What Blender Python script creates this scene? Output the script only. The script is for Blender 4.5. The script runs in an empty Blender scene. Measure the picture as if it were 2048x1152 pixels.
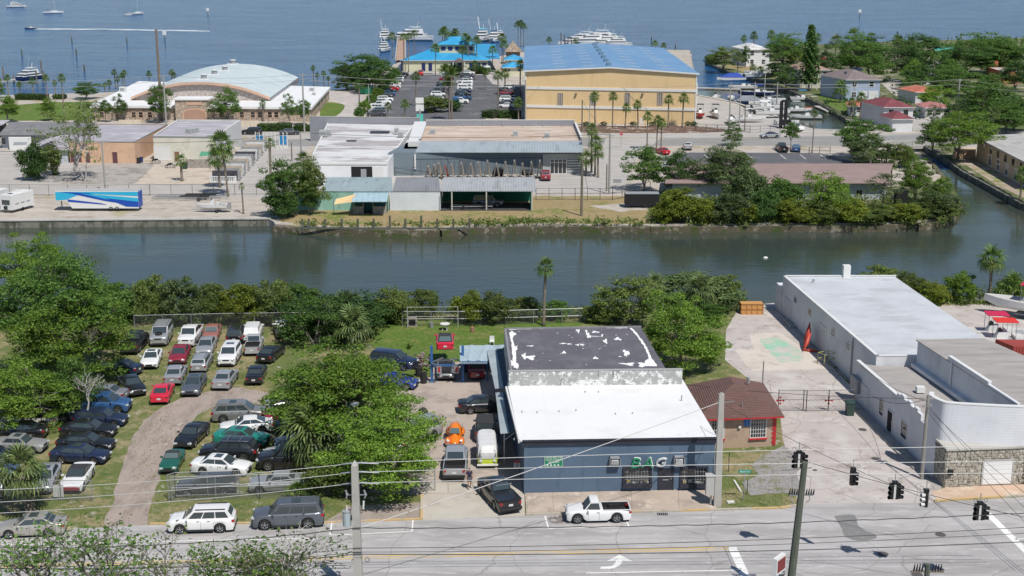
import bpy,bmesh,math,random
import numpy as np
from mathutils import Vector,Matrix
random.seed(7)
R_=math.radians
sc=bpy.context.scene
COL=sc.collection
FPX=2650.0;CH=40.7;TH=math.atan(669.0/FPX);ST,CT=math.sin(TH),math.cos(TH)
cam=bpy.data.cameras.new('camera');camo=bpy.data.objects.new('camera',cam);COL.objects.link(camo)
camo.location=(0,0,CH);camo.rotation_euler=(math.pi/2-TH,0,0)
cam.sensor_width=36;cam.lens=36*FPX/2048;cam.clip_start=.5;cam.clip_end=6000
sc.camera=camo
SUN=Vector((.50,-.86,0)).normalized();ELEV=R_(57)
SUNV=Vector((SUN.x*math.cos(ELEV),SUN.y*math.cos(ELEV),math.sin(ELEV)))
w=bpy.data.worlds.new('World');sc.world=w;w.use_nodes=True
nt=w.node_tree;nt.nodes.clear()
sk=nt.nodes.new('ShaderNodeTexSky');sk.sky_type='NISHITA';sk.sun_disc=False
sk.sun_elevation=ELEV;sk.sun_rotation=math.atan2(SUN.x,SUN.y);sk.air_density=1.0;sk.dust_density=.15;sk.ozone_density=3.0
bg=nt.nodes.new('ShaderNodeBackground');bg.inputs[1].default_value=.088
wo=nt.nodes.new('ShaderNodeOutputWorld');nt.links.new(sk.outputs[0],bg.inputs[0]);nt.links.new(bg.outputs[0],wo.inputs[0])
sl=bpy.data.lights.new('sun','SUN');sl.energy=4.6;sl.angle=R_(.53);sl.color=(1,.955,.89)
so=bpy.data.objects.new('sun',sl);COL.objects.link(so);so.rotation_euler=SUNV.to_track_quat('Z','Y').to_euler();so.location=(60,-40,120)
sc.view_settings.view_transform='Standard';sc.view_settings.look='None';sc.view_settings.gamma=1
sc.view_settings.exposure=0.0;sc.view_settings.use_curve_mapping=False
sc.render.engine='CYCLES'
def P(px,py,z=0.0):
 a=(px-1024)/FPX;b=(576-py)/FPX
 d=Vector((a,CT+b*ST,-ST+b*CT));t=(z-CH)/d.z
 return Vector((d.x*t,d.y*t,z))
def PX(p):
 y=p[1];z=p[2]-CH;dp=y*CT-z*ST;u=y*ST+z*CT
 return(1024+FPX*p[0]/dp,576-FPX*u/dp)
def HZ(px,pyb,pyt,z0=0.0):
 b=P(px,pyb,z0);v=(576-pyt)/FPX
 return CH+b.y*(v*CT-ST)/(CT+v*ST)
def S(py):return.0238*(py+95)
def WP(px,py,A,B):
 a=(px-1024)/FPX;b=(576-py)/FPX
 d=Vector((a,CT+b*ST,-ST+b*CT));n=Vector((-(B.y-A.y),B.x-A.x,0))
 t=n.dot(Vector((A.x,A.y,0)))/n.dot(d)
 return Vector((d.x*t,d.y*t,CH+d.z*t))
MATS={}
def M(name,col,rough=.8,layers=(),bump=None,metal=0,spec=.5,var=.08,vs=.35,coords='Object',trans=0,ior=None):
 if name in MATS:return MATS[name]
 m=bpy.data.materials.new(name);m.use_nodes=True;nt=m.node_tree;nd=nt.nodes;lk=nt.links
 b=nd['Principled BSDF'];b.inputs['Roughness'].default_value=rough;b.inputs['Metallic'].default_value=metal
 b.inputs['Specular IOR Level'].default_value=spec
 if trans:b.inputs['Transmission Weight'].default_value=trans
 tc=nd.new('ShaderNodeTexCoord').outputs[coords]if coords!='Pos' else nd.new('ShaderNodeNewGeometry').outputs['Position']
 def noise(scale,st=None,det=5,rg=.6,off=0,rot=0):
  o=tc
  if st or off or rot:
   mp=nd.new('ShaderNodeMapping');mp.inputs['Scale'].default_value=st or(1,1,1);mp.inputs['Location'].default_value=(off,off*.7,off*.3)
   mp.inputs['Rotation'].default_value=(0,0,rot)
   lk.new(o,mp.inputs[0]);o=mp.outputs[0]
  n=nd.new('ShaderNodeTexNoise');n.inputs['Scale'].default_value=scale;n.inputs['Detail'].default_value=det;n.inputs['Roughness'].default_value=rg
  lk.new(o,n.inputs['Vector']);return n.outputs[0]
 c=nd.new('ShaderNodeRGB');c.outputs[0].default_value=(*col,1);cur=c.outputs[0]
 if var:
  n=noise(vs);mr=nd.new('ShaderNodeMapRange');mr.inputs[1].default_value=.3;mr.inputs[2].default_value=.7
  mr.inputs[3].default_value=1-var;mr.inputs[4].default_value=1+var;lk.new(n,mr.inputs[0])
  mx=nd.new('ShaderNodeVectorMath');mx.operation='SCALE';lk.new(cur,mx.inputs[0]);lk.new(mr.outputs[0],mx.inputs[3]);cur=mx.outputs[0]
 for i,L in enumerate(layers):
  kind=L.get('kind','noise')
  if kind=='noise':f=noise(L['s'],L.get('st'),L.get('det',6),L.get('rg',.62),3.7*(i+1),L.get('rot',0))
  elif kind=='vor':
   v=nd.new('ShaderNodeTexVoronoi');v.feature=L.get('feat','DISTANCE_TO_EDGE');v.inputs['Scale'].default_value=L['s']
   o=tc
   if L.get('warp'):
    nn=nd.new('ShaderNodeTexNoise');nn.inputs['Scale'].default_value=L['s']*2.2;nn.inputs['Detail'].default_value=4;lk.new(tc,nn.inputs['Vector'])
    ad=nd.new('ShaderNodeVectorMath');ad.operation='MULTIPLY_ADD';lk.new(nn.outputs[1],ad.inputs[0]);ad.inputs[1].default_value=(L['warp'],)*3;lk.new(tc,ad.inputs[2]);o=ad.outputs[0]
   lk.new(o,v.inputs['Vector']);f=v.outputs[0]
  elif kind=='x' or kind=='y' or kind=='z':
   mp=nd.new('ShaderNodeMapping');mp.inputs['Rotation'].default_value=(0,0,L.get('rot',0));lk.new(tc,mp.inputs[0])
   sx=nd.new('ShaderNodeSeparateXYZ');lk.new(mp.outputs[0],sx.inputs[0]);o=sx.outputs['xyz'.index(kind)]
   pm=nd.new('ShaderNodeMath');pm.operation='PINGPONG';pm.inputs[1].default_value=L['s'];lk.new(o,pm.inputs[0]);f=pm.outputs[0]
  mr=nd.new('ShaderNodeMapRange');mr.interpolation_type='SMOOTHSTEP';mr.inputs[1].default_value=L['lo'];mr.inputs[2].default_value=L['hi']
  mr.inputs[3].default_value=0;mr.inputs[4].default_value=L.get('a',1.0);lk.new(f,mr.inputs[0])
  mx=nd.new('ShaderNodeMix');mx.data_type='RGBA';lk.new(mr.outputs[0],mx.inputs[0]);lk.new(cur,mx.inputs[6]);mx.inputs[7].default_value=(*L['c'],1);cur=mx.outputs[2]
 lk.new(cur,b.inputs['Base Color'])
 if bump:
  bp=nd.new('ShaderNodeBump');bp.inputs['Strength'].default_value=bump[0];bp.inputs['Distance'].default_value=bump[2]if len(bump)>2 else.05
  lk.new(noise(bump[1],bump[3]if len(bump)>3 else None,4),bp.inputs['Height']);lk.new(bp.outputs[0],b.inputs['Normal'])
 MATS[name]=m;return m
def srgb(h):
 r=[int(h[i:i+2],16)/255 for i in(0,2,4)]
 return tuple((c/12.92 if c<=.04045 else((c+.055)/1.055)**2.4)for c in r)
def link(name,me,mat=None,parent=None,kind=None,smooth=False):
 o=bpy.data.objects.new(name,me);COL.objects.link(o)
 if mat is not None and len(me.materials)==0:me.materials.append(mat)
 if parent is not None:o.parent=parent
 if kind:o['kind']=kind
 if smooth:me.polygons.foreach_set('use_smooth',[True]*len(me.polygons))
 return o
class MB:
 def __init__(s):s.v=[];s.f=[]
 def add(s,vs,fs):
  n=len(s.v);s.v+=[tuple(p)for p in vs];s.f+=[tuple(i+n for i in f)for f in fs];return s
 def quad(s,a,b,c,d):return s.add([a,b,c,d],[(0,1,2,3)])
 def box(s,c,d,rz=0,rx=0,ry=0):
  hx,hy,hz=d[0]/2,d[1]/2,d[2]/2;m=Matrix.Rotation(rz,3,'Z')@Matrix.Rotation(ry,3,'Y')@Matrix.Rotation(rx,3,'X');c=Vector(c)
  vs=[c+m@Vector((x*hx,y*hy,z*hz))for x in(-1,1)for y in(-1,1)for z in(-1,1)]
  return s.add(vs,[(0,1,3,2),(4,6,7,5),(0,4,5,1),(2,3,7,6),(0,2,6,4),(1,5,7,3)])
 def prism(s,poly,z0,z1):
  n=len(poly);a=sum(poly[i][0]*poly[(i+1)%n][1]-poly[(i+1)%n][0]*poly[i][1]for i in range(n))
  if a<0:poly=poly[::-1]
  z0s=z0 if isinstance(z0,(list,tuple))else[z0]*n;z1s=z1 if isinstance(z1,(list,tuple))else[z1]*n
  if a<0:z0s=list(z0s)[::-1];z1s=list(z1s)[::-1]
  vs=[(p[0],p[1],z0s[i])for i,p in enumerate(poly)]+[(p[0],p[1],z1s[i])for i,p in enumerate(poly)]
  fs=[tuple(range(n))[::-1],tuple(range(n,2*n))]+[(i,(i+1)%n,(i+1)%n+n,i+n)for i in range(n)]
  return s.add(vs,fs)
 def slab(s,a,b,c,d,t):
  a,b,c,d=map(Vector,(a,b,c,d));n=(b-a).cross(d-a).normalized()
  if n.z<0:n=-n
  lo=[p-n*t for p in(a,b,c,d)]
  return s.add([a,b,c,d]+lo,[(0,1,2,3),(7,6,5,4),(0,4,5,1),(1,5,6,2),(2,6,7,3),(3,7,4,0)])
 def tube(s,pts,r,n=6,cap=True):
  pts=[Vector(p)for p in pts];rs=r if isinstance(r,(list,tuple))else[r]*len(pts);base=len(s.v);up=Vector((0,0,1))
  for i,p in enumerate(pts):
   t=(pts[min(i+1,len(pts)-1)]-pts[max(i-1,0)]).normalized()
   a=t.cross(up)
   if a.length<.05:a=t.cross(Vector((0,1,0)))
   a.normalize();b=t.cross(a)
   for k in range(n):
    an=2*math.pi*k/n;s.v.append(tuple(p+(a*math.cos(an)+b*math.sin(an))*rs[i]))
  for i in range(len(pts)-1):
   for k in range(n):
    s.f.append((base+i*n+k,base+(i+1)*n+k,base+(i+1)*n+(k+1)%n,base+i*n+(k+1)%n))
  if cap:
   s.f.append(tuple(base+k for k in range(n)));s.f.append(tuple(base+(len(pts)-1)*n+k for k in range(n))[::-1])
  return s
 def cyl(s,c,r,h,n=12,axis='z',r2=None):
  c=Vector(c);d={'z':Vector((0,0,h)),'x':Vector((h,0,0)),'y':Vector((0,h,0))}[axis]
  return s.tube([c,c+d],[r,r if r2 is None else r2],n)
 def bar(s,a,b,wd,ht=None):
  a=Vector(a);b=Vector(b);ht=ht or wd;d=b-a;c=(a+b)/2;L=d.length;q=d.to_track_quat('X','Z').to_matrix()
  vs=[c+q@Vector((x*L/2,y*wd/2,z*ht/2))for x in(-1,1)for y in(-1,1)for z in(-1,1)]
  return s.add(vs,[(0,1,3,2),(4,6,7,5),(0,4,5,1),(2,3,7,6),(0,2,6,4),(1,5,7,3)])
 def mesh(s,name):
  me=bpy.data.meshes.new(name);me.from_pydata(s.v,[],s.f);me.update();return me
 def build(s,name,mat,parent=None,kind=None,smooth=False,bevel=0):
  me=s.mesh(name);o=link(name,me,mat,parent,kind,smooth)
  if bevel:
   md=o.modifiers.new('b','BEVEL');md.width=bevel;md.segments=1;md.limit_method='ANGLE'
  return o
def tag(o,label,cat,group=None):
 o['label']=label;o['category']=cat
 if group:o['group']=group
 return o
def thing(name,label,cat,loc=(0,0,0),rz=0,group=None):
 o=bpy.data.objects.new(name,None);COL.objects.link(o);o.location=loc;o.rotation_euler=(0,0,rz);o.empty_display_size=.3
 return tag(o,label,cat,group)
def copy_tree(o,parent=None):
 c=o.copy();COL.objects.link(c)
 if parent is not None:c.parent=parent
 for ch in list(o.children):copy_tree(ch,c)
 return c
def setmat(o,mat):
 if not o.material_slots:return
 o.material_slots[0].link='OBJECT';o.material_slots[0].material=mat
def sheet(name,px,z,mat,kind='structure',parent=None,world=False,wob=0):
 pts=px if world else[P(a,b,z)for a,b in px]
 if wob:
  q=[]
  for i,p in enumerate(pts):
   n=pts[(i+1)%len(pts)];L=(n-p).length;k=min(60,max(1,int(L/1.2)))
   for j in range(k):
    t=j/k;c=p.lerp(n,t);q.append(Vector((c.x+random.gauss(0,wob),c.y+random.gauss(0,wob),z)))
  pts=q
 me=bpy.data.meshes.new(name);me.from_pydata([(p[0],p[1],z)for p in pts],[],[tuple(range(len(pts)))]);me.update()
 if me.polygons[0].normal.z<0:me.flip_normals()
 return link(name,me,mat,parent,kind)
def curve(pts,n=8):
 out=[]
 m=len(pts)
 for i in range(m-1):
  p0,p1,p2,p3=pts[max(i-1,0)],pts[i],pts[i+1],pts[min(i+2,m-1)]
  for k in range(n):
   t=k/n;out.append(tuple(.5*((2*p1[j])+(-p0[j]+p2[j])*t+(2*p0[j]-5*p1[j]+4*p2[j]-p3[j])*t*t+(-p0[j]+3*p1[j]-3*p2[j]+p3[j])*t**3)for j in range(len(p1))))
 out.append(tuple(pts[-1]));return out
white=M('white_paint',(.68,.68,.66),.5,var=.03)
offw=M('off_white_paint',(.62,.61,.57),.7,[dict(c=(.4,.39,.36),s=.6,lo=.55,hi=.8,a=.5,st=(1,1,.2))])
dark=M('dark_void',(.012,.012,.014),.9,var=0)
glass=M('dark_glass',(.018,.024,.028),.06,var=.1,spec=.9)
black=M('black_rubber',(.02,.02,.021),.75,var=.1)
steel=M('galvanised_steel',(.42,.43,.44),.42,metal=.7)
greyp=M('grey_paint',(.28,.29,.30),.6)
concp=M('pole_concrete',(.40,.385,.35),.85,[dict(c=(.28,.27,.25),s=1.2,lo=.5,hi=.8,a=.6)],bump=(.3,20))
wood=M('weathered_wood',(.20,.165,.13),.9,[dict(c=(.09,.075,.06),s=3,lo=.45,hi=.7,st=(3,3,.2))],bump=(.4,12))
woodg=M('green_treated_wood',(.085,.10,.075),.9,[dict(c=(.16,.155,.12),s=2.2,lo=.5,hi=.68,st=(3,3,.25))],bump=(.6,9))
chrome=M('bright_alloy',(.55,.56,.58),.25,metal=.85,var=.05)
redp=M('red_paint',(.45,.025,.03),.45)
WZ=-1.1
def water(name,col,deep,pts,s1,strength,rough,colscale,dist,lf=.13,lw=2.2):
 m=bpy.data.materials.new(name);m.use_nodes=True;nd=m.node_tree.nodes;lk=m.node_tree.links;b=nd['Principled BSDF']
 b.inputs['Roughness'].default_value=rough;b.inputs['IOR'].default_value=1.33
 g=nd.new('ShaderNodeNewGeometry').outputs['Position']
 def nz(sc_,st,det,rot=0):
  mp=nd.new('ShaderNodeMapping');mp.inputs['Scale'].default_value=st;mp.inputs['Rotation'].default_value=(0,0,rot);lk.new(g,mp.inputs[0])
  n=nd.new('ShaderNodeTexNoise');n.inputs['Scale'].default_value=sc_;n.inputs['Detail'].default_value=det;n.inputs['Roughness'].default_value=.6;lk.new(mp.outputs[0],n.inputs['Vector']);return n.outputs[0]
 mx=nd.new('ShaderNodeMix');mx.data_type='RGBA';mx.inputs[6].default_value=(*col,1);mx.inputs[7].default_value=(*deep,1)
 mr=nd.new('ShaderNodeMapRange');mr.inputs[1].default_value=.35;mr.inputs[2].default_value=.65;lk.new(nz(colscale,(1,1,1),5),mr.inputs[0]);lk.new(mr.outputs[0],mx.inputs[0]);lk.new(mx.outputs[2],b.inputs['Base Color'])
 a=nz(s1,(.55,1.3,1),5,.35);c=nz(s1*lf,(.5,1.5,1),5,-.2)
 ad=nd.new('ShaderNodeMath');ad.operation='MULTIPLY_ADD';lk.new(c,ad.inputs[0]);ad.inputs[1].default_value=lw;lk.new(a,ad.inputs[2])
 gate=nd.new('ShaderNodeMapRange');gate.inputs[1].default_value=.35;gate.inputs[2].default_value=.62;gate.inputs[3].default_value=.25;gate.inputs[4].default_value=1.0;lk.new(nz(.03,(.6,1.6,1),4,.2),gate.inputs[0])
 st=nd.new('ShaderNodeMath');st.operation='MULTIPLY';lk.new(gate.outputs[0],st.inputs[0]);st.inputs[1].default_value=strength
 bp=nd.new('ShaderNodeBump');bp.inputs['Distance'].default_value=dist;lk.new(st.outputs[0],bp.inputs['Strength']);lk.new(ad.outputs[0],bp.inputs['Height']);lk.new(bp.outputs[0],b.inputs['Normal'])
 me=bpy.data.meshes.new(name);me.from_pydata(pts,[],[tuple(range(len(pts)))]);me.update()
 o=link(name,me,m,None,'structure');return o
YB=262.0
water('bay_water',(.005,.064,.185),(.010,.09,.23),[(-1500,YB,WZ),(1500,YB,WZ),(2600,4500,WZ),(-2600,4500,WZ)],.5,1.0,.16,.02,1.3,.33,2.6)
water('canal_water',(.040,.056,.054),(.052,.060,.036),[(-1500,100,WZ),(1500,100,WZ),(1500,YB,WZ),(-1500,YB,WZ)],1.1,.30,.05,.035,.15)
water('basin_water',(.040,.056,.054),(.052,.060,.036),[tuple(P(x,y,WZ)+Vector((0,0,.01)))for x,y in((1380,182),(1540,172),(1760,212),(1960,258),(1960,318),(1380,318))],1.1,.30,.05,.035,.15)
def land(name,px,mat,world=None,wob=.25,top=0.0):
 pts=[P(a,b,top)for a,b in px];q=[]
 for i,p in enumerate(pts):
  n=pts[(i+1)%len(pts)];L=(n-p).length;k=min(70,max(1,int(L/1.5)))
  for j in range(k):
   c=p.lerp(n,j/k);q.append((c.x+random.gauss(0,wob),c.y+random.gauss(0,wob)))
 mb=MB().prism(q,-3.0,top)
 return mb.build(name,mat,None,'structure')
grassy=M('yard_grass',(.115,.145,.035),.95,[dict(c=(.285,.235,.125),s=.3,lo=.45,hi=.60,det=10,rg=.78),dict(c=(.06,.105,.02),s=.5,lo=.56,hi=.72,det=8),dict(c=(.44,.40,.34),s=.45,lo=.57,hi=.66,det=10,rg=.78),dict(c=(.34,.29,.16),s=4,lo=.58,hi=.7,a=.7),dict(c=(.05,.075,.02),s=7,lo=.55,hi=.7,a=.7)],bump=(.8,6,.12),coords='Pos')
lawn=M('green_lawn',(.095,.16,.018),.95,[dict(c=(.20,.19,.06),s=.5,lo=.5,hi=.66,det=8,rg=.72),dict(c=(.05,.10,.012),s=2.4,lo=.5,hi=.7),dict(c=(.26,.22,.10),s=3.5,lo=.62,hi=.7)],bump=(.8,7,.12),coords='Pos')
drylawn=M('dry_lawn',(.30,.225,.105),.95,[dict(c=(.15,.18,.035),s=.22,lo=.5,hi=.62,det=8,rg=.7),dict(c=(.40,.31,.19),s=1.5,lo=.5,hi=.7,a=.7),dict(c=(.12,.10,.05),s=5,lo=.58,hi=.7,a=.7)],bump=(.8,7,.1),coords='Pos')
dirt=M('packed_dirt',(.345,.285,.245),.95,[dict(c=(.24,.195,.165),s=.7,lo=.45,hi=.68,det=9,rg=.7,st=(1.6,.5,1)),dict(c=(.50,.44,.39),s=.6,lo=.58,hi=.7,det=9,rg=.75),dict(c=(.16,.13,.11),s=4,lo=.62,hi=.72,a=.6)],bump=(.6,9,.08),coords='Pos')
sandy=M('shell_ground',(.45,.405,.355),.95,[dict(c=(.33,.28,.21),s=.35,lo=.50,hi=.62,det=9,rg=.75,st=(.7,1.8,1)),dict(c=(.24,.20,.13),s=1.6,lo=.55,hi=.66,det=8,rg=.7,st=(.5,1.8,1)),dict(c=(.30,.26,.10),s=.12,lo=.55,hi=.68,a=.7)],bump=(.7,7,.08),coords='Pos')
farconc=M('pale_concrete',(.41,.385,.355),.9,[dict(c=(.33,.31,.285),s=.3,lo=.5,hi=.7,st=(.5,2,1)),dict(c=(.27,.25,.23),s=1.2,lo=.6,hi=.72,det=8,st=(.5,2,1))],coords='Pos')
roadm=M('worn_road',(.405,.39,.38),.9,[dict(c=(.30,.285,.275),s=1,lo=.46,hi=.64,st=(.02,.9,1),rot=.05,a=.8),dict(c=(.16,.15,.145),s=.5,lo=.64,hi=.72,st=(.15,2.4,1),det=8,a=.6),dict(c=(.31,.295,.285),s=.25,lo=.45,hi=.65,det=7,st=(.35,1.6,1)),dict(c=(.48,.465,.45),s=1.1,lo=.52,hi=.68,det=9,rg=.72,st=(.4,1.8,1)),dict(c=(.24,.225,.215),s=2.5,lo=.60,hi=.70,det=8,a=.55,st=(.3,2,1)),dict(kind='vor',c=(.22,.21,.2),s=.13,lo=.008,hi=.002,warp=1.6,a=.55),dict(c=(.2,.19,.18),s=22,lo=.62,hi=.7,a=.4)],bump=(.35,30,.02),coords='Pos')
pinkc=M('pinkish_concrete',(.445,.40,.37),.92,[dict(c=(.52,.485,.455),s=.35,lo=.48,hi=.65,det=8),dict(c=(.32,.27,.24),s=.4,lo=.52,hi=.66,det=9,rg=.74),dict(c=(.22,.19,.165),s=1.3,lo=.60,hi=.69,det=9,rg=.75,a=.85),dict(kind='vor',c=(.24,.21,.19),s=.16,lo=.008,hi=.002,warp=1.2,a=.6),dict(c=(.3,.26,.23),s=14,lo=.6,hi=.7,a=.45)],bump=(.4,16,.03),coords='Pos')
yardc=M('yard_concrete',(.40,.335,.285),.9,[dict(c=(.30,.25,.215),s=.4,lo=.48,hi=.65,det=8),dict(c=(.10,.085,.075),s=.45,lo=.60,hi=.72,det=7,st=(2.5,.6,1),a=.8),dict(c=(.47,.41,.36),s=1.3,lo=.55,hi=.7,det=8,a=.7),dict(c=(.13,.11,.1),s=6,lo=.63,hi=.72,a=.6)],bump=(.3,20,.02),coords='Pos')
walkc=M('sidewalk_concrete',(.43,.355,.29),.9,[dict(c=(.33,.27,.22),s=.6,lo=.48,hi=.65,det=8),dict(c=(.54,.46,.38),s=1.1,lo=.52,hi=.68,det=8),dict(c=(.2,.17,.15),s=5,lo=.62,hi=.72,a=.6)],bump=(.3,20,.02),coords='Pos')
asph=M('dark_asphalt',(.105,.105,.115),.9,[dict(c=(.17,.17,.175),s=.12,lo=.5,hi=.68,det=7),dict(c=(.065,.065,.07),s=.35,lo=.56,hi=.7,st=(1.5,.5,1))],coords='Pos')
greyroad=M('grey_road',(.25,.245,.235),.9,[dict(c=(.33,.32,.31),s=.2,lo=.5,hi=.68,det=7,st=(.4,2,1)),dict(c=(.18,.175,.17),s=1,lo=.6,hi=.7,st=(.3,2,1),a=.7)],coords='Pos')
gravel=M('grey_gravel',(.31,.29,.28),.95,[dict(c=(.16,.16,.06),s=.6,lo=.50,hi=.60,det=10,rg=.8),dict(c=(.40,.36,.32),s=.8,lo=.58,hi=.66,det=9,rg=.78),dict(c=(.2,.185,.18),s=3,lo=.5,hi=.65,det=8),dict(c=(.4,.37,.34),s=7,lo=.55,hi=.68)],bump=(.9,12,.08),coords='Pos')
cream_kerb=M('kerb_concrete',(.45,.40,.33),.9,[dict(c=(.55,.36,.12),s=.35,lo=.46,hi=.55,a=.75),dict(c=(.3,.27,.22),s=2,lo=.55,hi=.7)],coords='Pos')
capc=M('seawall_concrete',(.46,.44,.40),.9,[dict(c=(.3,.29,.26),s=1,lo=.5,hi=.7,st=(.4,1,1))],coords='Pos')
seaw=M('seawall_face',(.20,.195,.16),.95,[dict(c=(.07,.075,.05),s=.8,lo=.42,hi=.62,st=(1,1,.4)),dict(c=(.33,.32,.29),s=1.3,lo=.56,hi=.7)],coords='Pos')
near_shore=[(-900,650),(-200,632),(0,622),(200,626),(420,620),(600,626),(760,634),(900,628),(1050,634),(1160,636),(1250,622),(1330,608),(1440,604),(1490,602),(1550,612),(1640,590),(1760,592),(1900,598),(1990,588),(2080,584),(2300,575),(2900,560)]
land('ground',near_shore+[(3200,1500),(-1200,1500)],grassy)
north=[(-900,446),(0,441),(540,437),(548,448),(600,452),(760,456),(880,457),(950,451),(1100,448),(1300,450),(1500,447),(1700,447),(1830,444),(1890,436),(1912,412),(1893,370),(1862,330),(1838,305),(1760,270),(1690,262),(1600,258),(1560,235),(1500,222),(1470,205),(1440,196),(1394,190),(1388,150),(1380,100),(1200,98),(1040,104),(1000,112),(880,116),(800,124),(745,146),(690,178),(600,183),(480,170),(300,182),(160,186),(40,190),(-150,196),(-900,215)]
land('north_ground',north,sandy)
east=[(2900,470),(2140,432),(2048,404),(1990,372),(1930,340),(1890,312),(1850,288),(1800,262),(1700,238),(1652,210),(1590,182),(1530,162),(1470,146),(1430,131),(1412,122),(1425,108),(1480,98),(1600,90),(1750,84),(1900,80),(2048,76),(2900,60)]
mixg=M('mixed_ground',(.10,.12,.04),.95,[dict(c=(.32,.28,.22),s=.12,lo=.52,hi=.62,det=8),dict(c=(.05,.07,.02),s=.3,lo=.55,hi=.7)],coords='Pos')
land('east_ground',east,mixg)
sheet('mangrove_soil',[(1320,380),(1560,376),(1790,372),(1850,350),(1885,372),(1902,412),(1880,436),(1830,442),(1500,445),(1300,446),(1290,436)],.02,mixg,wob=.3)
sheet('packed_dirt_drive',curve([(204,1075),(216,1030),(238,965),(252,905),(270,868),(290,842),(318,818),(355,799),(410,784),(480,776),(560,790),(700,800),(720,830),(600,812),(480,808),(430,812),(395,830),(375,852),(362,870),(340,905),(318,960),(300,1010),(288,1075)],4),.006,dirt,wob=.12)
sheet('lawn',[(700,640),(1010,640),(1170,642),(1150,660),(1010,700),(985,735),(860,745),(800,760),(760,700)],.006,lawn,wob=.3)
sheet('service_yard',[(740,800),(800,762),(862,752),(868,725),(1012,722),(1020,790),(1046,988),(1000,990),(850,990),(742,984),(715,900)],.012,yardc,wob=.05)
sheet('driveway_apron',[(846,988),(1049,988),(1050,1040),(846,1043)],.016,M('apron_concrete',(.46,.42,.36),.9,[dict(c=(.36,.32,.28),s=.5,lo=.5,hi=.68,det=8),dict(c=(.12,.1,.09),s=.9,lo=.68,hi=.74,det=5)],bump=(.3,20,.02),coords='Pos'))
sheet('dirt_verge',[(700,1012),(846,1004),(846,1043),(640,1048)],.018,dirt,wob=.1)
KERB=[(-400,1082),(0,1068),(140,1058),(300,1050),(650,1047),(846,1040),(1052,1031),(1420,1022),(1560,1018),(1600,1012),(1650,1006),(1760,1006),(1860,1006),(1905,1002),(2048,994),(2600,962)]
sheet('road',KERB+[(3400,1560),(-1300,1560)],.022,roadm)
sheet('side_street',[(1452,660),(1480,612),(1548,606),(1600,668),(1700,770),(1790,870),(1868,962),(1905,1000),(1860,1006),(1750,1008),(1650,1008),(1600,1014),(1590,985),(1582,930),(1566,880),(1560,830),(1500,760),(1450,720)],.010,pinkc)
sheet('parking_pad',[(1498,668),(1560,664),(1668,738),(1500,742),(1470,700),(1508,698)],.018,M('pad_concrete',(.56,.50,.44),.9,[dict(c=(.44,.39,.34),s=.6,lo=.5,hi=.68,det=8),dict(c=(.25,.52,.36),s=.25,lo=9,hi=10),dict(c=(.28,.24,.2),s=4,lo=.62,hi=.7,a=.6)],bump=(.3,20,.02),coords='Pos'))
sheet('green_paint_stain',[(1516,676),(1556,674),(1606,704),(1604,722),(1562,726),(1534,700)],.022,M('green_stain',(.50,.46,.41),.9,[dict(c=(.24,.50,.35),s=.6,lo=.42,hi=.62,det=9,rg=.78)],coords='Pos'),wob=.1)
sheet('gravel_patch',[(1492,934),(1510,918),(1560,896),(1590,915),(1598,988),(1560,992),(1520,986),(1498,968)],.016,gravel,wob=.4)
sheet('east_yard',[(1850,612),(2030,606),(2300,640),(2500,800),(2048,800),(1950,700),(1880,640)],.010,pinkc)
sheet('corner_sidewalk',[(1862,985),(1893,974),(2048,968),(2500,940),(2600,958),(2048,990),(1905,1000),(1878,1003)],.03,M('orange_concrete',(.50,.36,.26),.9,[dict(c=(.58,.48,.38),s=.5,lo=.48,hi=.65),dict(c=(.36,.27,.2),s=2,lo=.6,hi=.7)],coords='Pos'))
sheet('building_strip',[(1549,615),(1562,612),(1895,972),(1868,978),(1790,872),(1700,765),(1620,690)],.014,M('strip_concrete',(.36,.34,.31),.9,[dict(c=(.1,.13,.04),s=.35,lo=.55,hi=.66,det=8),dict(c=(.22,.2,.17),s=1,lo=.5,hi=.7)],coords='Pos'))
def strip(name,pts,wd,z0,z1,mat,parent=None,kind='structure',side=1):
 mb=MB();Q=[Vector(p)for p in pts]
 for a,b in zip(Q,Q[1:]):
  n=Vector((-(b.y-a.y),b.x-a.x,0)).normalized()*wd*side
  mb.prism([(a.x,a.y),(b.x,b.y),(b.x+n.x,b.y+n.y),(a.x+n.x,a.y+n.y)],z0,z1)
 return mb.build(name,mat,parent,kind)
strip('kerb',[P(*p)for p in KERB[:3]],.18,0,.12,cream_kerb);strip('kerb',[P(300,1050),P(650,1047),P(846,1040)],.18,0,.12,cream_kerb)
strip('kerb',[P(1052,1031),P(1420,1022),P(1560,1018),P(1600,1012)],.18,0,.13,cream_kerb)
strip('kerb',[P(1870,1004),P(1905,1001),P(2048,993),P(2600,961)],.18,0,.13,cream_kerb)
strip('kerb',[P(846,1040),P(846,992)],.2,0,.15,cream_kerb)
sw=MB().prism([P(1050,988),P(1430,980),P(1432,1021),P(1053,1030)],-.02,.09).build('sidewalk',walkc,None,'structure')
xs=[0,.135,.55,.80,.985]
for i in range(4):
 a,b=xs[i],xs[i+1];g=.006
 def q(t,u):return P(1051,988).lerp(P(1430,980),t).lerp(P(1054,1029.5).lerp(P(1431,1020.5),t),u)
 MB().prism([q(a+g,.02),q(b-g,.02),q(b-g,.97),q(a+g,.97)],.09,.125).build('slab',walkc,sw)
ap=bpy.data.objects['driveway_apron']
for i in range(4):
 a,b=i/4,(i+1)/4
 def q(t,u):return P(846,966).lerp(P(1044,966),t).lerp(P(846,987).lerp(P(1048,987),t),u)
 MB().prism([q(a+.006,.02),q(b-.006,.02),q(b-.006,.98),q(a+.006,.98)],.012,.034).build('slab',MATS['apron_concrete'],ap)
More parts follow.
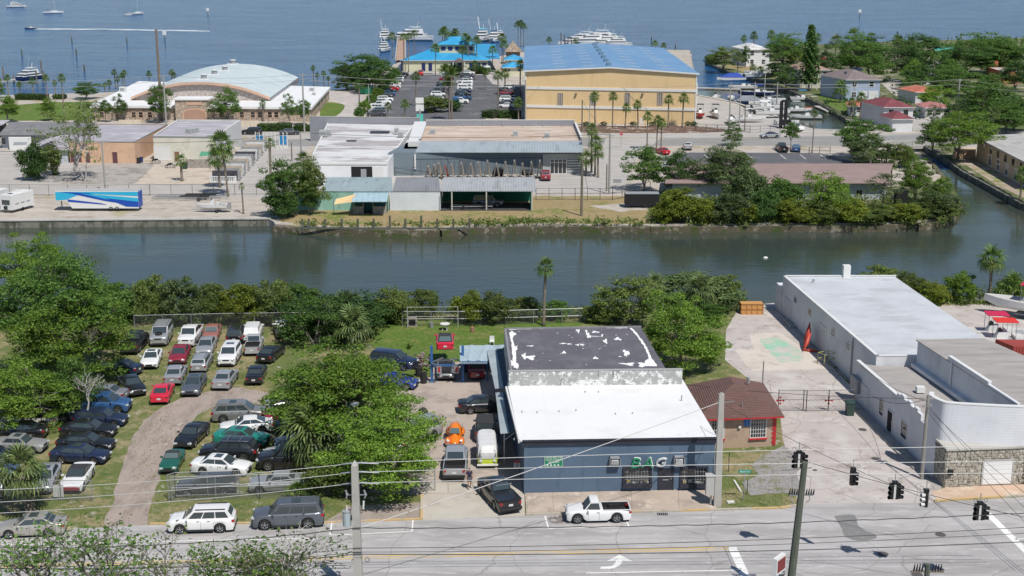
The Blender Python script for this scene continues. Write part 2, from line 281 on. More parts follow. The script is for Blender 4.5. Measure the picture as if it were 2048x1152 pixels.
paint=M('road_paint_white',(.74,.73,.70),.7,[dict(c=(.45,.44,.42),s=2.5,lo=.56,hi=.68,det=8,rg=.7)],coords='Pos')
ypaint=M('road_paint_yellow',(.62,.42,.13),.7,[dict(c=(.42,.36,.27),s=1.6,lo=.46,hi=.62,det=8,rg=.72,st=(.5,1,1))],coords='Pos')
def mark(name,px,mat,z=.030):return sheet(name,px,z,mat)
def line(name,a,b,wd,mat,z=.030):
 A,B=P(*a,z),P(*b,z);n=Vector((-(B.y-A.y),B.x-A.x,0)).normalized()*wd/2
 return sheet(name,[A-n,B-n,B+n,A+n],z,mat,world=True)
line('centre_line',(-300,1138),(1458,1094),.14,ypaint);line('centre_line',(-300,1143),(1458,1098.5),.14,ypaint)
line('centre_line',(2150,1078),(3000,1050),.14,ypaint)
line('stop_line',(1464,1094),(1500,1172),.62,paint);line('stop_line',(1968,1020),(2062,1112),.55,paint)
line('lane_line',(1172,1146),(1482,1140),.13,paint);line('lane_line',(2030,1078),(2300,1070),.13,paint)
line('parking_line',(-200,1094),(640,1076),.11,paint);line('parking_line',(660,1070),(824,1063),.11,paint);line('parking_line',(664,1043),(660,1070),.11,paint);line('parking_line',(826,1039),(824,1063),.11,paint)
line('parking_line',(1090,1032),(1097,1057),.11,paint);line('parking_line',(1097,1057),(1258,1053),.11,paint);line('parking_line',(1247,1030),(1258,1053),.11,paint)
arr=curve([(1200,1137.5),(1224,1137),(1240,1130),(1245,1121)],5);arr2=curve([(1232,1121),(1230,1126),(1222,1132),(1202,1133.5)],5)
mark('turn_arrow',arr+[(1266,1123),(1239,1109),(1214,1122)]+arr2,paint)
patch=M('asphalt_patch',(.19,.185,.18),.9,[dict(c=(.25,.24,.235),s=2,lo=.5,hi=.7)],coords='Pos')
mark('asphalt_patch',curve([(1668,1032),(1708,1030),(1716,1050),(1730,1060),(1752,1070),(1748,1078),(1715,1081),(1690,1073),(1684,1058),(1668,1032)],4),patch,.027)
for k,(x,y,r)in enumerate([(1881,1069,.38),(1766,1108,.38),(1834,1149,.38),(1725,859,.36),(1751,917,.34),(1630,940,.18)]):
 c=P(x,y,.03);mb=MB();mb.cyl((c.x,c.y,.024),r*1.0,.014,20);o=mb.build('manhole_cover',M('cast_iron',(.09,.08,.075),.7,bump=(.6,25,.02)))
 tag(o,['iron manhole cover in the road beneath the right hand signals','iron manhole cover in the road just left of the insulator pole top','iron manhole cover half cut by the bottom picture edge','iron manhole cover in the side street by the wheelie bin','iron drain cover in the side street below the bin','small iron valve lid in the middle of the side street'][k],'manhole cover','iron lids in the road')
c=P(1325,1028,.03);o=MB().box((c.x,c.y,.03),(.8,.42,.02)).build('storm_drain',dark);tag(o,'square black storm drain by the kerb before the shop door','drain')
for i in range(5):MB().box((c.x-.32+i*.16,c.y,.045),(.05,.42,.015)).build('bar',greyp,o)
mark('oil_stain',curve([(1095,1036),(1120,1030),(1132,1040),(1118,1047),(1100,1044),(1095,1036)],4),M('oil',(.2,.17,.155),.7,[dict(c=(.4,.385,.37),s=2,lo=.5,hi=.6)],coords='Pos'),.026)
sheet('back_lane',[(-200,368),(620,362),(640,350),(640,396),(540,396),(200,388),(-200,392)],.01,farconc)
sheet('display_yard',[(440,320),(560,262),(640,262),(560,372),(400,368)],.015,farconc,wob=.1)
sheet('west_lane',[(-400,300),(120,300),(160,345),(100,372),(-400,378)],.012,farconc)
sheet('garage_forecourt',[(150,328),(300,326),(330,340),(260,368),(120,368)],.018,M('dull_concrete',(.36,.33,.30),.9,[dict(c=(.25,.22,.19),s=.4,lo=.48,hi=.62,det=8),dict(c=(.5,.46,.4),s=1.2,lo=.6,hi=.7)],coords='Pos'))
sheet('workshop_forecourt',[(310,330),(430,330),(430,368),(270,368)],.024,M('tan_concrete',(.50,.43,.35),.9,[dict(c=(.38,.31,.24),s=.4,lo=.5,hi=.66,det=8),dict(c=(.3,.2,.13),s=.8,lo=.64,hi=.72)],coords='Pos'))
sheet('slab_yard',[(640,340),(1180,345),(1190,386),(640,386)],.014,farconc)
sheet('shop_forecourt',[(1070,330),(1190,330),(1215,268),(1330,268),(1260,330),(1250,385),(1072,386)],.02,farconc)
sheet('canal_lawn',[(560,400),(640,392),(1300,392),(1330,420),(1300,448),(1100,446),(950,449),(880,454),(760,453),(600,450),(560,440)],.012,drylawn,wob=.2)
sheet('bare_soil',[(1180,412),(1260,405),(1310,418),(1240,424)],.018,sandy,wob=.3)
sheet('far_road',[(-500,284),(400,280),(650,278),(1180,276),(1400,276),(1700,272),(1850,268),(2050,266),(2600,262),(2600,289),(2050,286),(1850,288),(1700,291),(1400,291),(1180,292),(650,292),(400,294),(-500,298)],.016,greyroad)
sheet('far_sidewalk',[(1180,268),(1400,266),(1480,262),(1700,262),(1850,262),(2100,260),(2100,266),(1850,268),(1700,272),(1400,276),(1180,276)],.03,farconc)
sheet('far_sidewalk',[(-400,264),(480,262),(640,262),(640,270),(480,272),(-400,276)],.03,farconc)
line('far_centre_line',(-500,291),(400,287),.16,ypaint,.035);line('far_centre_line',(640,285),(1180,284),.16,ypaint,.035);line('far_centre_line',(1180,284),(1700,281),.16,ypaint,.035)
line('yellow_kerb',(1195,274.6),(1330,275),.3,ypaint,.06);line('yellow_kerb',(1440,274.5),(1560,270),.3,ypaint,.06);line('yellow_kerb',(1600,267),(1850,266),.4,ypaint,.06)
sheet('car_park',[(1380,305),(1640,306),(1720,327),(1360,327),(1300,318)],.02,asph)
for x in(1408,1450,1495,1560,1600,1640):line('bay_line',(x,309),(x+12,318),.15,paint,.032)
sheet('marina_car_park',curve([(745,236),(770,180),(812,144),(850,141),(950,142),(985,148),(1000,170),(1040,176),(1040,214),(990,226),(965,240),(900,242)],3)+[(740,242)],.02,asph)
sheet('marina_drive',[(860,238),(965,236),(980,270),(850,270)],.024,asph)
sheet('marina_walk',[(800,143),(985,143),(1012,160),(1006,172),(985,168),(970,150),(800,149)],.03,farconc)
sheet('park_lawn',[(-400,216),(0,212),(110,204),(190,204),(190,240),(-400,246)],.014,lawn,wob=.2)
sheet('park_path',[(-400,196),(60,189),(190,188),(190,196),(60,198),(-400,206)],.02,farconc)
sheet('side_lawn',curve([(640,205),(668,205),(690,212),(672,232),(640,236)],3),.02,lawn)
sheet('service_drive',[(655,182),(728,184),(722,205),(700,240),(660,244),(690,212),(668,204),(655,200)],.018,pinkc)
sheet('boat_yard_paving',[(1392,192),(1560,236),(1640,262),(1392,264)],.02,farconc)
sheet('marina_bed',[(1030,252),(1390,252),(1500,262),(1400,266),(1180,266),(1030,258)],.022,M('mulch',(.14,.085,.06),.95,[dict(c=(.42,.36,.3),s=.5,lo=.54,hi=.64,det=8)],coords='Pos'),wob=.1)
sheet('point_lawn',[(1625,184),(1700,192),(1760,232),(1700,233),(1655,208)],.012,lawn)
sheet('point_lawn',[(1440,132),(1500,126),(1560,140),(1550,160)],.012,drylawn)
sheet('house_drive',[(1760,164),(1800,164),(1860,190),(1790,192)],.014,pinkc)
sheet('peach_house_lane',[(1915,290),(2200,282),(2300,340),(2040,340)],.02,farconc)
sheet('cottage_yard',[(1690,238),(1850,230),(1950,262),(1760,264)],.016,farconc)
sheet('bank_strip',[(1905,312),(1960,312),(2060,372),(2060,402),(1990,368)],.012,M('bank_soil',(.34,.27,.2),.95,[dict(c=(.15,.2,.03),s=.3,lo=.52,hi=.6,det=8),dict(c=(.5,.46,.4),s=.6,lo=.56,hi=.66)],coords='Pos'))
bankm=M('muddy_bank',(.10,.085,.055),.95,[dict(c=(.25,.22,.17),s=.8,lo=.52,hi=.62,det=8),dict(c=(.06,.08,.02),s=.6,lo=.5,hi=.6)],coords='Pos',bump=(.8,4,.1))
strip('muddy_bank',[P(*p)for p in((550,449),(600,453),(760,457),(880,458),(950,452),(1100,449.5),(1300,451),(1500,448.5),(1700,448.5),(1830,445.5),(1890,438),(1914,412),(1896,370),(1864,330),(1838,304))],.9,-3,-.12,bankm,side=-1)
strip('muddy_bank',[P(*p)for p in near_shore],.8,-3,-.1,bankm)
def seawall(name,px,label,h0=WZ-1,h1=.16,wd=.5):
 q=[P(*p)for p in px];t=thing(name,label,'seawall')
 mb=MB();cap=MB()
 for a,b in zip(q,q[1:]):
  n=Vector((-(b.y-a.y),b.x-a.x,0)).normalized()
  for off,w2,z0,z1,m in((-.1,wd,h0,h1-.18,mb),(-.22,wd+.5,h1-.18,h1,cap)):
   p0,p1=a+n*off,b+n*off;p2,p3=b+n*(off+w2),a+n*(off+w2)
   m.prism([(p.x,p.y)for p in(p0,p1,p2,p3)],z0,z1)
 mb.build('wall_face',seaw,t);cap.build('wall_cap',capc,t);return t
seawall('seawall',[(-300,445),(0,442),(270,440),(542,438)],'long concrete seawall with a pale cap below the trailers',wd=.5)
seawall('seawall',[(2150,437),(2048,406),(1990,374),(1930,342),(1890,314),(1852,290)][::-1],'stained concrete seawall below the peach house on the side canal',wd=-.5)
seawall('seawall',[(1394,191),(1470,206),(1560,236),(1600,258),(1690,262)],'seawall edging the boat yard and the basin',wd=.5)
seawall('seawall',[(1700,239),(1652,211),(1590,183),(1530,163),(1470,147),(1413,123)][::-1],'dark seawall round the residential point',wd=-.5)
t=thing('road_bridge','low concrete road bridge with rails over the side canal','bridge')
a,b=P(1690,270),P(1905,268)
MB().prism([P(1680,263),P(1910,261),P(1915,290),P(1680,293)],-.75,.005).build('deck',capc,t)
for y0,y1 in((262.5,261),(292,289.5)):
 A,B=P(1690,y0),P(1905,y1);MB().bar(A+Vector((0,0,.95)),B+Vector((0,0,.95)),.28,.22).build('rail',capc,t);MB().bar(A+Vector((0,0,.5)),B+Vector((0,0,.5)),.18,.16).build('rail',capc,t)
 for k in range(12):
  p=A.lerp(B,k/11);MB().box((p.x,p.y,.45),(.45,.35,.95)).build('rail_post',capc,t)
for k in range(4):
 p=P(1750+k*36,289);MB().box((p.x,p.y+4,-1.7),(.5,8.5,1.9)).build('pier',seaw,t)
def paintm(name,col,rough=.28,metal=0.0,dirty=.12):
 m=M(name,col,rough,[dict(c=tuple(min(1,c*.7+.05)for c in col),s=1.3,lo=.5,hi=.75,a=dirty*3)],var=.04,spec=.6,metal=metal)
 try:m.node_tree.nodes['Principled BSDF'].inputs['Coat Weight'].default_value=.5;m.node_tree.nodes['Principled BSDF'].inputs['Coat Roughness'].default_value=.06
 except Exception:pass
 return m
PC=dict(white=(.74,.74,.73),silver=(.40,.41,.42),grey=(.16,.17,.19),gunmetal=(.12,.135,.16),black=(.012,.013,.016),navy=(.014,.022,.055),blue=(.03,.09,.22),red=(.50,.012,.02),maroon=(.24,.015,.03),teal=(.015,.21,.16),green=(.01,.10,.065),beige=(.35,.32,.27),cream=(.55,.52,.44),champagne=(.42,.40,.36),orange=(.80,.20,.01),rust=(.32,.09,.06),darkgrey=(.06,.065,.075),pewter=(.25,.25,.24),royal=(.02,.045,.25),lime=(.42,.50,.03),pink=(.62,.02,.05))
for k,c in PC.items():paintm('car_paint_'+k,c,metal=.35 if k in('silver','grey','gunmetal','pewter','champagne','beige')else 0)
for k,c in list(PC.items()):paintm('weathered_paint_'+k,tuple(x*.8+.05 for x in c),.5,dirty=.3)
carglass=M('car_glass',(.04,.055,.06),.07,var=0,spec=.9);paleglass=M('pale_car_glass',(.10,.14,.14),.06,var=0,spec=.9)
lampw=M('headlamp_glass',(.55,.57,.58),.12,var=0,spec=.8);lampr=M('tail_lamp_glass',(.35,.012,.015),.15,var=0,spec=.7)
tyre=M('tyre_rubber',(.018,.018,.019),.85);trim=M('black_trim',(.022,.022,.024),.6);plate=M('number_plate',(.6,.6,.58),.5,var=0)
cloth=M('soft_top_cloth',(.03,.032,.036),.9,bump=(.3,20,.01))
CT_=dict(sedan=dict(L=4.7,W=1.82,H=1.44,hz=.70,cz=.93,bz=.95,dz=1.02,A=.27,B=.43,C=.70,D=.85,r=.33,wf=.185,wr=.775,rw=.70,win=2),coupe=dict(L=4.6,W=1.80,H=1.37,hz=.66,cz=.90,bz=.92,dz=.98,A=.30,B=.46,C=.68,D=.88,r=.34,wf=.18,wr=.79,rw=.68,win=2),boxy=dict(L=4.5,W=1.70,H=1.39,hz=.78,cz=.92,bz=.92,dz=.97,A=.31,B=.42,C=.68,D=.79,r=.31,wf=.18,wr=.78,rw=.76,win=2),wagon=dict(L=4.6,W=1.75,H=1.46,hz=.70,cz=.92,bz=.95,dz=.95,A=.26,B=.41,C=.90,D=.985,r=.31,wf=.18,wr=.78,rw=.74,win=3),suv=dict(L=4.75,W=1.88,H=1.72,hz=.90,cz=1.10,bz=1.12,dz=1.12,A=.24,B=.38,C=.90,D=.985,r=.37,wf=.185,wr=.785,rw=.77,win=3,trim=1),bigsuv=dict(L=5.1,W=1.98,H=1.84,hz=1.02,cz=1.20,bz=1.18,dz=1.2,A=.24,B=.35,C=.94,D=.99,r=.40,wf=.17,wr=.78,rw=.82,win=3,trim=1),pickup=dict(L=5.4,W=1.90,H=1.78,hz=.98,cz=1.12,bz=1.12,dz=1.12,A=.25,B=.34,C=.56,D=.61,r=.40,wf=.17,wr=.79,rw=.79,win=2,bed=.62,trim=1),smallpickup=dict(L=4.75,W=1.72,H=1.68,hz=.88,cz=1.04,bz=1.02,dz=1.02,A=.27,B=.37,C=.50,D=.54,r=.38,wf=.165,wr=.775,rw=.80,win=1,bed=.555),van=dict(L=5.0,W=1.95,H=1.80,hz=.90,cz=1.12,bz=1.08,dz=1.08,A=.19,B=.33,C=.94,D=.99,r=.35,wf=.17,wr=.78,rw=.80,win=3),jeep=dict(L=4.2,W=1.80,H=1.84,hz=1.02,cz=1.12,bz=1.12,dz=1.12,A=.33,B=.39,C=.95,D=.985,r=.42,wf=.17,wr=.80,rw=.86,win=2,trim=1),roadster=dict(L=3.95,W=1.55,H=1.24,hz=.68,cz=.82,bz=.80,dz=.80,A=.40,B=.49,C=.62,D=.76,r=.29,wf=.18,wr=.80,rw=.72,win=1),)
def body_mesh(T):
 L,W=T['L'],T['W'];r=T['r'];ar=r*1.18
 X=lambda f:L/2-f*L
 xf,xr=X(T['wf']),X(T['wr'])
 xs=set([L/2*k for k in(-1,-.985,-.95,-.88,.88,.95,.985,1)])
 for k in range(15):xs.add(-L*.44+k*L*.88/14)
 for xw in(xf,xr):
  for k in range(9):xs.add(xw+ar*math.cos(math.pi*k/8)*.999)
 if 'bed' in T:xs|={X(T['bed']),X(T['bed'])-.05,-L/2+.1}
 xs=sorted(xs);xA,xD=X(T['A']),X(T['D'])
 def ztop(x):
  if x>xA:t=(L/2-x)/(L/2-xA);return T['hz']+(T['cz']-T['hz'])*min(1,t)**.6
  if x<xD:
   t=(x+L/2)/(xD+L/2+1e-6);return T['dz']-.05+(.05)*min(1,t)
  return T['bz']
 mb=MB();rings=[]
 for x in xs:
  e=abs(x)/(L/2);k=1-.16*max(0,(e-.80)/.20)**2.2-.03*max(0,e-.5);w2=W/2*k
  zt=ztop(x);zb=.22
  if e>.99:zb=.34;zt-=.10 if x>0 else.05
  elif e>.97:zb=.26;zt-=.04
  for xw in(xf,xr):
   d=ar*ar-(x-xw)**2
   if d>0:zb=max(zb,min(r+math.sqrt(d),zt-.14))
  hgt=zt-zb;c=.035 if not(xD<x<xA)else 0
  rings.append([(x,w2*.95,zb),(x,w2*1.0,zb+hgt*.30),(x,w2*.995,zb+hgt*.62),(x,w2*.965,zt-.07),(x,w2*.90,zt-.01),(x,w2*.5,zt+c*.8),(x,0,zt+c)])
 full=[]
 for rg in rings:full.append(rg+[(a,-b,c)for a,b,c in rg[-2::-1]])
 n=len(full[0])
 for rg in full:mb.v+=rg
 for i in range(len(full)-1):
  for j in range(n-1):mb.f.append((i*n+j,i*n+j+1,(i+1)*n+j+1,(i+1)*n+j))
 mb.f.append(tuple(range(n))[::-1]);mb.f.append(tuple((len(full)-1)*n+j for j in range(n)))
 return mb
def panel(mb,q,u0,u1,v0,v1,off,nu=3):
 bl,br,tr,tl=map(Vector,q);nrm=(br-bl).cross(tl-bl).normalized()
 g=[]
 for j in range(2):
  for i in range(nu+1):
   u=u0+(u1-u0)*i/nu;v=v0+(v1-v0)*j
   p=bl.lerp(br,u).lerp(tl.lerp(tr,u),v);g.append(p+nrm*off)
 b=len(mb.v);mb.v+=[tuple(p)for p in g]
 for i in range(nu):mb.f.append((b+i,b+i+1,b+nu+2+i,b+nu+1+i))
 m=(nu+1)*2;mb.v+=[tuple(p-nrm*(off+.02))for p in g]
 for i in range(nu):mb.f.append((b+i,b+m+i,b+m+i+1,b+i+1));mb.f.append((b+nu+1+i,b+nu+2+i,b+m+nu+2+i,b+m+nu+1+i))
 mb.f.append((b,b+nu+1,b+m+nu+1,b+m));mb.f.append((b+nu,b+m+nu,b+m+2*nu+1,b+2*nu+1))
 return mb
def wheel_meshes(r,wd=.22):
 mb=MB();n=18
 prof=[(wd/2,r*.62),(wd/2,r*.92),(wd/2*.8,r),(-wd/2*.8,r),(-wd/2,r*.92),(-wd/2,r*.6)]
 for a in range(n):
  an=2*math.pi*a/n
  for y,rr in prof:mb.v.append((math.cos(an)*rr,y,math.sin(an)*rr))
 m=len(prof)
 for a in range(n):
  for j in range(m-1):mb.f.append((a*m+j,a*m+j+1,((a+1)%n)*m+j+1,((a+1)%n)*m+j))
 t=mb.mesh('tyre')
 mb=MB();y=wd/2*.75
 for s in(1,-1):
  for k in range(5):
   an=2*math.pi*k/5+.3;c,s_=math.cos(an),math.sin(an)
   a=Vector((c*.05,s*y,s_*.05));b=Vector((c*r*.63,s*y,s_*r*.63));mb.bar(a,b,.085,.04)
 for k in range(16):
  a0,a1=2*math.pi*k/16,2*math.pi*(k+1)/16
  for s in(1,-1):
   o,i_=r*.655,r*.56
   mb.add([(math.cos(a0)*o,s*wd/2*.9,math.sin(a0)*o),(math.cos(a1)*o,s*wd/2*.9,math.sin(a1)*o),(math.cos(a1)*i_,s*y,math.sin(a1)*i_),(math.cos(a0)*i_,s*y,math.sin(a0)*i_)],[(0,1,2,3)])
 mb.cyl((0,-.06,0),r*.13,.12,8,'y');ri=mb.mesh('rim')
 mb=MB();mb.cyl((0,-.03,0),r*.6,.06,14,'y');hub=mb.mesh('brake_disc')
 return t,ri,hub
WM={}
def smooth_auto(me,ang=35):
 me.polygons.foreach_set('use_smooth',[True]*len(me.polygons))
 try:me.set_sharp_from_angle(angle=R_(ang))
 except Exception:pass
PROTO={}
def proto(tp,small=False):
 key=(tp,small)
 if key in PROTO:return PROTO[key]
 T=CT_[tp];L,W,H=T['L'],T['W'],T['H'];X=lambda f:L/2-f*L
 parts=[]
 bm_=body_mesh(T)
 me=bm_.mesh('body');smooth_auto(me,40)
 if 'bed' in T:
  bm=bmesh.new();bm.from_mesh(me);x0,x1=-L/2+.08,X(T['bed'])-.04
  ds=[f for f in bm.faces if x0<f.calc_center_median().x<x1 and f.calc_center_median().z>T['dz']-.09 and abs(f.normal.z)>.5 and abs(f.calc_center_median().y)<W*.44]
  bmesh.ops.delete(bm,geom=ds,context='FACES');bm.to_mesh(me);bm.free()
  smooth_auto(me,40)
  tub=MB();y=W*.435;zf=.62;z1=T['dz']-.03
  tub.add([(x0,-y,zf),(x1,-y,zf),(x1,y,zf),(x0,y,zf)],[(0,1,2,3)])
  for(a,b)in(((x0,-y),(x1,-y)),((x1,-y),(x1,y)),((x1,y),(x0,y)),((x0,y),(x0,-y))):
   tub.add([(*a,zf),(*b,zf),(*b,z1),(*a,z1)],[(0,1,2,3)])
  for s in(1,-1):tub.box((X(T['wr']),s*(y-.1),zf+.12),(.9,.2,.24))
  parts.append(('load_bed',tub.mesh('load_bed'),'trim',None,None))
  rl=MB()
  for s in(1,-1):rl.box(((x0+x1)/2,s*(W*.455),T['dz']+.005),(x1-x0,.07,.05))
  rl.box((x0-.03,0,T['dz']-.01),(.06,W*.86,.05));parts.append(('bed_rail',rl.mesh('bed_rail'),'paint',None,None))
 parts.insert(0,('body',me,'paint',None,None))
 wb=W/2*.885;wt=W/2*T['rw'];xA,xB,xC,xD=X(T['A']),X(T['B']),X(T['C']),X(T['D']);zA,zD,zb=T['cz'],T['dz'],T['bz']-.02;H0=H-.05
 soft=tp=='roadster'
 cb=MB();N=5
 def ringpt(x,wv,z):return[(x,-wv,z),(x,-wv*.96,z+.0),(x,wv*.96,z),(x,wv,z)]
 bot=[(xA,wb*.97,zA-.03),(xD,wb*.95,zD-.04)]
 v=[(xA,-wb*.94,zA-.03),(xA,wb*.94,zA-.03),(xD,wb*.93,zD-.04),(xD,-wb*.93,zD-.04)]
 top=[]
 nx=6;ny=6
 for i in range(nx+1):
  for j in range(ny+1):
   u=i/nx;t=j/ny*2-1;x=xB+(xC-xB)*u;z=H0+.05*(1-t*t)*(.4+.6*math.sin(math.pi*min(1,max(0,u*.9+.05))))-.02*abs(u-.45);top.append((x,t*wt,z))
 cb.v=v+top;o=4
 for i in range(nx):
  for j in range(ny):cb.f.append((o+i*(ny+1)+j,o+i*(ny+1)+j+1,o+(i+1)*(ny+1)+j+1,o+(i+1)*(ny+1)+j))
 cb.f.append((0,1)+tuple(o+j for j in range(ny,-1,-1)))
 cb.f.append((2,3)+tuple(o+nx*(ny+1)+j for j in range(0,ny+1)))
 cb.f.append((1,2)+tuple(o+i*(ny+1)+ny for i in range(nx,-1,-1)))
 cb.f.append((3,0)+tuple(o+i*(ny+1)for i in range(0,nx+1)))
 me=cb.mesh('cabin');bm=bmesh.new();bm.from_mesh(me);bmesh.ops.recalc_face_normals(bm,faces=bm.faces[:])
 try:bmesh.ops.bevel(bm,geom=[e for e in bm.edges if e.calc_length()>.3 and e.calc_face_angle(0)>.45],offset=.035,segments=2,affect='EDGES')
 except Exception:pass
 bm.to_mesh(me);bm.free();smooth_auto(me,38);parts.append(('cabin',me,'cloth' if soft or tp=='jeep' else 'paint',None,None))
 F=[(xA,wb*.94,zA-.03),(xA,-wb*.94,zA-.03),(xB,-wt,H0),(xB,wt,H0)][::-1]
 Fq=[Vector((xA,-wb*.94,zA-.03)),Vector((xA,wb*.94,zA-.03)),Vector((xB,wt,H0)),Vector((xB,-wt,H0))]
 Bq=[Vector((xD,wb*.93,zD-.04)),Vector((xD,-wb*.93,zD-.04)),Vector((xC,-wt,H0)),Vector((xC,wt,H0))]
 parts.append(('windscreen',panel(MB(),Fq,.055,.945,.10,.93,.012).mesh('windscreen'),'glass',None,None))
 rv=(.12,.88)if tp not in('suv','bigsuv','van','wagon','jeep')else(.30,.86)
 parts.append(('rear_window',panel(MB(),Bq,.08,.92,*rv,.012).mesh('rear_window'),'glass',None,None))
 nw=T['win']
 for s in(1,-1):
  if s>0:q=[Vector((xA,wb*.94,zA-.03)),Vector((xD,wb*.93,zD-.04)),Vector((xC,wt,H0)),Vector((xB,wt,H0))]
  else:q=[Vector((xD,-wb*.93,zD-.04)),Vector((xA,-wb*.94,zA-.03)),Vector((xB,-wt,H0)),Vector((xC,-wt,H0))]
  e0,e1=.07,.93
  for k in range(nw):
   a=e0+(e1-e0)*k/nw+.012;b=e0+(e1-e0)*(k+1)/nw-.012
   if s<0:a,b=1-b,1-a
   parts.append(('side_window',panel(MB(),q,a,b,.10,.86,.010,2).mesh('side_window'),'glass',None,None))
 if tp not in WM:WM[tp]=wheel_meshes(T['r'])
 ty,ri,hub=WM[tp]
 for xw in(X(T['wf']),X(T['wr'])):
  for s in(1,-1):
   parts.append(('wheel',ty,'tyre',None,(xw,s*(W/2-.13),T['r'])));wi=len(parts)-1
   if not small:parts.append(('rim',ri,'rim',wi,(0,0,0)));parts.append(('hub',hub,'trim',wi,(0,0,0)))
   else:parts.append(('rim',hub,'rim',wi,(0,s*.07,0)))
 un=MB().box((0,0,.36),(L*.9,W*.72,.30));parts.append(('underbody',un.mesh('underbody'),'trim',None,None))
 if not small:
  hz=T['hz']
  for s in(1,-1):
   hl=MB();hl.box((L/2-.07,s*W*.345,hz-.09),(.24,W*.17,.13),rz=-s*.32);parts.append(('headlight',hl.mesh('headlight'),'lampw',None,None))
   tl=MB();tl.box((-L/2+.10,s*W*.37,T['dz']-.22),(.22,W*.15,.2 if 'trim' in T else.15),rz=s*.25);parts.append(('tail_light',tl.mesh('tail_light'),'lampr',None,None))
   mr=MB();mr.box((xA-.28,s*(W/2+.07),T['bz']+.06),(.12,.2,.13));parts.append(('wing_mirror',mr.mesh('wing_mirror'),'paint',None,None))
  gr=MB();gr.box((L/2-.02,0,hz-.14),(.07,W*.36,.14));parts.append(('grille',gr.mesh('grille'),'trim',None,None))
  lb=MB();lb.box((L/2-.03,0,.38),(.1,W*.62,.12));parts.append(('air_intake',lb.mesh('air_intake'),'trim',None,None))
  pl=MB();pl.box((-L/2+.0,0,T['dz']-.36),(.04,.34,.16));parts.append(('number_plate',pl.mesh('number_plate'),'plate',None,None))
  for s in(1,-1):
   for f in((.46,.62)if nw>1 else(.48,)):parts.append(('door_handle',MB().box((X(f),s*(W/2*.99),T['bz']-.16),(.16,.03,.03)).mesh('door_handle'),'trim',None,None))
   for f in((T['A']+.06,.50,.70)if nw>1 else(T['A']+.06,.50)):parts.append(('door_gap',MB().box((X(f),s*(W/2*.985),.60),(.014,.03,.62)).mesh('door_gap'),'trim',None,None))
  hg=MB();hg.box((xA+.02,0,T['cz']+.002),(.10,W*.72,.05));parts.append(('cowl',hg.mesh('cowl'),'trim',None,None))
  if T.get('trim'):
   for s in(1,-1):parts.append(('side_sill',MB().box(((X(T['wf'])+X(T['wr']))/2,s*(W/2*.985),.27),((T['wr']-T['wf'])*L-T['r']*2.3,.05,.14)).mesh('side_sill'),'trim',None,None))
   parts.append(('front_bumper',MB().box((L/2-.04,0,.30),(.12,W*.8,.14)).mesh('front_bumper'),'trim',None,None));parts.append(('rear_bumper',MB().box((-L/2+.04,0,.34),(.14,W*.84,.16)).mesh('rear_bumper'),'trim',None,None))
   if 'bed' in T:parts.append(('step_bumper',MB().box((-L/2-.05,0,.50),(.16,W*.9,.18)).mesh('step_bumper'),'trim',None,None))
 PROTO[key]=parts;return parts
def vehicle(tp,colour,pos,rz,label,group,name='parked_car',cat='car',small=False,weathered=False,sunroof=False,rails=False,z=0,pale=False,nocabin=False,top=None,racks=False,omit=()):
 t=thing(name,label,cat,(pos[0],pos[1],z+.03),rz,group)
 pm=MATS[('weathered_paint_' if weathered else 'car_paint_')+colour];T=CT_[tp]
 mk=dict(paint=pm,glass=paleglass if pale else carglass,tyre=tyre,rim=chrome,trim=trim,lampw=lampw,lampr=lampr,plate=plate,cloth=cloth)
 made=[]
 for nm,me,k,par,loc in proto(tp,small):
  if nm in omit:made.append(None);continue
  o=bpy.data.objects.new(nm,me);COL.objects.link(o)
  if not me.materials:me.materials.append(trim)
  o.parent=t if par is None else made[par]
  if loc:o.location=loc
  m=mk[k]
  if nm=='cabin' and top:m=top
  o.material_slots[0].link='OBJECT';o.material_slots[0].material=m
  made.append(o)
 X=lambda f:T['L']/2-f*T['L'];H=T['H']
 if sunroof:MB().box((X((T['B']+T['C'])/2-.03),0,H-.012),(T['L']*.13,T['W']*.42,.03)).build('sunroof',carglass,t)
 if rails:
  for s in(1,-1):MB().bar((X(T['B']+.04),s*T['W']*.32,H+.02),(X(T['C']-.03),s*T['W']*.32,H+.02),.05,.05).build('roof_rail',chrome if colour!='white' else trim,t)
 if racks:
  for f in(.5,.72):MB().bar((X(f),-T['W']*.33,H+.05),(X(f),T['W']*.33,H+.05),.05,.04).build('roof_bar',chrome,t)
 return t
def car(tp,colour,F,Rr,label,group='cars packed into the grass car lot',**k):
 f,r=P(*F),P(*Rr);d=f-r;L=CT_[tp]['L'];rz=math.atan2(d.y,d.x)
 keep=k.pop('keep','mid');c=(f+r)/2
 if keep=='F':c=f-d.normalized()*L/2
 if keep=='R':c=r+d.normalized()*L/2
 return vehicle(tp,colour,(c.x,c.y),rz,label,group,**k)
t=car('bigsuv','silver',(317,694),(331,669),'silver utility vehicle with a loose tyre lying on its bonnet',rails=True)
ty,ri,hub=WM['bigsuv'];f_=P(317,694)
o=link('loose_tyre',ty.copy(),tyre);o.rotation_euler=(math.pi/2,0,0);rz=t.rotation_euler[2];o.location=t.location+Vector((math.cos(rz)*1.75,math.sin(rz)*1.75,1.26));tag(o,'black tyre lying flat on the bonnet of the silver utility vehicle','tyre')
car('pickup','white',(371,697),(393,668),'white pickup truck with open bed in the back row of the lot',cat='pickup truck',name='pickup_truck')
car('boxy','rust',(420,687),(430,664),'faded red old saloon beside the white pickup in the back row',weathered=True,pale=True)
car('suv','black',(479,668),(468,694),'black utility vehicle in the back row between red saloon and wrecks',rails=True)
car('suv','white',(452,736),(469,708),'white utility vehicle with two sunroof panels and black grille',sunroof=True)
car('sedan','silver',(407,716),(420,690),'silver saloon nose out between maroon hatchback and white utility vehicle')
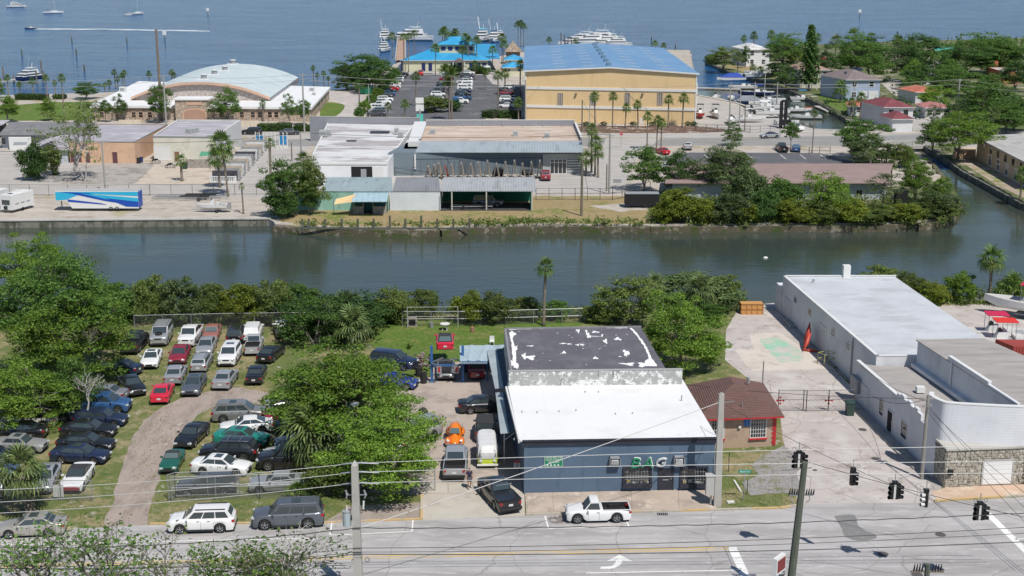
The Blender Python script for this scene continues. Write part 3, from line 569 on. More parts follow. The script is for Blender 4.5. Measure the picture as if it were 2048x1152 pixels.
car('sedan','maroon',(354,733),(367,706),'dark red saloon with round headlights in the second row')
car('coupe','white',(298,741),(310,714),'white coupe with sunroof at the left end of the second row',sunroof=True)
car('wagon','silver',(412,722),(397,747),'silver estate car seen from behind in the middle of the lot',rails=True)
car('sedan','silver',(359,745),(345,773),'silver saloon with tail lights showing left of the dark grey saloon')
car('sedan','gunmetal',(379,797),(399,764),'blue grey saloon with twin kidney grille at the edge of the drive',sunroof=True)
car('sedan','silver',(463,753),(440,784),'silver saloon seen from behind at the grassy bend of the drive')
car('boxy','black',(521,742),(506,776),'black saloon seen from behind left of the big tree')
car('coupe','pink',(333,780),(318,812),'bright red coupe alone at the corner of the drive')
car('sedan','black',(280,799),(250,765),'black saloon with four round headlights in the lot corner')
car('sedan','navy',(205,744),(272,750),'dark navy saloon with red tail lights under the left tree')
car('pickup','black',(284,682),(258,711),'black pickup truck half under the left tree',cat='pickup truck',name='pickup_truck')
car('coupe','black',(560,702),(524,732),'glossy black coupe nosing under the big middle tree')
t=car('suv','white',(512,662),(502,690),'stripped white vehicle body without glass in the back row',weathered=True,omit=('windscreen','rear_window','side_window'))
car('smallpickup','silver',(514,686),(503,716),'silver truck with gutted open bed behind the black coupe',weathered=True,cat='pickup truck',name='pickup_truck')
t=car('roadster','black',(562,664),(566,676),'low black car shell with white scraps heaped on its roof',weathered=True)
mb=MB();random.seed(5)
for i in range(14):mb.box((t.location.x+random.uniform(-.7,.7),t.location.y+random.uniform(-1.2,1.2),1.2+random.uniform(0,.25)),(random.uniform(.2,.8),random.uniform(.2,.6),.08),rz=random.random()*3,rx=random.uniform(-.4,.4))
tag(mb.build('scrap_pile',white,None),'white broken panels heaped on the low black car shell','scrap')
G2='cars packed into the grass car lot'
car('sedan','grey',(170,798),(241,801),'dusty grey saloon under the left tree above the blue utility vehicle',weathered=True)
car('suv','blue',(252,822),(166,822),'mid blue utility vehicle at the head of the left column',sunroof=True)
car('wagon','navy',(253,850),(153,848),'navy blue estate car below the blue utility vehicle')
car('sedan','black',(239,873),(119,870),'black saloon with pale door pillar, third in the left column')
car('sedan','black',(232,901),(115,897),'black luxury saloon between the other black saloon and the navy one')
car('sedan','navy',(223,925),(101,920),'dark blue saloon with sunroof at the foot of the left column',sunroof=True)
car('smallpickup','cream',(0,857),(120,852),'old cream pickup truck dappled with leaf shade',weathered=True,cat='pickup truck',name='pickup_truck')
car('sedan','black',(-18,876),(98,875),'black saloon at the left picture edge below the cream pickup')
car('boxy','pewter',(93,903),(-12,900),'grey old saloon with chrome trim at the left edge',weathered=True,sunroof=True)
car('boxy','navy',(28,924),(-75,920),'navy car cut by the picture edge above the cabbage palm')
car('wagon','blue',(30,952),(-70,950),'dark blue estate car hidden behind the cabbage palm',weathered=True)
car('sedan','silver',(82,990),(103,950),'silver saloon facing the street beside the cabbage palm',sunroof=True)
t=car('coupe','white',(143,987),(170,948),'white convertible with black roof and red front bumper',top=cloth)
T=CT_['coupe'];MB().box((T['L']/2-.02,0,.50),(.2,T['W']*.84,.26)).build('front_bumper',MATS['car_paint_maroon'],t)
car('sedan','white',(16,990),(-70,988),'white car with only its nose in the picture at far left')
car('sedan','gunmetal',(66,806),(150,804),'slate saloon in deep shade above the cream pickup');car('suv','pewter',(20,830),(100,828),'grey vehicle in deep shade behind the cream pickup');car('boxy','white',(60,978),(44,1000),'white old car tail beside the palm trunk')if 0 else 0;car('bigsuv','navy',(135,838),(60,838),'dark blue van like vehicle in the deep shade of the left tree')
G3=G2
car('suv','pewter',(531,838),(428,841),'grey utility vehicle at the top of the middle cluster',rails=True,sunroof=True)
car('coupe','white',(440,867),(547,860),'white fastback car between grey utility vehicle and green saloon')
car('sedan','teal',(545,891),(424,884),'bright green saloon with sunroof in the middle cluster',sunroof=True)
car('suv','black',(399,916),(521,918),'black utility vehicle with silver roof bars below the green saloon',racks=True,rails=True)
car('sedan','white',(502,948),(386,942),'white saloon with sunroof just behind the front fence',sunroof=True)
car('wagon','darkgrey',(358,986),(472,981),'charcoal car standing right behind the chain link fence')
car('coupe','black',(364,902),(406,862),'black coupe facing the camera on the edge of the dirt drive')
t=car('roadster','green',(337,949),(354,917),'small dark green classic roadster with closed black top',pale=True)
car('boxy','silver',(498,981),(618,977),'silver blue old saloon behind the fence beside the charcoal car',pale=False)
car('bigsuv','black',(520,935),(640,932),'long black utility vehicle behind the silver old saloon',racks=True)
car('coupe','silver',(528,920),(640,914),'silver car with its black bonnet and top beside the drooping palm',top=cloth,weathered=True)
car('coupe','gunmetal',(555,897),(655,890),'slate blue coupe under the drooping palm')
car('sedan','maroon',(612,836),(547,848),'maroon car tail poking out from the big tree')
car('sedan','silver',(612,814),(546,822),'silver car tail with red lamp poking out above the maroon one')
car('sedan','black',(650,860),(556,866),'black car tail under the big tree below the maroon one')
car('sedan','white',(700,912),(800,902),'white saloon mostly hidden under the big tree')
car('van','silver',(790,892),(868,868),'silver van glimpsed through the right side of the big tree',name='parked_van',cat='van')
car('pickup','white',(700,886),(775,880),'white truck under the heart of the big tree',weathered=True,cat='pickup truck',name='pickup_truck')
car('suv','darkgrey',(700,972),(812,966),'dark grey vehicle in the shade behind the street tree')
car('sedan','silver',(655,842),(735,838),'silver saloon hidden deep under the big tree')
GS='vehicles parked along the street'
car('sedan','champagne',(0,1070),(133,1064),'beige saloon with green tinted glass parked on the street at left',GS,sunroof=True)
car('suv','white',(340,1060),(472,1056),'white utility vehicle with black roof rails parked on the street',GS,rails=True)
car('bigsuv','gunmetal',(508,1052),(648,1046),'dark grey utility vehicle parked on the street behind the bare tree',GS,rails=True,sunroof=True)
t=car('pickup','black',(964,966),(1022,1030),'black pickup truck with roof rack slewed across the yard entrance',GS,cat='pickup truck',name='pickup_truck',racks=True,keep='R')
MB().box((-1.72,0,1.14),(1.8,1.7,.06)).build('bed_cover',MATS['car_paint_black'],t)
t=car('smallpickup','white',(1134,1040),(1257,1037),'white single cab pickup truck in the marked bay before the shop',GS,cat='pickup truck',name='pickup_truck')
GY='vehicles in the service yard'
car('pickup','silver',(914,918),(909,961),'silver pickup truck seen from behind at the yard gate',GY,cat='pickup truck',name='pickup_truck')
car('sedan','black',(1018,820),(917,824),'dark blue black saloon standing across the service yard',GY)
car('jeep','darkgrey',(972,852),(970,890),'grey off road vehicle with black cloth top in the yard',GY)
car('suv','navy',(826,762),(748,752),'navy off road vehicle raised above the blue coupe',GY,z=1.15)
car('coupe','royal',(831,777),(748,770),'deep blue coupe parked under the raised off road vehicle',GY)
t=car('coupe','pewter',(892,764),(892,735),'grey car without bonnet standing under the two post lift',GY,pale=True,omit=('cabin','rear_window','side_window','windscreen'))
MB().box((1.2,0,.90),(1.4,1.1,.10)).build('engine_bay',trim,t);MB().box((-.6,0,.94),(1.9,1.4,.06)).build('open_cabin',trim,t);MB().box((-.2,.38,1.02),(.5,.45,.5)).build('seat',cloth,t);MB().box((-.2,-.38,1.02),(.5,.45,.5)).build('seat',cloth,t)
car('coupe','pink',(890,716),(891,742),'bright red convertible hoisted on the two post lift',GY,z=1.95,top=cloth,pale=True)
car('boxy','maroon',(948,735),(955,762),'dark red car in the shade of the small metal shelter',GY)
def lathe_body(prof,name):pass
t=thing('beetle_car','orange rounded vintage car with two big headlights','car',P(910,881,.03),math.atan2((P(909,897)-P(911,864)).y,(P(909,897)-P(911,864)).x),GY)
orange=MATS['car_paint_orange']
def ell(mb,c,rx,ry,rz,nu=16,nv=8,v0=0.0):
 b=len(mb.v)
 for j in range(nv+1):
  ph=v0+(math.pi/2-v0)*j/nv
  for i in range(nu):
   th=2*math.pi*i/nu;mb.v.append((c[0]+rx*math.cos(ph)*math.cos(th),c[1]+ry*math.cos(ph)*math.sin(th),c[2]+rz*math.sin(ph)))
 for j in range(nv):
  for i in range(nu):mb.f.append((b+j*nu+i,b+j*nu+(i+1)%nu,b+(j+1)*nu+(i+1)%nu,b+(j+1)*nu+i))
 return mb
mb=MB();ell(mb,(0,0,.35),2.0,.64,.52,20,8,-.3);mb.build('body',orange,t,smooth=True)
mb=MB();ell(mb,(-.3,0,.62),1.42,.66,.86,20,8);mb.build('cabin',orange,t,smooth=True)
for sx in(1.22,-1.2):
 for s in(1,-1):
  mb=MB();ell(mb,(sx,s*.62,.32),.58,.24,.42,12,6,0);mb.build('mudguard',orange,t,smooth=True)
  wt_=link('wheel',WM['sedan'][0],tyre,t);wt_.location=(sx,s*.64,.33);rr=link('rim',WM['sedan'][1],chrome,wt_)
for s in(1,-1):
 mb=MB();ell(mb,(0,0,0),.14,.14,.07,10,4);o=mb.build('headlight',lampw,t,smooth=True);o.location=(1.72,s*.56,.62);o.rotation_euler=(0,1.1,0)
 MB().box((.1,s*.63,.30),(1.5,.16,.06)).build('running_board',trim,t)
 MB().box((-.35,s*.635,1.06),(1.1,.03,.30)).build('side_window',carglass,t)
mb=MB();mb.slab((.55,-.44,1.0),(.55,.44,1.0),(.18,.38,1.36),(.18,-.38,1.36),.03)
for v in range(len(mb.v)):mb.v[v]=(mb.v[v][0]+.48,mb.v[v][1],mb.v[v][2]+.04)
mb.build('windscreen',paleglass,t)
MB().box((2.0,0,.42),(.1,1.5,.1)).build('bumper',chrome,t);MB().box((-2.0,0,.42),(.1,1.5,.1)).build('bumper',chrome,t)
t=thing('vintage_van','white vintage camper van with lime green lower nose','van',P(974,920,.03),math.atan2((P(975,944)-P(972,894)).y,(P(975,944)-P(972,894)).x),GY)
def rbox(L,W,z0,z1,n=8,k=.82,front=.25):
 mb=MB();rings=[]
 for z,s,fx in((z0,.96,0),(z0+.25,1,.02),((z0+z1)/2,1,0),(z1-.25,.95,-front*.6),(z1-.06,.88,-front),(z1,.74,-front-.15)):
  rg=[]
  for i in range(24):
   a=2*math.pi*i/24;c,s2=math.cos(a),math.sin(a);m=(abs(c)**6+abs(s2)**6)**(-1/6)
   x=c*m*L/2*(.97 if s<.9 else 1);y=s2*m*W/2*s
   if x>0:x+=fx
   rg.append((x,y,z))
  rings.append(rg)
 for r_ in rings:mb.v+=r_
 for i in range(len(rings)-1):
  for j in range(24):mb.f.append((i*24+j,i*24+(j+1)%24,(i+1)*24+(j+1)%24,(i+1)*24+j))
 mb.f.append(tuple(range(24))[::-1]);mb.f.append(tuple((len(rings)-1)*24+j for j in range(24)));return mb
rbox(4.3,1.72,.95,1.94).build('upper_body',MATS['weathered_paint_white'],t,smooth=False)
rbox(4.34,1.74,.32,.96,front=0).build('lower_body',MATS['car_paint_lime'],t)
MB().slab((2.10,-.68,1.14),(2.10,.68,1.14),(1.98,.62,1.62),(1.98,-.62,1.62),.04).build('windscreen',carglass,t)
for s in(1,-1):
 for k in range(4):MB().box((1.3-k*.95,s*.855,1.40),(.74,.05,.40)).build('side_window',carglass,t)
 mb=MB();ell(mb,(0,0,0),.13,.13,.05,10,4);o=mb.build('headlight',lampw,t);o.location=(2.2,s*.55,.78);o.rotation_euler=(0,1.5,0)
 for sx in(1.3,-1.2):o=link('wheel',WM['sedan'][0],tyre,t);o.location=(sx,s*.74,.33);link('rim',WM['sedan'][1],chrome,o)
for k in range(3):MB().box((-1.2+k*1.0,0,1.95),(.06,1.2,.03)).build('roof_rib',MATS['weathered_paint_white'],t)
MB().box((2.22,0,.45),(.1,1.7,.14)).build('bumper',white,t)
GN='vehicles around the far buildings'
car('suv','maroon',(1090,352),(1092,366),'dark red utility vehicle seen from behind on the far forecourt',GN,z=.02)
car('van','gunmetal',(1022,413),(930,411),'long grey passenger van under the ribbed carport',GN,name='parked_van',cat='van')
car('pickup','black',(993,340),(1000,357),'black truck between the stone slab frames, left one',GN,small=True,cat='pickup truck',name='pickup_truck')
car('pickup','darkgrey',(1052,338),(1058,356),'black truck between the stone slab frames, right one',GN,small=True,cat='pickup truck',name='pickup_truck')
car('suv','silver',(1374,293),(1376,304),'silver utility vehicle in the far dark asphalt car park',GN,z=.02)
car('coupe','red',(1312,303),(1338,312),'red car half hidden behind the round tree on the far side',GN)
car('sedan','white',(1318,340),(1340,340),'white car behind the round tree on the far side',GN)
car('pickup','black',(1556,297),(1571,308),'black pickup truck parked in the far asphalt car park',GN,cat='pickup truck',name='pickup_truck',z=.02)
car('sedan','blue',(1592,298),(1592,307),'pale blue car beside the black pickup in the far car park',GN,z=.02,pale=True)
car('coupe','silver',(1517,277),(1562,275),'silver convertible driving on the far road','cars on the far road',top=M('navy_cloth',(.03,.03,.08),.9),z=.02)
car('suv','black',(488,269),(521,269),'black utility vehicle on the far road beside the grey block','cars on the far road',small=True,z=.02)
car('sedan','darkgrey',(600,269),(557,270),'dark grey saloon on the far road behind the display stand','cars on the far road',small=True,z=.02)
car('pickup','white',(1600,262),(1578,258),'white work truck on the boat yard edge by the basin',GN,small=True,cat='pickup truck',name='pickup_truck')
car('suv','red',(1652,121),(1634,117),'red and white vehicle parked behind the house balcony',GN,small=True)
cols=dict(w='white',s='silver',g='darkgrey',n='navy',k='black',r='red',m='maroon',b='blue',p='pewter',c='champagne')
names=dict(w='white',s='silver',g='dark grey',n='navy',k='black',r='red',m='maroon',b='blue',p='grey',c='beige')
tyn=dict(s='saloon',u='utility vehicle',p='pickup truck',v='van');tyk=dict(s='sedan',u='suv',p='pickup',v='van')
ordn=['nearest','second','third','fourth','fifth','sixth','seventh','eighth','ninth','tenth','eleventh','twelfth','thirteenth','fourteenth','fifteenth','sixteenth']
def row(a,b,spec,flip,desc,slant=0):
 n=len(spec)
 for i,s in enumerate(spec):
  t=i/(n-1);px=a[0]+(b[0]-a[0])*t;py=(a[1]+95)*((b[1]+95)/(a[1]+95))**t-95
  c=P(px,py);fl=flip if random.random()>.3 else not flip
  rz=(math.pi if fl else 0)+slant+random.uniform(-.04,.04)
  o=ordn[i]if i<len(ordn)else f'{i+1}th'
  vehicle(tyk[s[1]],cols[s[0]],(c.x+random.uniform(-.3,.3),c.y),rz,f'{names[s[0]]} {tyn[s[1]]}, {o} from the road, {desc}','cars in the marina car park',small=True,z=.02,cat={'p':'pickup truck','v':'van'}.get(s[1],'car'),name={'p':'pickup_truck','v':'parked_van'}.get(s[1],'parked_car'))
random.seed(11)
row((751,233),(802,152),['gv','su','wu','wp','wu','wu','gu','bp','nu','rs','wp','ws','su','su','ks','kp'],True,'marina left row',.05)
row((874,201),(898,150),['ss','wu','gp','gs','ks','gs','ms','su','wu'],True,'marina left middle row')
row((921,207),(936,150),['wu','bp','ku','ns','wu','wu','wp','ss','gu','wu'],False,'marina right middle row')
row((1014,216),(1012,180),['ws','gs','wu','ks','mu','ku','wv'],True,'marina right row')
c=P(841,150);vehicle('pickup','red',(c.x,c.y),-1.45,'red pickup truck before the white fence of the blue roofed restaurant','cars in the marina car park',small=True,z=.02,name='pickup_truck',cat='pickup truck')
def leafmat(name,c1,c2,c3=None,tr=.45):
 m=bpy.data.materials.new(name);m.use_nodes=True;nt=m.node_tree;nd=nt.nodes;lk=nt.links;nd.clear()
 out=nd.new('ShaderNodeOutputMaterial');mixs=nd.new('ShaderNodeMixShader');pb=nd.new('ShaderNodeBsdfPrincipled');tl=nd.new('ShaderNodeBsdfTranslucent')
 pb.inputs['Roughness'].default_value=.55;pb.inputs['Specular IOR Level'].default_value=.35
 g=nd.new('ShaderNodeNewGeometry')
 def nz(s,d=3):
  n=nd.new('ShaderNodeTexNoise');n.inputs['Scale'].default_value=s;n.inputs['Detail'].default_value=d;lk.new(g.outputs['Position'],n.inputs['Vector']);return n.outputs[0]
 def mixc(f,a,b,lo,hi):
  mr=nd.new('ShaderNodeMapRange');mr.inputs[1].default_value=lo;mr.inputs[2].default_value=hi;lk.new(f,mr.inputs[0])
  x=nd.new('ShaderNodeMix');x.data_type='RGBA';lk.new(mr.outputs[0],x.inputs[0])
  for i,v in((6,a),(7,b)):
   if isinstance(v,tuple):x.inputs[i].default_value=(*v,1)
   else:lk.new(v,x.inputs[i])
  return x.outputs[2]
 c=mixc(nz(.45),c1,c2,.35,.65)
 if c3:c=mixc(nz(.9,4),c,c3,.56,.70)
 oi=nd.new('ShaderNodeObjectInfo');rn=nd.new('ShaderNodeMapRange');rn.inputs[3].default_value=.78;rn.inputs[4].default_value=1.22;lk.new(oi.outputs['Random'],rn.inputs[0])
 ri=nd.new('ShaderNodeMapRange');ri.inputs[3].default_value=.6;ri.inputs[4].default_value=1.45;lk.new(g.outputs['Random Per Island'],ri.inputs[0])
 mu=nd.new('ShaderNodeMath');mu.operation='MULTIPLY';lk.new(rn.outputs[0],mu.inputs[0]);lk.new(ri.outputs[0],mu.inputs[1])
 vs=nd.new('ShaderNodeVectorMath');vs.operation='SCALE';lk.new(c,vs.inputs[0]);lk.new(mu.outputs[0],vs.inputs[3])
 lk.new(vs.outputs[0],pb.inputs['Base Color']);lk.new(vs.outputs[0],tl.inputs[0]);mixs.inputs[0].default_value=tr
 lk.new(pb.outputs[0],mixs.inputs[1]);lk.new(tl.outputs[0],mixs.inputs[2]);lk.new(mixs.outputs[0],out.inputs[0]);return m
LM=dict(bright=leafmat('leaves_bright',(0.19,0.305,0.042),(0.14,0.25,0.034),(0.25,0.33,0.055)),green=leafmat('leaves_green',(0.125,0.225,0.044),(0.085,0.175,0.034),(0.18,0.26,0.055)),deep=leafmat('leaves_deep',(0.066,0.14,0.034),(0.09,0.17,0.04),(0.115,0.195,0.046)),olive=leafmat('leaves_olive',(0.165,0.22,0.056),(0.115,0.17,0.04),(0.22,0.255,0.08)),yellow=leafmat('leaves_yellow',(0.22,0.27,0.03),(0.15,0.21,0.025),(0.28,0.29,0.045)),dull=leafmat('leaves_dull',(0.13,0.19,0.07),(0.09,0.14,0.045),(0.21,0.25,0.11)),palm=leafmat('leaves_palm',(0.11,0.18,0.03),(0.07,0.135,0.022),(0.17,0.22,0.05),.25),palmpale=leafmat('leaves_palm_pale',(.14,.19,.06),(.10,.15,.045),(.20,.23,.09),.25),dead=leafmat('leaves_dead',(.25,.18,.10),(.18,.13,.075),None,.2),hedge=leafmat('leaves_hedge',(.04,.085,.012),(.055,.11,.014),None,.25))
bark=M('bark',(.17,.15,.13),.95,[dict(c=(.30,.28,.26),s=3,lo=.5,hi=.68),dict(c=(.07,.06,.05),s=8,lo=.55,hi=.7)],bump=(.8,14,.05))
palebark=M('pale_bare_wood',(.40,.38,.36),.9,[dict(c=(.25,.23,.21),s=3,lo=.5,hi=.7)])
palmbark=M('palm_bark',(.20,.165,.13),.95,[dict(c=(.34,.30,.25),s=5,lo=.5,hi=.65),dict(c=(.08,.06,.045),s=10,lo=.55,hi=.68,st=(1,1,2.5))],bump=(.9,10,.06))
def leaf_mesh(name,pos,nrm,size,rng):
 n=len(pos);a=rng.normal(size=(n,3));a-=nrm*np.sum(a*nrm,1)[:,None];a/=np.linalg.norm(a,axis=1)[:,None]+1e-9;b=np.cross(nrm,a)
 sz=(size*rng.choice([.55,.8,1,1.5],n))[:,None]
 v=np.empty((n,4,3));v[:,0]=pos-a*sz*.5;v[:,1]=pos+b*sz*.34+nrm*sz*.08;v[:,2]=pos+a*sz*.55;v[:,3]=pos-b*sz*.34+nrm*sz*.08
 v=v.reshape(-1,3).astype(np.float32);me=bpy.data.meshes.new(name);me.vertices.add(n*4);me.vertices.foreach_set('co',v.ravel())
 me.loops.add(n*4);me.loops.foreach_set('vertex_index',np.arange(n*4,dtype=np.int32));me.polygons.add(n);me.polygons.foreach_set('loop_start',np.arange(0,n*4,4,dtype=np.int32));me.polygons.foreach_set('loop_total',np.full(n,4,dtype=np.int32))
 me.update(calc_edges=True);return me
def crown_proto(seed,nc,per,leaf,spread=.24,hole=.0,low=-.75):
 rng=np.random.default_rng(seed);P_,N_=[],[]
 i=0;cs=[]
 while len(cs)<nc:
  d=rng.normal(size=3);d/=np.linalg.norm(d)
  if d[2]<low:continue
  lump=1+.22*math.sin(3*math.atan2(d[1],d[0])+seed)+.10*math.sin(5*d[2]+seed*2)
  r=(rng.uniform(.50,1.0)**.5)*.86*lump*rng.choice([1,1,1,.7,1.1]);cs.append(d*r)
 for c in cs:
  k=int(per*rng.uniform(.6,1.4));s=spread*rng.uniform(.55,1.25)
  d=rng.normal(size=(k,3));d/=np.linalg.norm(d,axis=1)[:,None];rad=rng.uniform(.25,1,k)**.45*rng.uniform(.8,1.15,k)
  d[:,2]=np.where(d[:,2]<-.2,d[:,2]*(.45 if low>-.9 else 1),d[:,2])
  p=c+d*rad[:,None]*s*np.array([1.15,1.15,.75]);n=d*.9+np.array([0,0,.55])+rng.normal(size=(k,3))*.55;n/=np.linalg.norm(n,axis=1)[:,None]
  P_.append(p);N_.append(n)
 return leaf_mesh('crown',np.concatenate(P_),np.concatenate(N_),leaf,rng),cs
def limb_mesh(seed,cs,nb,th,name='branches',r0=.035):
 rng=random.Random(seed);mb=MB();base=Vector((0,0,-.95));hubs=[Vector((rng.uniform(-.3,.3),rng.uniform(-.3,.3),rng.uniform(-.45,-.1)))for _ in range(4)]
 for h in hubs:mb.tube([base,base.lerp(h,.5)+Vector((rng.uniform(-.06,.06),rng.uniform(-.06,.06),.03)),h],[r0,r0*.8,r0*.55],5,False)
 for c in rng.sample(cs,min(nb,len(cs))):
  c=Vector(c)*rng.uniform(.9,1.08);h=min(hubs,key=lambda q:(q-c).length);m=h.lerp(c,.5)+Vector((rng.uniform(-.1,.1),rng.uniform(-.1,.1),rng.uniform(-.02,.10)))
  mb.tube([h,m,c],[r0*.45,r0*.28,r0*.10],4,False)
  for q in range(2):e=c.lerp(m,rng.random()*.6)+Vector((rng.uniform(-.16,.16),rng.uniform(-.16,.16),rng.uniform(-.04,.14)));mb.tube([m.lerp(c,.5),e],[r0*.15,r0*.05],3,False)
 return mb.mesh(name)
CP={}
def getcrown(k):
 if k not in CP:
  q=dict(big1=(1,125,250,.036,.205),big2=(2,130,250,.036,.20),bush1=(11,95,150,.07,.27,0,-1),bush2=(12,80,140,.075,.25,0,-1),mid1=(3,70,170,.058,.27),mid2=(4,80,150,.058,.26),mid3=(5,60,130,.062,.25),small1=(6,38,90,.10,.30),small2=(7,34,80,.11,.30),open1=(8,55,55,.06,.20),open2=(9,70,38,.045,.17))[k]
  me,cs=crown_proto(*q);br=limb_mesh(q[0],cs,70 if k[:3]=='big' else 26 if k[0]in 'mo' else 8,1);CP[k]=(me,br)
 return CP[k]
TRK=MB().tube([(0,0,-.02),(.03,.0,.3),(-.02,.03,.7),(0,0,1.02)],[1.25,.95,.8,.7],8).mesh('trunk')
def tree(kind,bbox,pyb,lk,label,group='broadleaf trees',name='broadleaf_tree',cat='tree',bx=None,barkm=bark,trunk_r=None,depth=1.0,squash=None):
 x0,y0,x1,y1=bbox;cx=(x0+x1)/2;cy=(y0+y1)/2;bx=cx if bx is None else bx
 s=S(pyb);phi=TH+math.atan((pyb-576)/FPX);g=P(bx,pyb)
 a=(x1-x0)/2/s/1.02;hh=(y1-y0)/2/s
 b2=hh*hh-(a*depth*math.sin(phi))**2;b=math.sqrt(max(b2,(.30*a)**2))/math.cos(phi)
 zc=max(HZ(cx,pyb,cy),b*.62)
 if squash:b*=squash
 if name=='shrub' and kind[:3]=='mid':kind='bush1' if kind!='mid2' else 'bush2';zc=min(zc,b*1.0)
 t=thing(name,label,cat,(g.x,g.y,0),0,group);me,br=getcrown(kind)
 off=(P(cx,pyb).x-g.x)
 rz=random.random()*6.28
 c=link('crown',me,LM[lk],t,'stuff');c.location=(off,0,zc);c.scale=(a,a*depth,b);c.rotation_euler=(0,0,rz if abs(depth-1)<.05 else random.choice((0,math.pi)));c.material_slots[0].link='OBJECT';c.material_slots[0].material=LM[lk]
 if zc>b*.7 or kind[:3]=='ope':
  o=link('branches',br,barkm,t,'stuff');o.location=c.location;o.scale=c.scale;o.rotation_euler=c.rotation_euler;setmat(o,barkm)
 tk=link('trunk',TRK,barkm,t);r=trunk_r or max(.08,a*.045);hz=max(.3,zc-b*.9)+(b*.06);tk.scale=(r,r,hz);setmat(tk,barkm)
 if abs(off)>.1:tk.rotation_euler=(0,math.atan2(off,max(zc,1)),0)
 return t
def frond_mesh(seed,L=1.0,droop=.55,fan=True,nleaf=13,wd=.055):
 rng=random.Random(seed);mb=MB();st=[]
 for i in range(5):
  t=i/4;st.append(Vector((L*.52*t,0,.22*L*math.sin(t*1.3)*(1-droop*.3)-.08*droop*L*t*t)))
 mb.tube(st,[.016,.014,.012,.010,.008],3,False);tip=st[-1]
 if fan:
  for k in range(nleaf):
   a=(k/(nleaf-1)-.5)*R_(215);l=L*.55*(1-.35*abs(a)/R_(107))*rng.uniform(.88,1.1);d=Vector((math.cos(a),math.sin(a),0));s=d.cross(Vector((0,0,1)))*wd*L
   p1=tip+d*l*.5+Vector((0,0,.02*L));p2=tip+d*l*.82+Vector((0,0,-.12*L*droop-.02));p3=tip+d*l+Vector((0,0,-.34*L*droop*rng.uniform(.7,1.3)))
   mb.add([tip,p1-s*.5,p1+s*.5,p2-s*.4,p2+s*.4,p3],[(0,1,2),(1,3,4,2),(3,5,4)])
 else:
  for k in range(nleaf):
   t=.15+.85*k/nleaf;c=Vector((L*t,0,L*(.42*math.sin(t*1.7)-.5*droop*t*t)))
   for s in(1,-1):
    l=L*.36*math.sin(.35+2.5*t)*rng.uniform(.85,1.1);e=c+Vector((l*.55,s*l*.75,-l*.55));w_=Vector((wd*L*.5,0,.01));mb.add([c-w_,c+w_,e],[(0,1,2)])
 return mb.mesh('frond')
FR=[frond_mesh(i,droop=d)for i,d in enumerate((.25,.6,1.0))];FF=[frond_mesh(9+i,droop=d,fan=False,nleaf=15)for i,d in enumerate((.4,.8))]
def crown_dirs(n,seed,lo=-.75,hi=1.35):
 rng=random.Random(seed)
 for i in range(n):
  u=(i+.5)/n;el=hi+(lo-hi)*u**.85;yield(i*2.39996+rng.uniform(-.15,.15),el+rng.uniform(-.12,.12),rng.uniform(.85,1.1),u)
def joined_crown(seed,n,fan=True,lo=-.8):
 mb=MB()
 for az,el,s,u in crown_dirs(n,seed,lo):
  src=(FR[min(2,int(u*3))]if fan else FF[int(u>.5)]);m=Matrix.Rotation(az,4,'Z')@Matrix.Rotation(-el,4,'Y')@Matrix.Scale(s,4)
  mb.add([m@v.co for v in src.vertices],[tuple(p.vertices)for p in src.polygons])
 return mb.mesh('palm_crown')
PCRN=dict(round=joined_crown(1,26),round2=joined_crown(2,22,lo=-.5),feather=joined_crown(3,20,False,-.5))
def skirt_mesh():
 mb=MB();rng=random.Random(3)
 for k in range(26):
  a=rng.random()*6.28;mb.add([(.06*math.cos(a),.06*math.sin(a),.0),(.34*math.cos(a-.14),.34*math.sin(a-.14),-.42),(.30*math.cos(a),.30*math.sin(a),-.75*rng.uniform(.7,1.1)),(.34*math.cos(a+.14),.34*math.sin(a+.14),-.42)],[(0,1,2,3)])
 return mb.mesh('dead_frond_skirt')
SKM=skirt_mesh()
def trunk_tube(h,r,lean=(0,0),n=8,swell=1.35):
 pts=[(lean[0]*max(t,0)**1.5,lean[1]*max(t,0)**1.5,h*t)for t in(-.01,.08,.3,.6,.85,1.0)]
 mb=MB().tube(pts,[r*swell,r*1.1,r,r*.92,r*.9,r*.85],n)
 return mb
def palm(px,pyb,cy,rpx,label,group,kind='round',lk='palm',near=False,tx=None,skirt=False,nf=30,tr=None,boots=False,lo=-.8):
 s=S(pyb);g=P(px,pyb);h=max(.5,HZ(tx or px,pyb,cy));lean=((P(tx,pyb).x-g.x)if tx else random.uniform(-.15,.15)*h*.15,0)
 t=thing('palm_tree',label,'palm tree',(g.x,g.y,0),0,group);R=rpx/s;r=tr or max(.11,min(.2,R*.11))
 trunk_tube(h,r,lean).build('trunk',palmbark,t,smooth=True)
 top=Vector((lean[0],0,h-.05))
 if near:
  for i,(az,el,sc_,u)in enumerate(crown_dirs(nf,int(px),lo)):
   me=FR[min(2,int(u*3))]if kind!='feather' else FF[int(u>.5)]
   o=link('frond',me,LM[lk],t);o.location=top;o.rotation_euler=(0,-el,az);sq=R*sc_;o.scale=(sq,sq,sq)
   setmat(o,LM['dead' if(u>.93 and skirt)else lk])
 else:
  o=link('palm_crown',PCRN[kind],LM[lk],t,'stuff');o.location=top;o.scale=(R,)*3;o.rotation_euler=(0,0,random.random()*6);setmat(o,LM[lk])
 if skirt:
  o=link('dead_frond_skirt',SKM,LM['dead'],t,'stuff');o.location=top;o.scale=(R*.9,)*3
 if boots:
  mb=MB()
  for k in range(70):
   z=h*(.15+.85*k/70);a=k*2.4;mb.box((math.cos(a)*r*1.15,math.sin(a)*r*1.15,z),(.12,.12,.22),rz=a,ry=.5)
  mb.build('leaf_bases',palmbark,t,'stuff')
 return t
random.seed(21)
GT='trees round the near car lot'
tree('big1',(-10,500,262,700),745,'green','broad green tree on the left reaching up over the canal',GT)
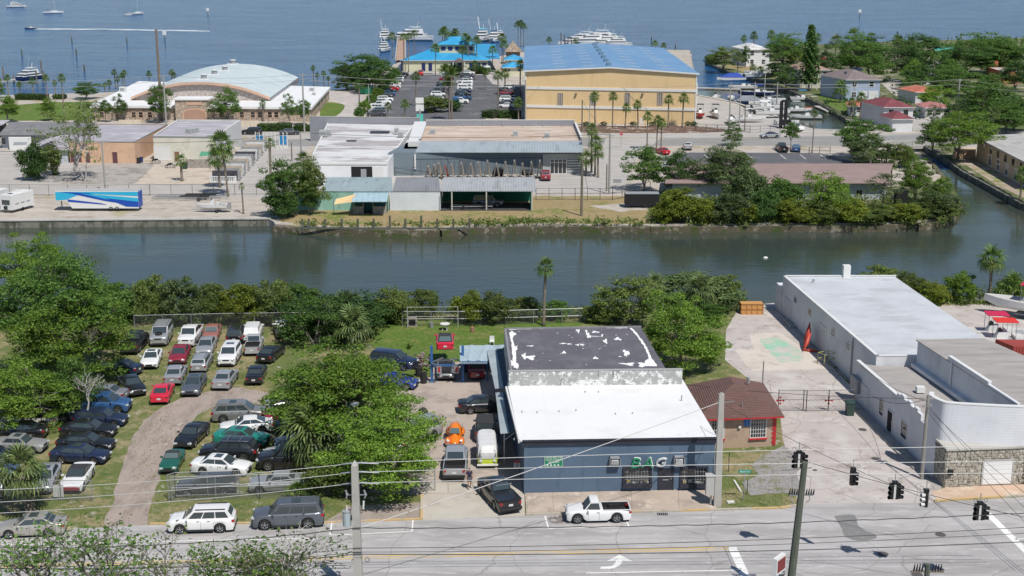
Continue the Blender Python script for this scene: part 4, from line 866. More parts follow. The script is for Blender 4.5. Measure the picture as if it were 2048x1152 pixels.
tree('big2',(20,590,266,772),775,'bright','bright green tree overhanging the black cars on the left',GT)
tree('big1',(-60,720,150,872),860,'bright','bright green tree at the left edge above the cream pickup',GT,bx=40)
tree('mid2',(95,715,205,835),835,'green','green limb heavy tree between grey saloon and blue utility vehicle',GT,bx=130)
tree('big2',(0,470,150,600),660,'bright','tall loose tree at upper left standing against the canal',GT,bx=60)
tree('big1',(545,684,858,905),905,'bright','huge bright green tree in the middle of the car lot',GT,bx=690)
tree('big2',(640,800,905,985),985,'bright','broad bright green tree beside the yard entrance',GT,bx=768)
tree('mid1',(555,720,680,860),860,'green','darker green side of the middle trees above the drooping palm',GT)
tree('mid2',(600,905,712,985),985,'olive','small leafy bush behind the front fence left of the tall pole',GT,name='shrub',cat='shrub')
tree('mid1',(582,580,790,690),672,'deep','dark green tree on the canal bank right of the wrecks',GT)
tree('mid3',(560,600,700,700),690,'green','mid green tree behind the stripped white vehicle',GT)
tree('big2',(1270,585,1455,752),742,'bright','round bright green tree between dark shop roof and brown roof',GT,bx=1370)
tree('mid1',(1190,548,1330,650),645,'olive','dark olive tree on the canal bank behind the shop',GT)
tree('mid2',(1280,548,1480,615),612,'dull','pale grey green thicket at the canal end of the side street',GT,name='shrub',cat='shrub')
tree('mid3',(1380,600,1450,640),640,'green','small green shrub below the cabbage palm by the pad',GT,name='shrub',cat='shrub')
GB='shrubs along the near canal bank'
hb=[(265,545,345,650,'olive'),(320,550,410,655,'dull'),(385,560,465,650,'olive'),(440,560,530,655,'yellow'),(500,555,590,655,'olive'),(560,560,640,650,'green'),(745,570,830,650,'olive'),(815,575,885,640,'olive'),(905,578,975,650,'yellow'),(950,580,1030,650,'olive'),(1020,590,1085,645,'olive'),(1085,596,1140,645,'green'),(1165,600,1225,650,'olive'),(180,560,280,650,'green'),(-30,600,40,660,'olive'),(1410,545,1485,612,'olive'),(1720,528,1800,592,'olive'),(1780,540,1850,600,'olive'),(1830,560,1900,612,'yellow'),(1888,540,1955,610,'bright'),(1985,555,2060,606,'olive')]
desc=['at the back corner behind the silver utility vehicle','behind the white pickup truck','behind the faded red saloon','behind the black utility vehicle','behind the stripped white vehicle','beside the dark green bank tree','at the left end of the lawn','behind the round white table','right of the pale garden fence','on the bank behind the shelter','on the bank left of the tall palm','on the bank right of the tall palm','at the broken fence behind the shop','under the canal side of the left tree','at the far left on the canal bank','beside the orange crate','just behind the tall white chimney block','behind the long white warehouse','yellowish, by the warehouse roof edge','bright, left of the right hand palm','right of the right hand palm']
for i,(a,b,c,d,k)in enumerate(hb):
 tree(['mid1','mid2','mid3'][i%3],(a,b,c,d),d-6,k,'bushy shrub '+desc[i],GB,name='shrub',cat='shrub')
def scatter(name,px,py0,py1,n,size,mat,seed,h=.5,label=None):
 rng=np.random.default_rng(seed);pts=[];nr=[]
 for _ in range(n):
  x=rng.uniform(*px);y=rng.uniform(py0,py1);g=P(x,y);k=22;hh=h*rng.uniform(.4,1.3)
  p=np.array(g)+rng.normal(size=(k,3))*np.array([.35,.35,hh*.5])+np.array([0,0,hh*.7]);p[:,2]=abs(p[:,2]);pts.append(p);q=rng.normal(size=(k,3))+np.array([0,0,.8]);nr.append(q/np.linalg.norm(q,axis=1)[:,None])
 me=leaf_mesh(name,np.concatenate(pts),np.concatenate(nr),size,rng);return link(name,me,LM[mat],None,'stuff')
def stuff(o,label,cat):o['label']=label;o['category']=cat
stuff(scatter('bank_undergrowth',(-60,700),612,650,420,.3,'olive',1,.9),'tangled low growth along the near canal bank on the left','undergrowth')
stuff(scatter('bank_undergrowth',(700,1240),618,642,260,.25,'yellow',2,.6),'tangled low growth along the near canal bank behind the lawn','undergrowth')
stuff(scatter('bank_undergrowth',(1300,1490),598,625,160,.25,'dull',3,.8),'dry tangled growth at the canal end of the side street','undergrowth')
stuff(scatter('bank_undergrowth',(1740,2060),588,612,130,.25,'olive',4,.6),'low growth on the bank right of the white warehouse','undergrowth')
stuff(scatter('bank_undergrowth',(940,1310),441,451,120,.3,'olive',5,.5),'green growth along the rocky far canal bank','undergrowth')
stuff(scatter('bank_undergrowth',(600,940),446,454,60,.28,'olive',6,.4),'weeds along the timber bulkhead of the far bank','undergrowth')
def grass(name,polys,dens,size,mat,seed,h,label):
 rng=random.Random(seed);mb=MB()
 for(x0,y0,x1,y1)in polys:
  a,b=P(x0,y1),P(x1,y0);n=int(dens*abs(x1-x0)/S((y0+y1)/2)*abs(P(x0,y0).y-P(x0,y1).y))
  for _ in range(n):
   x=rng.uniform(x0,x1);t=rng.random();g=P(x,y0).lerp(P(x,y1),t)
   for k in range(3):an=rng.random()*6.28;l=h*rng.uniform(.5,1.4);d=Vector((math.cos(an),math.sin(an),0));s_=d.cross(Vector((0,0,1)))*size;mb.add([g-s_,g+s_,g+d*l*.6+Vector((0,0,l))],[(0,1,2)])
 o=mb.build(name,LM[mat],None,'stuff');stuff(o,label,'grass')
grass('grass_tufts',[(140,960,215,1040),(290,960,340,1040),(340,1000,700,1042),(265,800,340,960),(100,935,215,960),(300,740,560,790),(1440,880,1560,1012),(780,645,1010,700),(340,850,430,960)],9,.018,'yellow',4,.10,'short rough grass of the car lot and verges')
grass('grass_tufts',[(0,1000,190,1045),(240,700,500,760),(1560,980,1600,1012)],9,.018,'dull',5,.11,'dry straw coloured grass tufts of the car lot')
GP='near palm trees'
palm(60,1032,945,64,'cabbage palm with rough boots at the street edge on the left',GP,near=True,lk='palmpale',nf=34,boots=True,tx=48,tr=.28)
palm(632,935,868,74,'drooping palm under the big middle tree',GP,near=True,lk='palmpale',nf=34,tr=.28,boots=True)
palm(1087,652,535,24,'tall thin palm standing alone behind the shop',GP,near=True,nf=26,tr=.17,tx=1091)
palm(1978,606,520,33,'cabbage palm with dead skirt by the right hand yard',GP,near=True,skirt=True,nf=34,tr=.2)
palm(690,668,615,44,'palm crown rising from the bank trees above the lot',GP,near=True,lk='palmpale',nf=24,tr=.2)
palm(705,698,655,46,'low drooping palm at the left edge of the lawn',GP,near=True,lk='palmpale',nf=24,tr=.2,lo=-.4)
palm(1397,632,582,40,'pale palm on the bank right of the round tree',GP,near=True,lk='palmpale',nf=28,tr=.2)
palm(1308,628,570,30,'pale palm top behind the dark olive tree',GP,near=True,lk='palmpale',nf=20,tr=.2)
palm(2022,612,582,42,'low palm thicket beside the red topped boat',GP,near=True,nf=24,tr=.2,lo=-.2)
palm(596,1000,985,30,'low spiky palmetto growing through the front fence',GP,near=True,lk='palm',nf=14,tr=.08,lo=.15)
palm(817,720,700,15,'small potted palm sapling behind the scrap heap',GP,near=True,nf=9,tr=.05,lo=.6,kind='feather')
GF='palms before the yellow boat store'
for i,(x,b,c,r)in enumerate([(1069,240,199,13),(1108,241,217,9),(1138,241,204,12),(1190,253,194,14),(1225,255,193,12),(1250,256,216,12),(1276,256,210,12),(1336,255,200,13),(1364,255,197,14)]):
 palm(x,b,c,r,'cabbage palm against the yellow wall, '+['first from the left','short one, second from the left','third from the left','fourth from the left','tall one in the middle of the wall','leaning one right of the middle','third from the right','second from the right','last one at the right end'][i],GF,near=False,tx=x+(i%3-1)*2)
GR='tall palms round the blue roofed restaurant'
rp=[(785,116,74,11),(808,146,76,11),(817,144,74,10),(830,118,68,10),(871,150,98,13),(886,139,66,12),(890,139,62,12),(899,134,72,11),(909,136,72,11),(912,136,66,12),(932,140,76,12),(938,141,80,10),(954,141,82,12),(926,152,102,12),(985,140,101,12),(1004,146,76,12),(1007,147,90,12),(1036,94,50,10),(1041,94,47,9),(1047,94,54,9),(1098,98,80,8),(1150,97,84,8),(1310,103,88,9),(1327,103,92,8)]
rl=['beside the pier','at the left corner of the restaurant','second at the left corner of the restaurant','behind the left roof slope','alone before the left roof slope','left of a tight pair','right of a tight pair','just left of the roof middle','left one of the middle pair','right one of the middle pair','before the entrance, left','before the entrance, right','right of the entrance','short, before the entrance porch','at the right end of the restaurant','tall, beside the thatched hut','lower, beside the thatched hut','behind the thatched hut, left','behind the thatched hut, middle','behind the thatched hut, right','behind the left part of the blue store roof','before the white yachts','behind the right part of the blue store roof','at the right end behind the blue store roof']
for(x,b,c,r),l in zip(rp,rl):palm(x,b,c,r,'tall palm '+l,GR,kind='round2',tr=.16)
GM='palms in the marina car park'
for(x,b,c,r),l in zip([(832,212,153,13),(899,240,168,17),(904,242,150,18),(892,200,142,16),(776,238,213,10),(810,238,208,12),(997,234,152,13),(1010,190,148,12),(1037,242,206,13),(1040,190,130,13),(970,180,146,8),(950,160,128,9)],['at the left of the car park island','lower of the two on the island tip','taller of the two on the island tip','between the middle rows of cars','small, beside the parked minivan','small, beside the turquoise sign','tall, before the right row of cars','near the small blue roof','at the left corner of the yellow store','tall, at the far corner of the yellow store','short, beside the restaurant walk','short, before the restaurant steps']):palm(x,b,c,r,'palm '+l,GM,kind='feather' if r>15 else 'round')
GS_='palms along the park shore'
for(x,b,c,r),l in zip([(17,190,156,9),(40,188,169,8),(66,188,163,9),(95,200,156,9),(112,195,165,7),(129,238,157,11),(219,182,166,8),(231,178,145,8),(236,178,158,7),(246,177,151,8),(251,177,146,8),(299,166,148,8),(344,165,145,8),(349,165,150,7),(527,243,207,9),(628,172,136,7),(648,172,147,7),(657,172,156,6),(635,175,150,6),(210,184,170,6)],['by the jetty at the far left','left of the moored fishing boat','right under the fishing boat','at the left end of the clipped hedge','right of the clipped hedge','tall and bare stemmed on the lawn','left of the shore palms','tallest of the shore palms','below the tallest shore palm','left of a shore pair','right of a shore pair','alone left of the tall mast','beside the arched roof, left','beside the arched roof, right','before the stone wall of the hall','right of the arched roof','second right of the arched roof','last right of the arched roof','bushy, right of the arched roof','smallest, left of the shore palms']):palm(x,b,c,r,'small palm '+l,GS_,tr=.16)
GC='palms on the far canal side'
palm(456,393,292,34,'tall cabbage palm before the pale stone slabs',GC,near=True,nf=30,tr=.2,tx=448,skirt=False)
palm(440,375,318,26,'lower cabbage palm behind the wooden fence',GC,near=True,nf=28,tr=.2,skirt=True)
palm(364,362,322,17,'stout palm in the workshop forecourt',GC,near=True,nf=20,tr=.24)
palm(487,428,372,9,'young thin palm beside the boat trailer',GC,near=True,nf=14,tr=.13)
palm(543,380,287,14,'slender palm left of the dark leafy trees',GC,near=True,nf=18,tr=.18)
palm(608,350,322,22,'palm crown behind the dark leafy tree',GC,nf=24)
palm(1183,345,260,17,'tall palm at the right corner of the grey shop',GC,near=True,nf=24)
palm(1190,350,285,18,'middle palm at the right corner of the grey shop',GC,near=True,nf=24)
palm(1172,352,318,20,'low palm at the right corner of the grey shop',GC,near=True,nf=24)
palm(1196,355,305,18,'leaning palm in the yellow kerbed bed',GC,near=True,nf=22)
palm(1294,300,233,13,'tall palm left of the pair by the far road',GC)
palm(1313,300,240,12,'left palm of the pair by the far road',GC)
palm(1322,300,246,13,'right palm of the pair by the far road',GC)
palm(1624,306,228,9,'thin palm before the boat basin',GC)
palm(1985,268,228,17,'pale palm among the trees above the right bank',GC,lk='palmpale')
palm(2040,400,350,20,'palm before the peach house at the right edge',GC,near=True,nf=24)
palm(664,402,378,16,'small palm before the green shed',GC,near=True,nf=16)
for(x,b,c,r),l in zip([(1748,372,350,13),(1762,368,338,12),(1782,368,330,14),(1772,330,300,16),(1740,340,306,14)],['first','second','third','fourth','fifth']):palm(x,b,c,r,f'{l} of the scrubby palms behind the brown roof end',GC,lk='palmpale')
GH='palms round the canal houses'
for(x,b,c,r,k),l in zip([(1487,120,77,9,'palm'),(1507,118,72,11,'palm'),(1540,118,70,12,'palm'),(1632,130,76,12,'palm'),(1475,148,115,14,'palmpale'),(1680,205,178,20,'palm'),(1720,235,196,14,'palm'),(1790,140,78,11,'palm'),(1797,140,80,10,'palm'),(1818,140,86,13,'palm'),(1847,120,84,7,'palm'),(1866,170,112,14,'palm'),(1670,120,84,18,'palmpale'),(1505,150,135,9,'palm'),(1520,155,140,9,'palm'),(1700,250,205,12,'palm')],['low, left of the white roofed house','behind the white roofed house','right of the white roofed house','right of the tall conifer','thick, on the canal point','before the pale blue house','left of the red roofed house','left one of the shore pair','right one of the shore pair','bushy, right of the shore pair','alone against the bay','among the right hand trees','pale, on the left of the big dark tree','short, before the white roofed house','second short, before the white roofed house','over the small red roof']):palm(x,b,c,r,'palm '+l,GH,lk=k,kind='round')
GTF='trees on the far side'
def ft(kind,bb,b,lk,label,**k):return tree(kind,bb,b,lk,label,k.pop('group',GTF),**k)
ft('mid1',(668,106,790,182),178,'deep','wide dark green tree left of the restaurant')
ft('mid2',(700,120,790,190),186,'deep','lower dark green tree left of the marina car park')
ft('mid3',(665,130,720,184),181,'deep','left end of the dark green grove by the bay')
ft('mid1',(292,168,345,238),246,'green','leafy tree left of the hall entrance')
ft('mid3',(226,190,258,232),242,'green','small tree before the left wing of the hall',bx=240)
ft('mid2',(195,200,228,232),244,'green','round small tree at the left corner of the hall')
ft('mid2',(432,176,486,240),246,'green','leafy tree right of the hall entrance')
ft('open1',(410,196,448,234),244,'green','thin tree before the hall entrance')
ft('mid3',(562,190,594,238),248,'green','tree before the right wing of the hall',bx=580)
ft('mid1',(590,198,626,238),250,'green','second tree before the right wing of the hall')
ft('mid1',(143,163,202,195),198,'deep','wide dark tree on the park shore')
ft('mid2',(78,196,116,238),242,'bright','bright young tree on the park lawn')
ft('mid1',(-10,190,42,240),245,'bright','bright tree at the left edge of the park')
ft('mid3',(-15,160,12,195),196,'green','small tree cut by the left edge above the park')
ft('open2',(78,208,222,345),362,'olive','tall airy tree with pale twin trunks before the peach garage',bx=168,trunk_r=.28,barkm=palebark)
ft('open1',(150,190,215,290),358,'olive','airy upper crown behind the peach garage tree',bx=172,barkm=palebark)
ft('mid1',(40,282,102,362),360,'deep','dense dark green shrub beside the west lane',name='shrub',cat='shrub')
ft('mid2',(86,286,128,350),350,'olive','yellowish side of the shrub beside the west lane',name='shrub',cat='shrub')
ft('mid1',(524,315,608,430),436,'green','leafy canal tree left of the green shed')
ft('mid2',(590,318,662,420),428,'olive','olive canal tree before the white roofed workshop')
ft('mid3',(535,380,600,436),436,'deep','low dark shrub at the end of the seawall',name='shrub',cat='shrub')
ft('mid1',(1242,290,1335,380),382,'green','round green tree beside the forecourt lane')
ft('mid2',(1318,302,1390,390),392,'deep','dark tree right of the round green tree')
ft('big1',(1380,286,1520,390),396,'dull','wide grey green tree over the brown roof')
ft('mid1',(1310,370,1400,448),444,'yellow','yellow green mangrove shrub beside the black trailer',name='shrub',cat='shrub')
ft('mid2',(1375,395,1440,450),446,'yellow','second yellow green shrub on the rocky bank',name='shrub',cat='shrub')
ft('mid3',(1420,380,1500,450),446,'dull','grey green shrub in the middle of the bank',name='shrub',cat='shrub')
ft('mid1',(1500,370,1560,448),445,'deep','dark green shrub before the house wall',name='shrub',cat='shrub')
ft('mid2',(1540,395,1610,448),445,'yellow','yellow green shrub below the thin tree',name='shrub',cat='shrub')
ft('open1',(1580,335,1700,430),440,'bright','thin branching tree with bright leaves before the long house')
ft('mid3',(1600,400,1680,448),445,'olive','low olive shrub under the thin tree',name='shrub',cat='shrub')
ft('mid1',(1660,395,1740,448),445,'yellow','yellow green shrub left of the dark bin',name='shrub',cat='shrub')
ft('mid2',(1720,405,1800,446),443,'olive','olive shrub under the dark bin',name='shrub',cat='shrub')
ft('open1',(1720,340,1810,400),420,'dull','thin grey green tree at the end of the brown roof')
ft('big2',(1790,312,1872,400),405,'bright','dense bright tree at the bend of the side canal')
ft('mid3',(1825,370,1925,440),436,'dull','feathery grey green tree leaning over the canal point',bx=1850)
ft('mid1',(1815,400,1870,440),438,'olive','low dark shrub on the canal point',name='shrub',cat='shrub')
ft('mid1',(1665,235,1770,305),318,'green','spreading green tree over the bridge approach')
ft('mid2',(1690,275,1790,330),330,'dull','dull green scrub below the bridge',name='shrub',cat='shrub')
ft('mid3',(1780,285,1830,335),335,'olive','scrub at the far end of the bridge',name='shrub',cat='shrub')
ft('big1',(1842,222,1990,308),322,'bright','very wide green tree beside the bridge and peach house',bx=1915)
ft('mid3',(1444,246,1486,290),292,'green','small round street tree left on the far road',bx=1466)
ft('mid2',(1560,244,1602,282),300,'green','small round street tree beside the silver convertible')
ft('mid1',(1480,90,1500,135),136,'deep','slim dark tree beside the white roofed house')
ft('mid1',(1412,92,1480,140),140,'olive','dark wind shaped tree on the tip of the point')
ft('mid3',(1408,108,1432,128),126,'deep','low shrub at the very tip of the point',name='shrub',cat='shrub')
ft('big1',(1515,66,1612,128),165,'green','big domed tree between the two houses on the point')
ft('mid2',(1572,98,1612,130),160,'yellow','small yellow leafed tree left of the conifer')
ft('mid3',(1525,110,1600,165),166,'deep','dark understorey of the big domed tree')
ft('big2',(1655,62,1780,160),165,'green','largest domed tree behind the pale blue house')
ft('big1',(1700,72,1775,150),158,'deep','dark right half of the domed trees behind the pale blue house')
ft('mid1',(1770,90,1860,160),165,'deep','dark trees right of the domed tree')
ft('mid2',(1800,120,1850,165),172,'bright','bright small tree beside the wooden steps')
ft('big1',(1890,66,2060,145),150,'green','widest tree mass at the upper right by the bay')
ft('big2',(1860,88,1990,150),155,'deep','dark trees before the turquoise roof')
ft('mid1',(1840,135,1955,190),192,'green','mid green tree left of the terracotta house')
ft('mid2',(1990,120,2070,180),182,'deep','dark tree behind the terracotta house')
ft('mid3',(1900,170,2060,240),245,'green','low green trees below the terracotta house')
ft('mid1',(1985,190,2070,262),262,'deep','dark green tree at the right edge above the road')
ft('mid2',(1920,180,1990,235),240,'olive','olive tree behind the power pole')
ft('mid1',(1830,168,1900,225),226,'bright','bright green tree above the orange roof')
ft('open1',(1845,205,1885,250),252,'dull','thin grey tree before the white cottage')
ft('mid3',(1800,150,1845,180),184,'green','shrub by the house drive',name='shrub',cat='shrub')
ft('mid2',(835,190,900,224),224,'olive','rounded shrubs on the car park island',name='shrub',cat='shrub')
ft('mid3',(890,196,925,222),223,'deep','reddish bushes at the island end',name='shrub',cat='shrub')
ft('mid2',(885,128,930,150),150,'deep','dark shrubs before the restaurant door',name='shrub',cat='shrub')
ft('mid1',(930,130,985,146),147,'deep','planting beside the restaurant steps',name='shrub',cat='shrub')
for i in range(7):
 x=718+i*12;y=232-i*13.0
 ft(['mid1','mid2','mid3'][i%3],(x-12,y-20,x+14,y+6),y+5,'bright' if i%2 else 'green','clipped shrub beside the marina car park, '+ordn[i]+' from the road',name='shrub',cat='shrub',group='shrubs up the left side of the marina car park')
for i,x in enumerate((1173,1207,1266,1304,1376,1388)):ft('small1',(x-8,243,x+8,253),252,'hedge','dark clipped shrub at the foot of the yellow wall, '+ordn[i].replace('nearest','first')+' from the left',name='shrub',cat='shrub',group='clipped shrubs at the yellow wall')
for i,(a,b,c,d,k)in enumerate([(1300,405,1350,450,'yellow'),(1460,400,1530,450,'yellow'),(1575,410,1640,450,'yellow'),(1690,415,1760,448,'olive'),(1770,405,1850,446,'yellow'),(1850,395,1925,440,'olive'),(1520,350,1600,440,'green'),(1440,330,1530,430,'dull'),(1620,350,1700,430,'bright'),(1860,350,1905,410,'bright')]):
 ft(['mid1','mid2','mid3'][i%3],(a,b,c,d),min(d-3,445),k,'mangrove shrub on the far bank, '+['beside the black trailer','under the grey green tree','under the thin tree','left of the black bin','right of the black bin','at the tip of the point','before the blue grey wall','before the brown roof','right of the thin tree','at the canal bend'][i],name='shrub',cat='shrub',group='mangrove shrubs on the far bank')
stuff(scatter('far_undergrowth',(1310,1890),400,451,520,.32,'olive',15,.9),'low mangrove growth below the long house','undergrowth');stuff(scatter('far_undergrowth',(1640,2060),120,240,260,.5,'deep',16,1.6),'garden greenery between the canal houses','undergrowth');stuff(scatter('far_undergrowth',(1780,2060),84,110,90,.8,'green',17,3.0),'far off wood edge at the upper right','wood')
for i,(a,b,c,d,k,l)in enumerate([(1930,150,2010,215,'green','below the terracotta house'),(1800,128,1880,175,'deep','above the house drive'),(1620,92,1680,150,'deep','behind the brown roofed house'),(1860,118,1930,165,'green','left of the terracotta house wall'),(1960,205,2060,262,'green','at the right edge above the road'),(1885,195,1960,245,'deep','left of the power pole'),(1780,70,1900,130,'deep','on the bay shore behind the palms'),(1960,85,2070,150,'green','at the upper right corner'),(1545,130,1600,175,'deep','at the basin edge by the lifts'),(1830,240,1900,300,'green','left of the very wide tree'),(596,345,640,430,'green','between the two canal trees'),(562,330,625,400,'deep','filling the two canal trees')]):
 ft(['mid2','mid1','mid3'][i%3],(a,b,c,d),d+4 if i<10 else 430,k,'leafy tree '+l)
def conifer():
 rng=np.random.default_rng(4);pos=[];nr=[]
 for k in range(26):
  z=.12+.88*k/26;r=.24*(1-z)**.75+.02
  for j in range(7):
   a=j*6.283/7+k*.7
   for q in range(26):t=rng.random();pos.append((math.cos(a)*r*t+rng.normal()*.012,math.sin(a)*r*t+rng.normal()*.012,z+.02*t+rng.normal()*.006));nr.append(rng.normal(size=3)+np.array([0,0,1.2]))
 nr=np.array(nr);nr/=np.linalg.norm(nr,axis=1)[:,None];return leaf_mesh('crown',np.array(pos),nr,.04,rng)
g=P(1617,182);h=HZ(1617,182,50);t=thing('conifer_tree','tall dark conifer with tiered branches above the two storey house','tree',(g.x,g.y,0));o=link('crown',conifer(),LM['deep'],t,'stuff');o.scale=(h*.78,h*.78,h);MB().tube([(0,0,0),(0,0,h)],[.35,.06],8).build('trunk',bark,t)
def hedge(a,b,wd,h,label,zoff=0):
 A,B=P(*a),P(*b);L=(B-A).length;rng=np.random.default_rng(int(a[0]));t=thing('hedge',label,'hedge',(A.x,A.y,0),math.atan2((B-A).y,(B-A).x))
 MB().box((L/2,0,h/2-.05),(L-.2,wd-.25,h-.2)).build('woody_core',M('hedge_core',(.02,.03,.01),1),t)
 n=int(L*130);p=np.stack([rng.uniform(0,L,n),rng.uniform(-wd/2,wd/2,n),rng.uniform(0,h,n)],1);f=rng.random(n)
 p[:,2]=np.where(f<.45,h+rng.normal(size=n)*.06,p[:,2]);p[:,1]=np.where(f>=.45,-wd/2+rng.normal(size=n)*.05,p[:,1]);q=rng.normal(size=(n,3))+np.where(f[:,None]<.45,[[0,0,1.5]],[[0,-1.5,.5]]);q/=np.linalg.norm(q,axis=1)[:,None]
 link('foliage',leaf_mesh('foliage',p,q,.28,rng),LM['hedge'],t,'stuff')
hedge((34,199),(95,200),3,1.6,'long clipped hedge in the park left of the hall');hedge((108,198),(132,198),3,1.3,'short clipped hedge in the park beside the palms')
hedge((516,262),(584,262),3,1.7,'rounded clipped hedge before the hall wall');hedge((588,262),(622,262),3,1.4,'darker clipped hedge beside the power pole');hedge((972,234),(995,236),4,1.8,'clipped hedge block left of the drive exit');hedge((1000,235),(1040,236),4,1.8,'clipped hedge block before the right row')
def sparse(seed,h,r,n1,leafn,leaf,bare=.15):
 rng=random.Random(seed);nr=np.random.default_rng(seed);mb=MB();tips=[]
 def grow(p,d,l,rad,lev):
  q=p+d*l+Vector((rng.uniform(-.1,.1),rng.uniform(-.1,.1),0))*l;m=(p+q)/2+Vector((rng.uniform(-.08,.08),rng.uniform(-.08,.08),rng.uniform(-.04,.08)))*l
  mb.tube([p,m,q],[rad,rad*.8,rad*.6],5 if lev<2 else 3,False)
  if lev>=4:tips.append(q);return
  for k in range(rng.choice((2,3,3))if lev else n1):
   nd_=(d+Vector((rng.gauss(0,.62),rng.gauss(0,.62),rng.gauss(.06,.26)))).normalized();grow(q if rng.random()>.25 else m,nd_,l*rng.uniform(.6,.88),rad*.6,lev+1)
  if lev>=2:tips.append(q)
 grow(Vector((0,0,0)),Vector((0,0,1)),h*.34,r,0)
 P_=[];N_=[]
 for t in tips:
  if rng.random()<bare:continue
  k=rng.randint(leafn//2,leafn);P_.append(np.array(t)+nr.normal(size=(k,3))*.28);q=nr.normal(size=(k,3))+np.array([0,0,.7]);N_.append(q/np.linalg.norm(q,axis=1)[:,None])
 return mb.mesh('branches'),leaf_mesh('foliage',np.concatenate(P_),np.concatenate(N_),leaf,nr)
for i,(px,py,top,seed,lk,n,bare,sx,label)in enumerate([(225,1250,1052,3,'green',12,.2,1.5,'thin leafed street tree at the lower left, its crown over the road'),(80,1255,1068,12,'green',10,.25,1.5,'thin leafed tree cut by the lower left corner'),(345,1270,1085,21,'olive',9,.35,1.4,'low sparse tree between the lower left tree and the leafier one'),(450,1245,1072,5,'green',15,.1,1.4,'leafier street tree below the dark grey utility vehicle'),(540,1262,1088,14,'olive',11,.3,1.3,'dense low tree right of the leafier street tree'),(570,1228,1042,8,'dull',9,.55,1.3,'half bare grey twigged tree in front of the dark grey utility vehicle')]):
 g=P(px,py);h=HZ(px,py,top);br,lf=sparse(seed,h*.92,.16,6,n,.17,bare);t=thing('street_tree',label,'tree',(g.x,g.y,0),0,'thin trees along the near pavement')
 for nm,me,m in(('branches',br,palebark if i==5 else bark),('foliage',lf,LM[lk])):o=link(nm,me,m,t,'stuff');o.scale=(sx,sx,1)
for(px,py,h,l)in((118,718,4.2,'bleached dead snag standing inside the left trees'),(230,748,2.4,'bleached twisted branches over the navy saloon'),(178,852,3.0,'pale bare branch hanging before the blue vehicles')):
 g=P(px,py);br,lf=sparse(int(px),h*1.2,.09,4,2,.05);t=thing('dead_tree',l,'dead tree',(g.x,g.y,1.5),0,'bleached dead wood on the left');link('branches',br,palebark,t,'stuff')
def blockwall(name,col,joint=.75,bs=.06):
 m=M(name,col,.85,[dict(c=tuple(c*.82 for c in col),s=.7,lo=.5,hi=.7,a=.6),dict(kind='z',c=tuple(c*joint for c in col),s=.1,lo=.006,hi=.0,a=.5)],bump=(.2,25,.02),coords='Pos');return m
gutter=M('gutter_metal',(.5,.5,.49),.5,metal=.3)
class Wall:
 def __init__(s,A,B,n=None):
  s.A,s.B=Vector((A.x,A.y,0)),Vector((B.x,B.y,0));s.d=(s.B-s.A).normalized();s.L=(s.B-s.A).length;s.n=Vector((s.d.y,-s.d.x,0))
  if s.n.dot(Vector((0,0,0))-s.A)<0:s.n=-s.n
 def uz(s,px,py):p=WP(px,py,s.A,s.B);return(p-s.A).dot(s.d),p.z
 def rect(s,r):
  u0,z0=s.uz(r[0],r[3]);u1,z1=s.uz(r[2],r[3]);_,zt=s.uz((r[0]+r[2])/2,r[1]);_,zb=s.uz((r[0]+r[2])/2,r[3]);return min(u0,u1),max(u0,u1),zb,zt
 def box(s,mb,u0,u1,z0,z1,p0,p1):
  a=s.A+s.d*u0;b=s.A+s.d*u1;return mb.prism([(q.x,q.y)for q in(a+s.n*p0,b+s.n*p0,b+s.n*p1,a+s.n*p1)],z0,z1)
 def part(s,name,r,p0,p1,mat,parent,world=True):
  u0,u1,z0,z1=s.rect(r)if world else r;return s.box(MB(),u0,u1,z0,z1,p0,p1).build(name,mat,parent)
 def window(s,r,parent,fm,gm=None,nx=2,ny=2,fw=.07,proud=.05,world=True,sill=None,name='window',label=None):
  u0,u1,z0,z1=s.rect(r)if world else r;mb=MB()
  for(a,b,c,d)in((u0-fw,u1+fw,z1,z1+fw),(u0-fw,u1+fw,z0-fw,z0),(u0-fw,u0,z0,z1),(u1,u1+fw,z0,z1)):s.box(mb,a,b,c,d,-.02,proud)
  f=mb.build('frame',fm,None);w_=s.box(MB(),u0,u1,z0,z1,-.02,.012).build(name,gm or glass,parent);f.parent=w_
  if label:w_['label']=label
  for k in range(1,nx):u=u0+(u1-u0)*k/nx;s.box(MB(),u-fw*.22,u+fw*.22,z0,z1,.012,proud*.7).build('muntin',fm,w_)
  for k in range(1,ny):z=z0+(z1-z0)*k/ny;s.box(MB(),u0,u1,z-fw*.22,z+fw*.22,.013,proud*.66).build('muntin',fm,w_)
  if sill:s.box(MB(),u0-.15,u1+.15,z0-.2,z0-.07,-.02,.16).build('sill',sill,w_)
  return w_
 def door(s,r,parent,m,fm=None,panels=0,name='door',world=True):
  u0,u1,z0,z1=s.rect(r)if world else r;z0=max(z0,.02);o=s.box(MB(),u0,u1,z0,z1,-.02,.05).build(name,m,parent)
  if fm:
   mb=MB();s.box(mb,u0-.1,u1+.1,z1,z1+.1,-.01,.09);s.box(mb,u0-.1,u0,z0,z1,-.01,.09);s.box(mb,u1,u1+.1,z0,z1,-.01,.09);mb.build('frame',fm,o)
  for k in range(panels):z=z0+(z1-z0)*(k+.08)/panels;s.box(MB(),u0+.05,u1-.05,z,z+(z1-z0)*.84/panels,.05,.07).build('door_panel',m,o)
  if panels==0:s.box(MB(),u1-.16,u1-.1,z0+.95,z0+1.07,.05,.1).build('handle',steel,o)
  return o
def xy(p):return(p.x,p.y)
